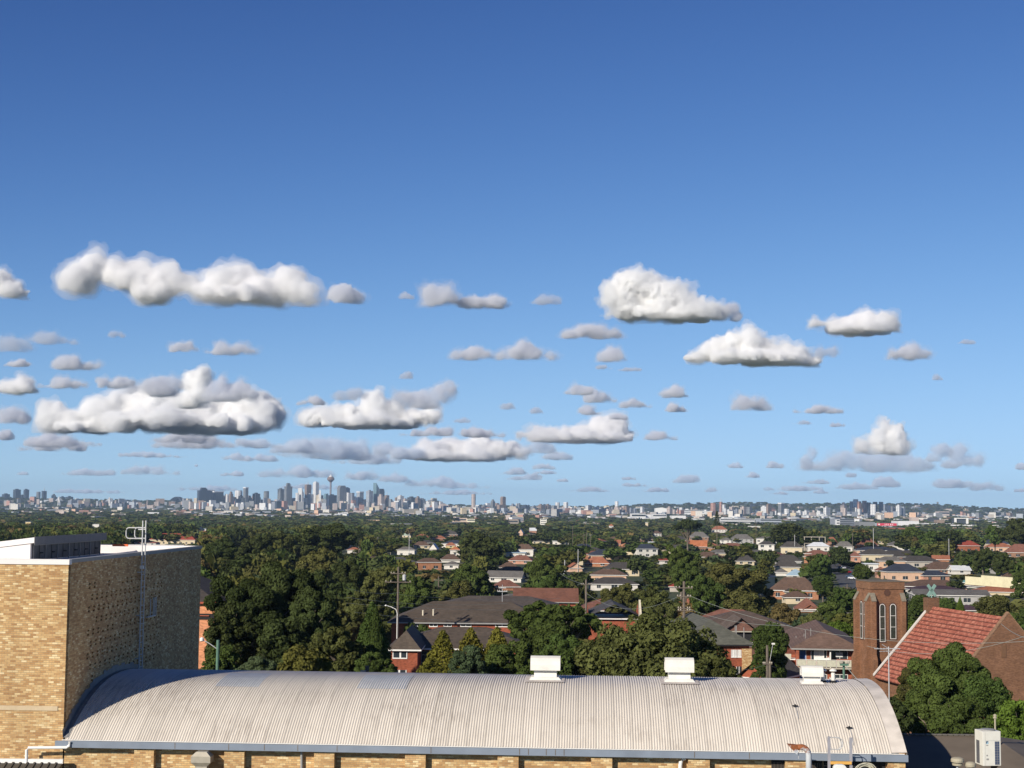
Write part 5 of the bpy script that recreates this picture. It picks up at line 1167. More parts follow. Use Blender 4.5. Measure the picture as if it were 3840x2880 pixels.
# cream garden wall, curved
pts = []
for px, py in ((3620, 2166), (3680, 2160), (3760, 2160), (3820, 2170), (3832, 2185)):
    g_ = P(px, py, 505 - (px - 3620) * .12); pts.append(g_)
mb = MB(); o_ = pts[0]
for a, b in zip(pts[:-1], pts[1:]):
    a, b = a - o_, b - o_; mb.prism([(a.x, a.y), (b.x, b.y), (b.x, b.y + .3), (a.x, a.y + .3)], -2.2, (a.z + b.z) / 2, 'z')
o = mb.build('garden_wall', M_PLASTER, None, (.66,.60,.40), loc=o_); tag(o, 'long curving pale cream wall near the right edge', 'wall'); BOX.append((3620, 2160, 3830, 2180, 480))
# ------------------------------------------------------------------ street with parked cars
def road(pts, wd, name='road'):
    v = []; n = len(pts)
    for i, (x, y) in enumerate(pts):
        a = Vector(pts[max(i-1, 0)]); b = Vector(pts[min(i+1, n-1)]); d = (b - a).normalized(); q = Vector((-d.y, d.x)) * wd / 2
        for s in (-1, 1): X, Yv = x + s * q.x, y + s * q.y; v.append((X, Yv, gz(X, Yv) + .25))
    me = bpy.data.meshes.new(name); me.from_pydata(v, [], [(2*i, 2*i+1, 2*i+3, 2*i+2) for i in range(n - 1)]); me.materials.append(M_ASPH); o = bpy.data.objects.new(name, me); COL.objects.link(o); o['kind'] = 'structure'
rp = [solve_ground(px, py) for px, py in ((3225, 2235), (3195, 2195), (3172, 2160), (3150, 2135), (3138, 2118), (3125, 2098))]
rp = [(p.x, p.y) for p in rp]; 
def catm(pts, n=6):
    out = []
    for i in range(len(pts) - 1):
        for k in range(n): t = k / n; out.append((pts[i][0] * (1-t) + pts[i+1][0] * t, pts[i][1] * (1-t) + pts[i+1][1] * t))
    return out + [pts[-1]]
road(catm(rp), 9.5)
BOX.append((3135, 2118, 3212, 2186, 640)); BOX.append((3120, 2104, 3160, 2130, 700))
M_CAR = m_objcol('car_paint', .3, .05)
def car(px, py, col, lab, rz):
    g_ = solve_ground(px, py); e = empty('parked_car', (g_.x, g_.y, g_.z + .28), rz)
    body = [(-2.1, .35), (-2.15, .75), (-1.9, .92), (-1.25, .98), (-.75, 1.42), (.75, 1.45), (1.35, .98), (2.0, .86), (2.15, .6), (2.12, .3)]
    MB().prism([(a, b) for a, b in body], -.85, .85, 'x').build('body', M_CAR, e, col, bevel=.06)
    mb = MB(); mb.prism([(-1.2, 1.0), (-.72, 1.38), (.72, 1.41), (1.27, 1.0)], -.862, .862, 'x'); mb.build('side_window', M_GLASS, e)
    mb = MB(); mb.face([(-.75, 1.38, .99 + .02), (.75, 1.38, .99 + .02), (.68, .8, 1.46), (-.68, .8, 1.46)]); mb.face([(-.75, -1.28, 1.0), (.75, -1.28, 1.0), (.68, -.78, 1.43), (-.68, -.78, 1.43)]); mb.build('windscreen', M_GLASS, e)
    for sx in (-.87, .69):
        for sy in (-1.35, 1.35): w_ = MB(); w_.prism([(sy + .33 * math.cos(a), .33 + .33 * math.sin(a)) for a in np.linspace(0, 6.28, 14, endpoint=False)], sx, sx + .18, 'x'); w_.build('wheel', M_DARK, e)
    for sx in (-.65, .65): MB().box(sx - .15, sx + .15, -2.19, -2.14, .62, .76).build('tail_light', m_tail, e)
    tag(e, lab, 'car', 'cars parked along the hill street')
m_tail = m_plain('tail_lamp_red', (.35,.02,.02), .3)
for c in ((3175, 2152, (.38,.012,.02), 'bright red car parked on the hill street', .5), (3190, 2170, (.05,.08,.14), 'dark blue car parked nearest on the hill street', .5), (3199, 2176, (.62,.63,.66), 'silver white car parked beside the dark blue one', .5),
          (3157, 2136, (.6,.62,.66), 'white car parked behind the red one', .45), (3146, 2127, (.05,.05,.06), 'black car parked up the hill from the white one', .45), (3137, 2118, (.25,.05,.04), 'dark red car high up the hill street', .45), (3128, 2112, (.08,.1,.18), 'small blue car at the top of the hill street', .45)): car(*c)
car(2862, 2548, (.45,.46,.48), 'grey car partly hidden behind the vault ridge by the floodlight pole', 1.5)

# ------------------------------------------------------------------ random suburb: houses and trees that fill the rest
rgh = random.Random(11)
def clear(px0, py0, px1, py1, Y, mrg=0):
    for (a, b, c, d, D) in BOX:
        if Y < D + 1 and px1 > a + mrg and px0 < c - mrg and py1 > b and py0 < d: return False
    return True
FOOT = []
cands = []
Yv = 300.
while Yv < 7200:
    stp = 23 if Yv < 1500 else (34 if Yv < 3200 else 60)
    half = Yv * .45; x = -half + rgh.uniform(0, 20)
    while x < half:
        px = x / Yv * F + 1920
        pr_ = .74 if px > 2150 else (.55 if px > 1330 else .22)
        if 1400 < Yv: pr_ = .62 if px > 1200 else .5
        if 1050 < Yv < 1500 and px > 2700: pr_ = 0
        if rgh.random() < pr_: cands.append((x + rgh.uniform(-5, 5), Yv + rgh.uniform(-8, 8)))
        x += stp * rgh.uniform(.8, 1.3)
    Yv += stp * 1.5
roofs = ['tc', 'tc', 'br', 'br', 'br', 'rb', 'rb', 'dk', 'dk', 'gr', 'br', 'wh', 'nv']; walls = ['wh', 'cr', 'pe', 'ob', 'ob', 'br', 'br', 'rb', 'gy', 'pk', 'cr']
ind = 0; stuffv = []; stufff = []; stuffc = []; nst = 0
protos = {}
for (x, y) in cands:
    z = gz(x, y); W = rgh.uniform(11, 17); Dp = W * rgh.uniform(.6, .8); h = rgh.choice((3., 3.2, 5.8)) if y < 2500 else rgh.choice((3.2, 5.8, 7.5)); rh = Dp * .22
    if y > 2200 and rgh.random() < .10: W *= 2.0; h = rgh.uniform(5, 12); rh = 0; big_ = 1
    if y > 4500 and rgh.random() < .06: W = rgh.uniform(14, 30); h = rgh.uniform(14, 34); rh = 0; Dp = 15
    cxp, ctp = Q((x, y, z + h + rh)); hwp = W * F / y / 2; cbp = Q((x, y, z))[1]
    if not clear(cxp - hwp, ctp, cxp + hwp, cbp, y): continue
    rc, wc = rgh.choice(roofs), rgh.choice(walls); rz = rgh.choice((0, .5, -.5, 1.1, -.2)) + rgh.uniform(-.1, .1)
    if rc == 'wh' and rgh.random() < .5: rc = 'gr'
    if y > 2500: wc = rgh.choice(['wh', 'wh', 'cr', 'gy', 'wh', 'pe', 'cc'] if rh == 0 else ['wh', 'wh', 'cr', 'pk', 'gy', 'wh', 'br', 'pe'])
    if ind + NH < 296 and y < 2600:
        ind += 1
        e = house((x, y, z), rz, W, Dp, h, rh, 'hip', RC_[rc], WC_[wc], M_BRICK if wc in ('ob','rb','br','pk') else M_PLASTER, detail=y < 620, name='house')
        tag(e, f"{WN[wc]} house, {RN[rc]} hipped roof, {region(cxp)}", 'house', 'suburban houses among the trees', px=cxp)
        FOOT.append((x, y, max(W, Dp) * .5 + 2))
    else:
        if y > 2000: W *= rgh.uniform(.8, 1.4)
        c, s = math.cos(rz), math.sin(rz); lv = [(-W/2,-Dp/2,-3),(W/2,-Dp/2,-3),(W/2,Dp/2,-3),(-W/2,Dp/2,-3),(-W/2,-Dp/2,h),(W/2,-Dp/2,h),(W/2,Dp/2,h),(-W/2,Dp/2,h)]
        o_ = .5; lr_ = [(-W/2-o_,-Dp/2-o_,h+.02),(W/2+o_,-Dp/2-o_,h+.02),(W/2+o_,Dp/2+o_,h+.02),(-W/2-o_,Dp/2+o_,h+.02),(-W/2+Dp/2,0,h+rh+.3),(W/2-Dp/2,0,h+rh+.3)]
        n = len(stuffv); stuffv += [(x + a*c - b*s, y + a*s + b*c, z + q) for a, b, q in lv + lr_]
        stuffc += [(*WC_[wc], 1)] * 8 + [((*RC_[rc], 1) if rh > 0 else (.5, .5, .5, 1))] * 6
        for f in ((0,1,5,4),(1,2,6,5),(2,3,7,6),(3,0,4,7),(8,9,13,12),(10,11,12,13)): stufff.append(tuple(n + i for i in f))
        stufff += [(n+9, n+10, n+13), (n+11, n+8, n+12)]
        if y < 2600: FOOT.append((x, y, max(W, Dp) * .5 + 2))
me = bpy.data.meshes.new('distant_houses'); me.from_pydata(stuffv, [], stufff); me.materials.append(M_TINT); a = me.attributes.new('tint', 'FLOAT_COLOR', 'POINT'); a.data.foreach_set('color', np.array(stuffc, np.float32).ravel())
o = bpy.data.objects.new('distant_houses', me); COL.objects.link(o); tag(o, 'thousands of tiny roofs and walls scattered across the far plain', 'houses', kind='stuff')
print('houses', ind, len(stuffv) // 14)
# trees
FX = np.array(FOOT) if FOOT else np.zeros((1, 3))
near_t = []; far_t = []; rgt = random.Random(5)
Yv = 236.
while Yv < 9300:
    sp = 9.5 if Yv < 900 else (11.5 if Yv < 1600 else (17 if Yv < 3000 else (30 if Yv < 5500 else 48)))
    half = Yv * .46; x = -half + rgt.uniform(0, sp)
    while x < half:
        X, Yt = x + rgt.uniform(-.45, .45) * sp, Yv + rgt.uniform(-.45, .45) * sp
        x += sp * rgt.uniform(.75, 1.25)
        px = X / Yt * F + 1920
        dens = .68 if px > 2150 else (.80 if px > 1330 else .98)
        if Yt > 1700: dens = .82
        if Yt > 3200: dens = .6
        if rgt.random() > dens: continue
        if Yt < 2600:
            d2 = (FX[:, 0] - X) ** 2 + (FX[:, 1] - Yt) ** 2
            if (d2 < (FX[:, 2] + 1.5) ** 2).any(): continue
        w_ = rgt.uniform(.75, 1.45) * min(sp * .95, 22); h = rgt.uniform(6, 10.5) if px > 1400 else rgt.uniform(7, 14)
        if px < 1330 and Yt < 1600: h *= 1.12
        if Yt > 1600: h = rgt.uniform(7, 13)
        if 950 < Yt < 1150 and px > 2700: h = rgt.uniform(8, 13)
        if Yt > 3000: h *= 1.1
        z = gz(X, Yt); cxp, ctp = Q((X, Yt, z + h)); hwp = w_ * F / Yt / 2; cbp = Q((X, Yt, z))[1]
        if not clear(cxp - hwp * .85, ctp, cxp + hwp * .85, cbp, Yt): 
            # a lower shrub may still fit under the view of a house
            h2 = h * .4; w_ *= .6; cxp, ctp = Q((X, Yt, z + h2)); hwp = w_ * F / Yt / 2
            if Yt > 1300 or not clear(cxp - hwp, ctp, cxp + hwp, cbp, Yt): continue
            h = h2
        near_t.append((X, Yt, z, w_, h, cxp)) if Yt < 1500 else far_t.append((X, Yt, z, w_, h, cxp))
    Yv += sp * (.92 if Yv < 3000 else 1.)
# individuals: those that show largest and lie in the frame
near_t.sort(key=lambda t: -(t[3] * t[4]) / t[1] ** 2)
indiv = [t for t in near_t if -60 < t[5] < 3900][:300 - NTREE[0]]; ids = set(map(id, indiv)); rest = [t for t in near_t if id(t) not in ids]
CN = dict(olive='olive', dark='dark green', mid='green', gum='grey-green', blue='bluish green', brown='brownish', bright='bright green')
for (X, Yt, z, w_, h, cxp) in indiv:
    c = rgt.choices(['olive', 'dark', 'mid', 'gum', 'blue', 'brown', 'bright'], [3, 4, 5, 4, 1, 1, .5] if cxp > 1330 else [2, 7, 3, 3, 1, 1, 0])[0]
    tree(X, Yt, z, w_, h, rgt.choice(('gum', 'round', 'wide')), rgt.randrange(3), 'm', c, 'gum_tree', f"{CN[c]} leafy tree {region(cxp)}", 'trees among the suburban roofs', px=cxp)
print('trees', NTREE[0], len(rest), len(far_t))
def merged(name, lst, n, s, lab, seed):
    rg = np.random.default_rng(seed); var = []
    for k in range(5):
        main, sub = tree_lobes(('gum', 'round', 'wide', 'gum', 'bush')[k], k + 4); var.append(leaves(sub, n, s, k, .55, .3)[0])
    A = np.array([t[:5] for t in lst]); kk = rg.integers(0, 5, len(lst)); V = []; Cc = []
    base = np.array([GREENS[c] for c in ('olive', 'dark', 'mid', 'gum', 'blue', 'brown')]); ci = rg.choice(6, len(lst), p=[.16, .32, .26, .19, .04, .03]); bc = base[ci] * rg.uniform(.75, 1.25, (len(lst), 1))
    for k in range(5):
        m = np.where(kk == k)[0]; v = var[k]; th = rg.uniform(0, 6.28, len(m)); c, s_ = np.cos(th)[:, None], np.sin(th)[:, None]
        sx = (A[m, 3] / 8.4)[:, None]; x = (v[None, :, 0] * c - v[None, :, 1] * s_) * sx + A[m, 0][:, None]; y = (v[None, :, 0] * s_ + v[None, :, 1] * c) * sx + A[m, 1][:, None]; z = v[None, :, 2] * (A[m, 4] / 9.9)[:, None] + A[m, 2][:, None]
        V.append(np.stack([x, y, z], -1).reshape(-1, 3)); Cc.append(np.repeat(np.column_stack([bc[m], np.ones(len(m))]), len(v), 0))
    V = np.concatenate(V); Cc = np.concatenate(Cc); me = np_mesh(name, V, np.arange(len(V)).reshape(-1, 4), [M_LEAFA], Cc); o = np_obj(name, me); tag(o, lab, 'woodland', kind='stuff')
merged('suburban_woodland', rest, 300, 1.15, 'mass of suburban tree crowns filling the gaps between the roofs', 1)
merged('distant_woodland', far_t, 70, 2.0, 'hazy mass of tree crowns covering the far plain and ridges', 2)
# ------------------------------------------------------------------ city on the horizon
CC = dict(n=(.045,.06,.085), g=(.20,.21,.22), b=(.27,.20,.16), w=(.66,.66,.66), c=(.56,.49,.38), l=(.36,.39,.43), t=(.16,.26,.30), k=(.055,.065,.08), r=(.42,.24,.19), s=(.24,.26,.30), p=(.48,.40,.36))
CNM = dict(n='navy', g='grey', b='brownish', w='white', c='cream', l='pale grey', t='teal', k='black', r='reddish', s='steel grey', p='pinkish beige')
def cregion(px):
    for a, t in ((290, 'on the far left skyline'), (640, 'between the left skyline and the arch bridge'), (850, 'right of the arch bridge'), (1030, 'left of the central towers'), (1225, 'just left of the needle tower'), (1420, 'right of the needle tower'), (1680, 'at the right end of the central skyline'), (1930, 'near the lone beige tower'), (2400, 'above the woods right of centre'), (2820, 'on the low ridge right of centre'), (3120, 'among the right hand apartment blocks'), (3360, 'in the right hand hilltop cluster')):
        if px < a: return t
    return 'far right below the ridge'
def tower(x0, x1, yt, c, D=8500, style='', f=.5, yb=None, name='city_tower'):
    xm = (x0 + x1) / 2; W = S(x1 - x0, D); top = P(xm, yt, D); zb = gz(top.x, D) - 6; H = top.z - zb
    rz = R(42); d = f * W / math.sin(rz); w_ = (1 - f) * W / math.cos(rz)
    e = empty(name, (top.x, D, zb), rz); col = CC[c]; mb = MB()
    if style == 'o': mb.lathe([(W/2, 0), (W/2, H * .94), (W * .47, H * .94), (W * .47, H)], seg=16)
    elif style == 'x': mb.box(-w_/2, w_/2, -d/2, d/2, 0, H * .9); mb.box(-w_*.3, w_*.3, -d*.3, d*.3, H * .9 + .1, H)
    elif style == 'v': mb.prism([(-w_/2, 0), (w_/2, 0), (w_/2, H * .72), (-w_/2, H)], -d/2, d/2, 'y')
    elif style == 'u': mb.prism([(-w_/2, 0), (w_/2, 0), (w_/2, H * .9), (w_*.3, H), (-w_*.3, H), (-w_/2, H * .9)], -d/2, d/2, 'y')
    else: mb.box(-w_/2, w_/2, -d/2, d/2, 0, H)
    mb.build('shaft', M_FACADE, e, col)
    if style == 'h': MB().box(-w_/2 - 1.5, w_/2 + 1.5, -d/2 - 1.5, d/2 + 1.5, H + .1, H + 6).build('roof_crown', M_PLASTER, e, CC['w'])
    elif style == 's': MB().tube([(0, 0, H), (0, 0, H + S(14, D))], [S(1.4, D), S(.4, D)], 6).build('spire', M_STEEL, e)
    elif style in ('', 'x') and W > 25: MB().box(-w_*.25, w_*.2, -d*.2, d*.25, H + .05, H + 5).build('plant_room', M_PLASTER, e, tuple(q * .8 for q in col))
    big = {'o': 'round ', 'v': 'slant topped ', 'u': 'angle topped ', 'h': 'white capped ', 's': 'spired ', 'x': 'stepped '}.get(style, '')
    sz = 'tower' if H > 75 else ('block' if W < H * 2 else 'wide low building')
    tag(e, f"{big}{CNM[c]} {sz} {cregion(xm)}", 'skyscraper' if H > 110 else 'building', 'distant city buildings', px=xm); return e
T_ = '''7 38 1853 n|49 79 1836 n|88 110 1836 n|77 90 1855 n|137 152 1844 g o|156 176 1841 n s|115 137 1862 n u|193 211 1855 g x|195 222 1866 n|222 247 1864 n|247 275 1863 n|0 10 1862 n|30 50 1866 n|255 290 1876 s|176 182 1868 g|100 125 1872 n|306 318 1879 c . .8|360 373 1879 l . .7|373 382 1884 s|383 396 1886 r|396 407 1885 k|415 422 1881 w . .9|440 462 1886 k|462 482 1886 n|484 492 1882 l|498 510 1884 s|510 522 1888 l|524 550 1893 w . .7|340 352 1889 b|282 296 1869 w|318 326 1872 g|430 440 1876 p|455 475 1873 w|500 505 1872 w|550 556 1876 p|590 600 1880 p
725 743 1868 c u .8|742 786 1832 n x .25|770 803 1841 k h .2|800 837 1846 k h .2|836 843 1876 n|843 858 1853 w u .75|858 875 1846 b x|862 879 1862 w . .7|881 909 1839 w o|912 932 1831 g h .55|893 916 1860 n|905 926 1868 k|928 945 1862 b x|947 976 1851 k|956 979 1864 l u|978 990 1873 w . .8|989 1009 1842 g o|1000 1013 1870 n|858 880 1900 w . .8|870 890 1897 p . .6|1020 1032 1878 b x|1025 1043 1882 p|1041 1066 1834 g|1052 1068 1854 s|1067 1096 1815 g x .35|1073 1094 1858 n|1088 1131 1867 s u|1117 1141 1830 w v .7|1108 1120 1848 w . .8|1112 1140 1848 k|1104 1130 1885 w u|1125 1154 1867 l u|1143 1168 1817 b s .4|1152 1175 1853 l . .6|1173 1197 1809 w . .55|1196 1206 1838 w v .8|1185 1213 1857 c . .6|1214 1232 1851 t u|1205 1222 1881 p|1220 1232 1879 r|1207 1225 1896 r
1230 1262 1857 n . .14|1265 1299 1821 g u .35|1294 1313 1830 s|1284 1301 1868 l . .5|1300 1315 1847 w . .5|1314 1329 1848 s . .5|1316 1343 1865 w . .45|1337 1364 1847 l h .5|1373 1399 1841 l . .5|1400 1426 1811 t v .5|1398 1414 1842 s|1418 1442 1833 n u .3|1416 1441 1856 p x .6|1442 1460 1857 b s|1453 1481 1878 l|1430 1445 1890 p|1481 1509 1866 b . .25|1490 1515 1860 w|1508 1531 1872 p|1527 1560 1865 k|1550 1562 1868 g|1557 1578 1864 b x|1577 1596 1872 s|1577 1590 1886 c|1589 1615 1882 w . .8|1588 1612 1894 g|1611 1646 1873 g x .3|1340 1365 1888 r|1366 1392 1887 w|1302 1318 1889 l|1234 1250 1888 w|1258 1275 1890 r|1180 1200 1898 l|1392 1402 1892 g|1648 1680 1897 w|1670 1690 1896 w|1700 1730 1898 c|1707 1730 1903 s
1768 1784 1853 p o|1758 1771 1909 w . .9|1784 1800 1897 l|1806 1828 1895 g|1840 1857 1876 g x|1861 1874 1892 l|1876 1897 1862 b u .45|1880 1900 1896 k|1827 1848 1913 w . .8|1850 1876 1914 n|1873 1884 1916 l|1884 1912 1920 k|1913 1934 1892 s x|1934 1941 1888 w|1941 1951 1887 s|1955 1985 1896 n|1979 1986 1893 k|1990 2012 1900 s|2018 2040 1893 b|2038 2046 1890 k|2043 2066 1893 b|1992 2015 1911 c . .7|2013 2040 1920 l|2052 2072 1910 p|2067 2084 1906 p|2082 2099 1884 w o|2099 2112 1902 s|2113 2131 1883 w u .6|1966 1980 1908 l|1935 1955 1915 s|2140 2152 1905 l|2150 2165 1903 p|2160 2172 1902 c|2196 2210 1895 w . .6|2207 2219 1894 p|2235 2248 1900 w . .6|2250 2272 1908 p|2269 2290 1904 c . .8|2288 2306 1903 c . .7|2292 2300 1900 g|2306 2319 1880 w . .7|2300 2322 1903 p . .8|2322 2335 1903 p|2336 2362 1903 b|2360 2372 1904 s|2183 2222 1912 s . .4|2222 2238 1914 p|2224 2240 1926 w
2400 2416 1900 w|2376 2386 1908 s|2538 2546 1908 r|2547 2562 1903 w . .6|2563 2592 1912 w . .8|2590 2598 1902 p|2595 2606 1912 w|2522 2535 1910 p|2500 2522 1903 p|2640 2655 1911 w|2655 2668 1916 w|2664 2686 1886 r o|2697 2710 1882 r s|2714 2726 1906 w|2726 2740 1910 w|2735 2752 1900 p|2708 2722 1892 w|2776 2800 1902 p|2800 2820 1901 g|2752 2776 1912 s|2854 2875 1900 w . .8|2872 2894 1892 b . .3|2918 2942 1890 g h .4|2940 2961 1908 w o|2905 2913 1916 w|2975 2992 1935 l . .3|2990 3006 1932 k . .3|3005 3023 1933 w . .6|3022 3037 1933 w . .6|3038 3052 1936 c . .6|3050 3066 1938 s|3066 3080 1938 l|3080 3096 1937 w . .4|3096 3108 1936 s|3106 3122 1937 l . .4|2987 3012 1917 w|3010 3036 1918 w|3046 3058 1913 p|3062 3086 1920 w|3063 3072 1914 w|3087 3115 1903 w . .3|3122 3140 1925 w|3140 3160 1922 l|3152 3175 1888 p x|3160 3176 1906 p|3186 3204 1880 p|3200 3217 1872 w . .75|3214 3230 1880 r . .35|3195 3216 1904 k . .3|3206 3213 1903 w|3214 3230 1908 w|3233 3250 1878 r|3250 3266 1884 n|3265 3283 1891 w . .8|3273 3290 1882 k|3296 3312 1882 g|3312 3322 1892 s|3287 3299 1920 w . .8|3215 3240 1936 w . .6|3240 3262 1926 s|3258 3270 1932 k|3325 3340 1896 w|3340 3356 1899 p|3360 3380 1896 w|3380 3395 1900 l|3400 3410 1901 w|3420 3436 1903 p|3444 3470 1903 b|3565 3590 1905 p|3590 3620 1902 p|3620 3650 1906 b|3650 3680 1909 p|3700 3715 1914 p|3745 3775 1910 w|3780 3800 1917 p|3340 3350 1898 g'''
for row in T_.replace('\n', '|').split('|'):
    q = row.split(); x0, x1, yt = map(float, q[:3]); st = q[4] if len(q) > 4 and q[4] != '.' else ''; f = float(q[5]) if len(q) > 5 else .5
    xm = (x0 + x1) / 2; D = 8500
    if xm > 2400: D = 7300
    if yt > 1925: D = 5200
    if xm > 2250 and D == 7300 and yt > 1900: D = 6900 if xm < 3300 else 8900
    if 2180 < xm < 2400: D = 7000
    if xm < 640: D = 9800 if yt < 1874 else 8200
    if 1740 < xm < 2180 and yt > 1905: D = 6500
    tower(x0, x1, yt, q[3], D + (hash((x0, yt)) % 7) * 25, st, f)
# needle tower
D = 8500; t0 = P(1238, 1930, D); t1 = P(1238, 1786, D); zb = gz(t0.x, D); e = empty('needle_tower', (t0.x, D, zb)); tag(e, 'slender needle tower with a brown turret, tallest on the skyline', 'observation tower')
zz_ = lambda py: P(1238, py, D).z - zb
MB().lathe([(8, 0), (5.2, zz_(1860)), (5.2, zz_(1808))], seg=12).build('shaft', M_PLASTER, e, (.22,.20,.22)); MB().lathe([(5, zz_(1809)), (14, zz_(1803)), (20, zz_(1799)), (20, zz_(1794)), (15, zz_(1790)), (13, zz_(1788))], seg=20).build('turret', M_PLASTER, e, (.19,.13,.11)); MB().lathe([(10, zz_(1789)), (10, zz_(1785)), (3, zz_(1784)), (1.2, zz_(1779))], seg=12).build('crown', M_WHITE, e)
# arch bridge, seen obliquely
D = 9900; c_ = P(666, 1905, D); e = empty('arch_bridge', (c_.x, D, 0), R(80)); tag(e, 'big dark steel arch bridge seen nearly end on behind the suburbs', 'bridge'); aw = S(28, D); zt1 = P(666, 1866, D).z; zt0 = P(666, 1908, D).z
for s in (-1, 1):
    mb = MB(); pts = [(t * 240, s * 0, 0) for t in np.linspace(-1, 1, 15)]
    up_ = [(t * 200, s * aw * .15 + t * 0, zt0 + (zt1 - zt0) * (1 - t * t)) for t in np.linspace(-1, 1, 17)]
    mb.tube(up_, 6, 4); mb.tube([(a, b, c - 14) for a, b, c in up_], 5, 4)
    for k in range(16): a, b = up_[k], up_[k + 1]; mb.tube([(a[0], a[1], a[2] - 14), b], 3, 4)
    mb.build('arch_truss', M_PLASTER, e, (.06,.07,.09))
e2 = empty('arch_hump', (c_.x, D - 60, 0)); mb = MB(); ar_ = [(aw * t, zt0 + (zt1 - zt0) * math.sqrt(max(0, 1 - t * t)) ** 1.2) for t in np.linspace(-1, 1, 15)]
bpy.data.objects.remove(e2)
for t in (-1, 1):
    mb = MB(); 
    mb.tube([(0 + t * 26, -aw * .98, zt0 - 10)] + [(t * 26, x_, z_) for x_, z_ in ar_] + [(t * 26, aw * .98, zt0 - 10)], 5.5, 5)
    mb.tube([(t * 26, x_ * .86, zt0 + (z_ - zt0) * .8) for x_, z_ in ar_], 4, 5)
    for k in range(1, 14, 1): x_, z_ = ar_[k]; mb.tube([(t * 26, x_, z_), (t * 26, ar_[k-1][0] * .86, zt0 + (ar_[k-1][1] - zt0) * .8)], 2.6, 4); mb.tube([(t * 26, x_ * .86, zt0 + (z_ - zt0) * .8), (t * 26, x_ * .86, zt0)], 3.2, 4)
    mb.build('arch_rib', M_PLASTER, e, (.07,.08,.11))
MB().box(-32, 32, -aw * 1.6, aw * 1.6, zt0 - 6, zt0 + 2).build('deck', M_PLASTER, e, (.10,.11,.13))
for s in (-1, 1): MB().box(-30, 30, s * aw * 1.02 - 12, s * aw * 1.02 + 12, -20, zt0 + 22).build('pylon', M_PLASTER, e, (.50,.45,.38))
mb = MB(); mb.tube([P(662, 1868, D - 200) - e.location, P(673, 1905, D - 200) - e.location], 3, 4)
# cable stayed bridge pylons
for px, pt, lab in ((222, 1862, 'pale concrete bridge pylon below the dark far left skyline'), (411, 1864, 'pale concrete bridge pylon left of the arch bridge')):
    D = 8300; a = P(px, pt, D); zb = gz(a.x, D); e = empty('bridge_pylon', (a.x, D, zb), 0); h = a.z - zb; tag(e, lab, 'bridge pylon', 'two cable bridge pylons')
    for s in (-1, 1): MB().tube([(s * S(2.4, D), 0, 0), (s * S(2.8, D), 0, h * .35), (s * 1.2, 0, h * .8)], [5, 4, 3.5], 6).build('leg', M_PLASTER, e, (.62,.60,.58))
    MB().tube([(0, 0, h * .78), (0, 0, h)], [4.5, 2.5], 6).build('mast', M_PLASTER, e, (.62,.60,.58))
    mb = MB()
    for k in range(6):
        for s in (-1, 1): mb.tube([(0, 0, h * (.95 - .03 * k)), (s * S(16 + 0 * k, D) * (1 - k * .12), 0, h * .55)], .9, 3)
    mb.build('stay_cables', M_PLASTER, e, (.40,.42,.46))
# lettered white tower
D = 6200; a, b = P(2169, 1912, D), P(2194, 1912, D); zb = gz(a.x, D); e = empty('lettered_tower', ((a.x + b.x) / 2, D, zb), 0); W = b.x - a.x; H = a.z - zb; tag(e, 'white apartment tower with dark letters running up its wall', 'building', 'distant city buildings')
MB().box(-W/2, W/2, 0, 22, 0, H).build('wall', M_WHITE, e); MB().box(W/2 + .1, W/2 + 14, 3, 24, 0, H - .5).build('grey_wing', M_FACADE, e, CC['s']); MB().box(-W/2 - S(9, D), -W/2 - .1, 2, 22, 0, H * .72).build('low_wing', M_WHITE, e)  # right wing is coloured steel grey, the wall and low wing white
fc = bpy.data.curves.new('lettering', 'FONT'); fc.body = 'HHIA/'; fc.size = 9.5; fc.extrude = .2; fc.offset = .18; lt = bpy.data.objects.new('lettering', fc); COL.objects.link(lt); lt.parent = e; fc.materials.append(M_DARK)
me = bpy.data.meshes.new_from_object(lt.evaluated_get(bpy.context.evaluated_depsgraph_get())); bpy.data.objects.remove(lt); lt = np_obj('lettering', me, e)
lt.rotation_euler = (math.pi / 2, -math.pi / 2, 0); lt.location = (2.5, -.4, H * .36)
# large low buildings on the plain, right
def slab(x0, x1, yt, yb, c, lab, D=None, dep=60, roof=None, bands=0, name='factory_building', rz=.0):
    D = D or 5000; a, b = P(x0, yt, D), P(x1, yt, D); zb = min(gz(a.x, D), P(x0, yb, D).z) - 2; W = b.x - a.x; H = a.z - zb; e = empty(name, ((a.x + b.x) / 2, D + dep / 2, zb), rz)
    if roof == 'zig':
        n = 4; mb = MB(); pr = [(-W/2, 0), (W/2, 0), (W/2, H * .55)] + [q for k in range(n) for q in ((W/2 - W * (k + .5) / n, H), (W/2 - W * (k + 1) / n, H * .55))]; mb.prism(pr, -dep/2, dep/2, 'y'); mb.build('zigzag_roof', M_WHITE, e)
    elif roof == 'sl': MB().prism([(-W/2, 0), (W/2, 0), (W/2, H * .6), (-W*.2, H), (-W/2, H * .9)], -dep/2, dep/2, 'y').build('sloped_roof', M_WHITE, e)
    else: MB().box(-W/2, W/2, -dep/2, dep/2, 0, H).build('wall', M_PLASTER, e, CC[c])
    z0 = P(x0, yb, D).z - zb
    for k in range(bands): z = z0 + (H - z0) * (k + .4) / bands; MB().box(-W/2 + 1, W/2 - 1, -dep/2 - .6, -dep/2 - .01, z, z + (H - z0) / bands * .4).build('window_band', M_GLASS, e)
    tag(e, lab, 'building', 'large low buildings on the plain'); return e
slab(2368, 2422, 1926, 1942, 'w', 'white warehouse with angled walls below the wooded knoll', 4200, bands=1)
slab(2422, 2442, 1930, 1938, 'w', 'small white sheds right of the white angled warehouse', 4250)
slab(2458, 2540, 1903, 1916, 'w', 'long white sloping roof on the low ridge', 7700, roof='sl')
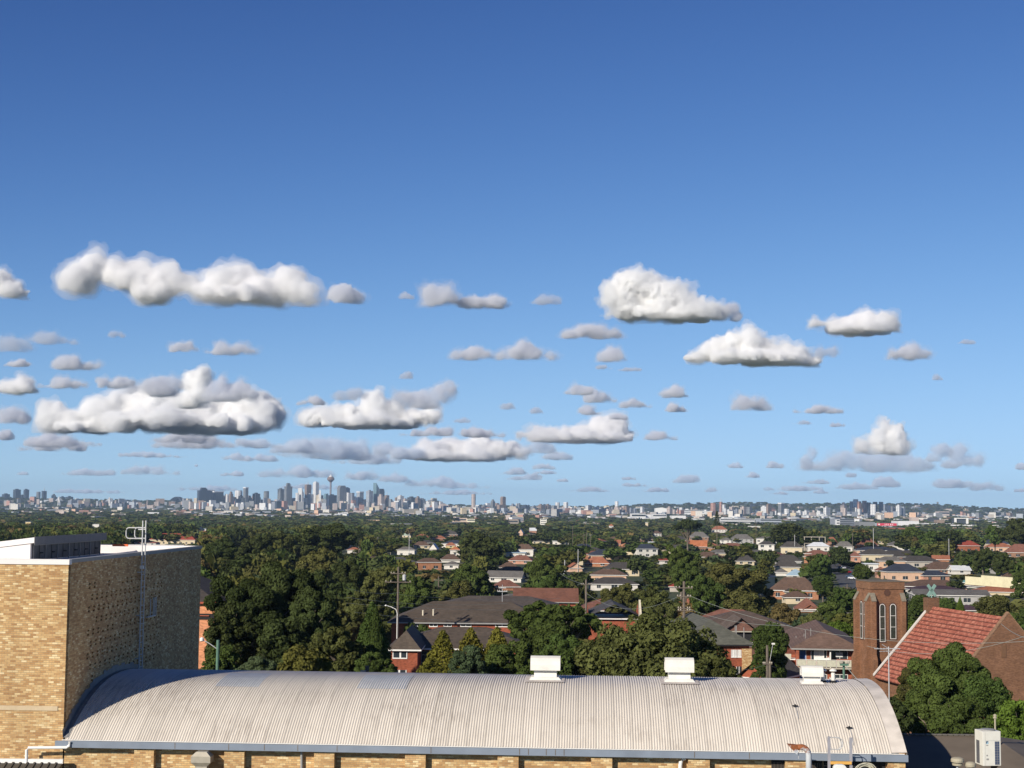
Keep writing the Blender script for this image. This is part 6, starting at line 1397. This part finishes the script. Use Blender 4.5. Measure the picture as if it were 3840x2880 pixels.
slab(2448, 2500, 1929, 1940, 'w', 'scattered white sheds left of the flat white roof', 4400, bands=1)
slab(2520, 2572, 1934, 1944, 'w', 'flat white roof below the low ridge, centre right', 4300)
slab(2563, 2640, 1912, 1924, 'w', 'broken line of white apartment fronts on the ridge', 6800, bands=2)
slab(2700, 2830, 1945, 1962, 'w', 'long white multi window office front above the crest trees', 3300, bands=2)
slab(2850, 2930, 1946, 1966, 'l', 'pale grey office front with two window rows above the crest trees', 3200, bands=2)
e = slab(3126, 3202, 1945, 1984, 's', 'glass office block with pale horizontal bands beside its white stair tower', 3000, dep=30, bands=5, name='glass_office', rz=R(6)); 
slab(3136, 3150, 1948, 1986, 'w', 'narrow white stair tower in front of the banded glass office', 2940, dep=12, name='stair_tower', bands=4)
slab(3222, 3281, 1957, 1984, 'g', 'plain grey box building left of the red sign', 2900, dep=40)
e = slab(3290, 3368, 1962, 1985, 'l', 'pale grey store under a long red sign board', 2880, dep=40, bands=0)
a, b = P(3289, 1962, 2855), P(3362, 1962, 2855); z1, z0 = P(3300, 1962, 2855).z, P(3300, 1971, 2855).z; sb = MB().box(0, b.x - a.x, -1, 0, 0, z1 - z0).build('red_sign', m_plain('sign_red', (.62,.05,.09), .5), None, loc=(a.x, 2855, z0)); tag(sb, 'long red sign board with white marks on the pale store', 'sign')
mb = MB(); hS = z1 - z0
for k, (u, w2) in enumerate(((2, 3), (14, 1.1), (17, 1.1), (20, 1.), (24, 2.), (28, 1.2))): mb.box(u, u + w2, -1.1, -1.001, hS * .25, hS * .78)
mb.build('white_marks', M_WHITE, sb)
slab(3368, 3446, 1954, 1972, 'w', 'brilliant white long warehouse right of the red sign', 3300, bands=0)
slab(3418, 3446, 1940, 1955, 'p', 'beige twin box on top of the brilliant white warehouse', 3400, dep=20)
slab(3455, 3582, 1962, 1970, 'w', 'long white low roof between the warehouse and the zigzag roof', 3500)
slab(3480, 3540, 1968, 1980, 'w', 'white shed under the long white low roof', 3300)
slab(3515, 3542, 1950, 1963, 'b', 'brown box building above the long white low roof', 3700, dep=30)
slab(3490, 3522, 1942, 1960, 'k', 'dark office block behind the brown box', 3900, dep=30)
e = slab(3582, 3626, 1943, 1966, 'k', 'dark building framed by a white portal near the right edge', 3600, dep=30); w2 = S(22, 3600)
for s in (-1, 1): MB().box(s * w2 - 2.5, s * w2 + 2.5, -18, -15.01, 0, P(3600, 1942, 3600).z - e.location.z).build('portal_leg', M_WHITE, e)
MB().box(-w2 + 2.51, w2 - 2.51, -18, -15.01, P(3600, 1945, 3600).z - e.location.z, P(3600, 1942, 3600).z - e.location.z).build('portal_beam', M_WHITE, e)
slab(3574, 3676, 1968, 1984, 'w', 'white zigzag roofed hall near the right edge', 3100, roof='zig', dep=40)
slab(3640, 3690, 1980, 1992, 'w', 'small white shed below the zigzag roofed hall', 2900)
slab(3730, 3745, 1959, 1970, 'w', 'small white box on the plain near the right edge', 3900, dep=15)
slab(3520, 3560, 1918, 1933, 'p', 'pinkish low block on the slope under the radio mast', 7200, bands=1)
D = 9300; a = P(3516, 1882, D); zb = gz(a.x, D); e = empty('radio_mast', (a.x, D, zb)); h = a.z - zb; tag(e, 'lone dark radio mast standing on the far right ridge', 'mast'); MB().tube([(0, 0, 0), (0, 0, h)], [7, 2.2], 6).build('mast', M_PLASTER, e, (.12,.12,.14)); MB().box(-5, 5, -4, 4, h * .55, h * .92).build('aerial_drum', M_PLASTER, e, (.2,.17,.17))
# countless small city blocks along the foot of the skyline: one object
rgc = random.Random(21); V = []; Fc = []; Cv = []
def sb_(x, y, W, Dp, h, c, rz):
    z = gz(x, y) - 3; n = len(V); cs, sn = math.cos(rz), math.sin(rz)
    for zz2 in (0, h + 3):
        for a, b in ((-W/2, -Dp/2), (W/2, -Dp/2), (W/2, Dp/2), (-W/2, Dp/2)): V.append((x + a * cs - b * sn, y + a * sn + b * cs, z + zz2)); Cv.append((*c, 1))
    for f in ((4,5,6,7),(0,1,5,4),(1,2,6,5),(2,3,7,6),(3,0,4,7)): Fc.append(tuple(n + i for i in f))
for k in range(4200):
    px = rgc.uniform(-250, 4100); u = rgc.random()
    city = 700 < px < 1700; rightc = px > 1700
    Yb = rgc.uniform(7000, 8900) if rgc.random() < .5 else rgc.uniform(3800, 7600)
    if px > 2400 and Yb > 8300 and rgc.random() < .5: continue
    hgt = rgc.uniform(5, 16)
    if 7400 < Yb and city: hgt = rgc.uniform(12, 55)
    elif Yb > 6000 and rightc and rgc.random() < .35: hgt = rgc.uniform(12, 32)
    elif px < 700 and Yb > 7600: hgt = rgc.uniform(8, 34)
    if rgc.random() < (.45 if rightc else (.4 if city else .7)): continue
    if px > 2350 and Yb > 7600: hgt = rgc.uniform(5, 12)
    W = rgc.uniform(12, 34) * (1.6 if hgt < 12 and rgc.random() < .3 else 1)
    c = CC[rgc.choice('wwwclplpsgbrsgn' if px > 700 else 'wcplsgbrngpl')]
    sb_((px - 1920) / F * Yb, Yb, W, rgc.uniform(10, 22), hgt, c, rgc.choice((.7, .75, .3, -.3, .1)))
me = bpy.data.meshes.new('distant_city_blocks'); me.from_pydata(V, [], Fc); me.materials.append(M_TINT); a = me.attributes.new('tint', 'FLOAT_COLOR', 'POINT'); a.data.foreach_set('color', np.array(Cv, np.float32).ravel())
o = bpy.data.objects.new('distant_city_blocks', me); COL.objects.link(o); tag(o, 'dense scatter of tiny pale city blocks along the foot of the skyline', 'buildings', kind='stuff')
# ------------------------------------------------------------------ haze box round camera and ground
hz_ = MB().box(-14500, 14500, -300, 17500, -9, 215).build('haze', [], None)
t = NT('haze_air'); v_ = t.n('ShaderNodeVolumePrincipled', {'Color': (.52, .72, 1.0), 'Density': HAZE, 'Anisotropy': .0}); t.t.links.new(v_.outputs[0], t.out.inputs['Volume']); hz_.data.materials.append(t.mat)
tag(hz_, 'thin bluish haze lying over the whole suburb and city', 'haze', kind='stuff')
# ------------------------------------------------------------------ clouds: real lumpy volumes far beyond the haze
def cloud_mesh(lobes, seed, vox, hr=1., grow=0.):
    bm = bmesh.new(); rg = random.Random(seed)
    for (x, z, rx, rz_) in lobes:
        yv = rg.uniform(-.3, .3) * rx
        bmesh.ops.create_icosphere(bm, subdivisions=2, radius=1., matrix=Matrix.Translation((x, yv, z)) @ Matrix.Diagonal((rx, rx * rg.uniform(.8, 1.1), rz_, 1)))
    me = bpy.data.meshes.new('cloud'); bm.to_mesh(me); bm.free(); o = bpy.data.objects.new('cloud', me); COL.objects.link(o)
    m = o.modifiers.new('r', 'REMESH'); m.mode = 'VOXEL'; m.voxel_size = vox
    q = hr
    if grow: m = o.modifiers.new('g', 'DISPLACE'); m.strength = grow * hr; m.mid_level = 0.
    for sc2, st in ((.30, .17), (.12, .085), (.05, .055), (.022, .034)):
        t_ = bpy.data.textures.new('cloud_lumps', 'CLOUDS'); t_.noise_scale = sc2 * 1.3 * q; t_.noise_depth = 1
        m = o.modifiers.new('d', 'DISPLACE'); m.texture = t_; m.strength = st * 1.5 * q * (1 + max(grow, 0) * 9); m.mid_level = .5; m.texture_coords = 'GLOBAL'
    m = o.modifiers.new('r2', 'REMESH'); m.mode = 'VOXEL'; m.voxel_size = vox
    return o
_CM = {}
def cloud_mat(od, alb):
    k = (round(math.log(od) * 6), alb)
    if k not in _CM:
        t = NT('cloud_vapour'); v_ = t.n('ShaderNodeVolumePrincipled', {'Color': alb, 'Density': math.exp(k[0] / 6), 'Anisotropy': 0.}); t.t.links.new(v_.outputs[0], t.out.inputs['Volume']); _CM[k] = t.mat
    return _CM[k]
def build_cloud(px_lobes, kind, seed, lab=None):
    """lobes in picture pixels (x, y, rx, ry), turned into a real body at the height of the cloud base"""
    yb = max(l[1] + l[3] * .6 for l in px_lobes); x0 = min(l[0] - l[2] for l in px_lobes); x1 = max(l[0] + l[2] for l in px_lobes)
    xm = (x0 + x1) / 2; D = min(760 * F / max(YH + (xm - 1920) * ROLL - yb, 14), 52000); wpx = max(x1 - x0, 30.)
    org = P(xm, yb, D); s = S(wpx, D)          # unit = cloud width
    lb = [((l[0] - xm) / wpx, (yb - l[1]) / wpx, l[2] / wpx, l[3] / wpx) for l in px_lobes]
    hr = min(1.6, max(l[3] for l in px_lobes) * 5.5 / wpx); hm = S(max(l[3] for l in px_lobes) * 2, D)
    od, alb = {'w': (16, (1, 1, 1)), 'm': (9, (.99, .988, .992)), 'g': (3.4, (.88, .89, .93)), 't': (1.4, (.82, .85, .92)), 'f': (2.3, (.86, .91, .98))}[kind]  # blue albedo of the low far clouds stands in for distance haze
    shells = ((-.035, .72, 'cloud'), (.0, .2, 'cloud_fringe'), (.032, .08, 'cloud_wisp')) if wpx > 60 else ((0., .7, 'cloud'), (.05, .3, 'cloud_wisp'))
    for gr, fr, nm in shells:
        o = cloud_mesh(lb, seed, max(.0082, min(.035, 4. / wpx)), hr, gr); o.location = (seed * 3.7 % 19, seed * 1.3 % 11, 0); o.name = nm
        PEND.append((o, seed, org, s, cloud_mat(od * fr / hm, alb)))
PEND = []
def finish_clouds():
    dg = bpy.context.evaluated_depsgraph_get(); made = [bpy.data.meshes.new_from_object(q[0].evaluated_get(dg)) for q in PEND]; roots = {}
    for (o, seed, org, s, mt), me in zip(PEND, made):
        o.modifiers.clear(); old = o.data; o.data = me; bpy.data.meshes.remove(old); n = len(me.vertices)
        if n == 0: bpy.data.objects.remove(o); continue
        c = np.empty(n * 3, np.float32); me.vertices.foreach_get('co', c); c = c.reshape(-1, 3); m = c[:, 2] < 0; c[m, 2] *= .3; me.vertices.foreach_set('co', c.ravel()); me.update()
        me.materials.clear(); me.materials.append(mt)
        if seed not in roots: roots[seed] = o; o.location = org; o.scale = (s, s, s); o['kind'] = 'structure'
        else: o.parent = roots[seed]; o.location = (0, 0, 0)
def auto(x0, x1, y0, y1, seed, bumps=None):
    rg = random.Random(seed); w_, h = x1 - x0, y1 - y0; out = []; n = max(5, int(w_ / h * 3.6))
    pk = rg.uniform(.3, .7)
    for i in range(n):
        t = (i + .5) / n; env = max(.34, 1 - abs(t - pk) ** 1.3 * 1.5) * rg.uniform(.65, 1.); r = h * .56 * env
        out.append((x0 + w_ * (.06 + .88 * t), y1 - r * .75, max(r * rg.uniform(1.0, 1.7), w_ / n * .8), r))
    return out
CL = []
# the big ones, lobe by lobe
CL.append(([(300,1045,62,52),(350,1000,68,56),(420,1020,75,56),(490,1040,80,60),(560,1050,70,52),(625,1020,60,58),(680,1060,75,55),(750,1090,70,45),(820,1050,65,58),(900,1040,75,62),(960,1075,70,55),(1030,1085,55,52),(1080,1060,62,60),(1130,1095,55,48),(1165,1125,35,32),(560,1100,90,32),(880,1110,150,32)], 'm'))
CL.append(([(0,1060,60,45),(50,1085,58,42),(95,1100,25,25),(-60,1060,60,50)], 'm'))
CL.append(([(2300,1110,50,52),(2350,1085,60,62),(2410,1080,66,68),(2470,1110,70,62),(2540,1105,65,58),(2600,1135,70,52),(2660,1160,52,38),(2450,1175,120,34),(2560,1180,120,28),(2350,1160,60,36)], 'w'))
CL.append(([(2740,1160,35,22),(2760,1190,32,22),(2700,1180,40,24)], 'g'))
CL.append(([(2600,1345,45,22),(2680,1320,55,42),(2740,1290,52,52),(2810,1265,52,58),(2870,1300,52,52),(2940,1320,50,48),(2990,1335,52,38),(3040,1350,45,26),(2800,1345,150,30),(2900,1350,130,24)], 'w'))
CL.append(([(3080,1330,30,22),(3115,1325,28,24)], 't'))
CL.append(([(3060,1215,32,24),(3120,1215,50,30),(3180,1220,55,32),(3250,1195,48,44),(3300,1205,48,42),(3345,1230,36,24),(3220,1238,130,18)], 'm'))
CL.append(([(740,1430,48,48),(745,1480,50,50),(720,1500,60,50),(700,1450,30,30)], 'w'))
CL.append(([(200,1575,50,50),(270,1560,62,42),(350,1555,65,50),(450,1530,70,62),(520,1515,80,62),(600,1520,85,60),(700,1530,90,60),(800,1530,90,62),(900,1520,82,60),(980,1530,70,55),(1030,1545,40,35),(620,1580,230,44),(850,1590,180,36),(300,1605,120,30)], 'w'))
CL.append(([(560,1450,55,38),(640,1440,50,42),(600,1465,70,30),(500,1455,30,24)], 'g')); CL.append(([(820,1450,45,40),(880,1470,60,40),(940,1480,50,30),(830,1490,60,22)], 'g'))
CL.append(([(390,1430,30,26),(430,1440,40,24),(470,1435,40,22)], 'g'))
CL.append(([(1170,1575,40,28),(1230,1560,50,40),(1300,1545,60,50),(1400,1520,60,52),(1470,1540,60,46),(1540,1555,60,38),(1600,1560,55,32),(1380,1585,200,24)], 'w'))
CL.append(([(1520,1490,50,40),(1580,1500,55,46),(1640,1465,40,30),(1690,1455,38,28)], 'g'))
CL.append(([(1965,1630,36,26),(2040,1620,60,34),(2110,1622,60,30),(2180,1620,60,34),(2250,1610,60,44),(2320,1600,55,46),(2360,1625,40,28),(2180,1645,200,18)], 'm'))
CL.append(([(3240,1680,34,38),(3290,1650,42,52),(3320,1610,34,48),(3350,1640,48,58),(3330,1590,18,28)], 'w'))
CL.append(([(3130,1740,50,22),(3200,1720,60,46),(3280,1730,80,48),(3360,1720,80,52),(3430,1735,70,44),(3480,1750,40,24),(3060,1755,70,16)], 'f'))
CL.append(([(3530,1690,36,28),(3500,1720,30,16)], 'f')); CL.append(([(3590,1710,32,40),(3640,1730,44,26),(3570,1745,50,18)], 'f')); CL.append(([(3030,1735,26,34),(3045,1710,16,28)], 'f'))
CL.append(([(1610,1690,70,36),(1680,1670,60,40),(1740,1680,60,42),(1800,1670,60,40),(1880,1680,70,40),(1950,1690,50,28),(1700,1710,200,22)], 'm'))
CL.append(([(1450,1690,60,30),(1530,1700,70,30)], 'f'))
A_ = '''560 860 1600 1660 g|1000 1260 1640 1700 f|1230 1500 1690 1740 f|880 1060 1700 1730 f|60 330 1640 1690 g|430 760 1690 1715 f|1930 2080 1640 1700 f|660 820 1480 1530 t|1590 1700 1030 1150 g|1690 1930 1080 1155 g|1222 1355 1045 1140 g|1495 1545 1092 1120 t|1985 2110 1095 1140 t|2105 2350 1195 1270 g|1690 1870 1280 1350 g|1860 2080 1270 1350 g|2245 2360 1288 1355 g|2240 2300 1360 1385 t|2310 2405 1370 1392 t|625 745 1270 1320 g|755 950 1260 1330 g|400 485 1235 1268 t|0 130 1230 1320 t|100 290 1220 1290 t|10 120 1335 1375 g|180 380 1320 1385 g|0 145 1390 1475 m|130 330 1405 1455 g|0 85 1500 1590 g|0 40 1590 1650 g|80 400 1610 1675 g|540 900 1620 1680 g|880 1080 1625 1680 f|820 930 1690 1725 f|1010 1300 1620 1720 f|1250 1420 1640 1725 f|2110 2220 1432 1478 g|2200 2315 1445 1510 g|2165 2262 1515 1555 g|2335 2445 1485 1530 g|2475 2585 1440 1490 g|2490 2590 1510 1545 g|2735 2885 1475 1540 g|2965 3160 1515 1550 g|3320 3480 1275 1350 g|2965 3050 1575 1592 t|3110 3170 1582 1600 t|2410 2545 1610 1650 g|2290 2350 1545 1575 g|1870 1940 1505 1535 t|1995 2045 1522 1552 t|1700 1760 1560 1585 t|1715 1900 1595 1640 g|1490 1690 1590 1635 g|1110 1215 1475 1520 g|1240 1380 1440 1500 t|1500 1545 1395 1420 t|3180 3210 1770 1790 t|2730 2790 1730 1755 f|2870 2940 1725 1755 f|2790 2850 1770 1790 f|2520 2630 1760 1810 f|2030 2150 1680 1725 f|2000 2100 1735 1760 f|2000 2110 1760 1778 f|1870 1975 1745 1780 f|220 435 1745 1783 f|440 680 1735 1780 f|730 740 1740 1750 f|820 920 1760 1785 f|950 1270 1740 1790 f|1280 1500 1755 1800 f|1400 1560 1770 1810 f|1500 1850 1780 1830 f|60 105 1765 1780 f|1880 2040 1775 1800 f|2090 2130 1790 1806 f|2330 2400 1785 1800 f|2800 3100 1815 1840 f|3120 3300 1800 1835 f|3270 3370 1770 1825 f|3490 3680 1780 1830 f|3640 3760 1800 1840 f|3810 3860 1730 1760 f|3800 3860 1830 1845 f|2130 2300 1820 1845 f|2400 2520 1825 1845 f|2330 2450 1805 1825 f|2640 2720 1825 1845 f|180 560 1830 1850 f|640 900 1815 1840 f|1000 1300 1810 1835 f|1550 1880 1835 1855 f|3000 3120 1795 1815 f|3050 3110 1835 1850 f|2880 2960 1840 1855 f|1250 1300 1690 1720 f|3580 3660 1270 1290 t|3500 3535 1405 1425 t|1990 2030 1770 1790 f'''
for k, row in enumerate(A_.split('|')):
    q = row.split(); x0, x1, y0, y1 = map(float, q[:4]); CL.append((auto(x0, x1, y0, y1, k + 50), q[4]))
for k, (lb, kd) in enumerate(CL): build_cloud(lb, kd, k + 1)
finish_clouds()
print('clouds', len(CL))

# ------------------------------------------------------------------ labels: repeated descriptions get an ordinal counted from the left
from collections import defaultdict
by = defaultdict(list)
for o, base, px in REG: by[base].append((px if px is not None else 0, o))
def ordn(n): return f"{n}{'th' if 10 <= n % 100 <= 20 else {1:'st',2:'nd',3:'rd'}.get(n % 10, 'th')}"
for base, l in by.items():
    l.sort(key=lambda t: t[0]); n = len(l)
    for i, (px, o) in enumerate(l):
        if n == 1: o['label'] = base
        else:
            s = 'leftmost' if i == 0 else ('rightmost' if i == n - 1 else ordn(i + 1) + ' from left')
            o['label'] = ' '.join(base.split()[:12]) + ', ' + s
print('script time', round(time.time() - T0, 1))
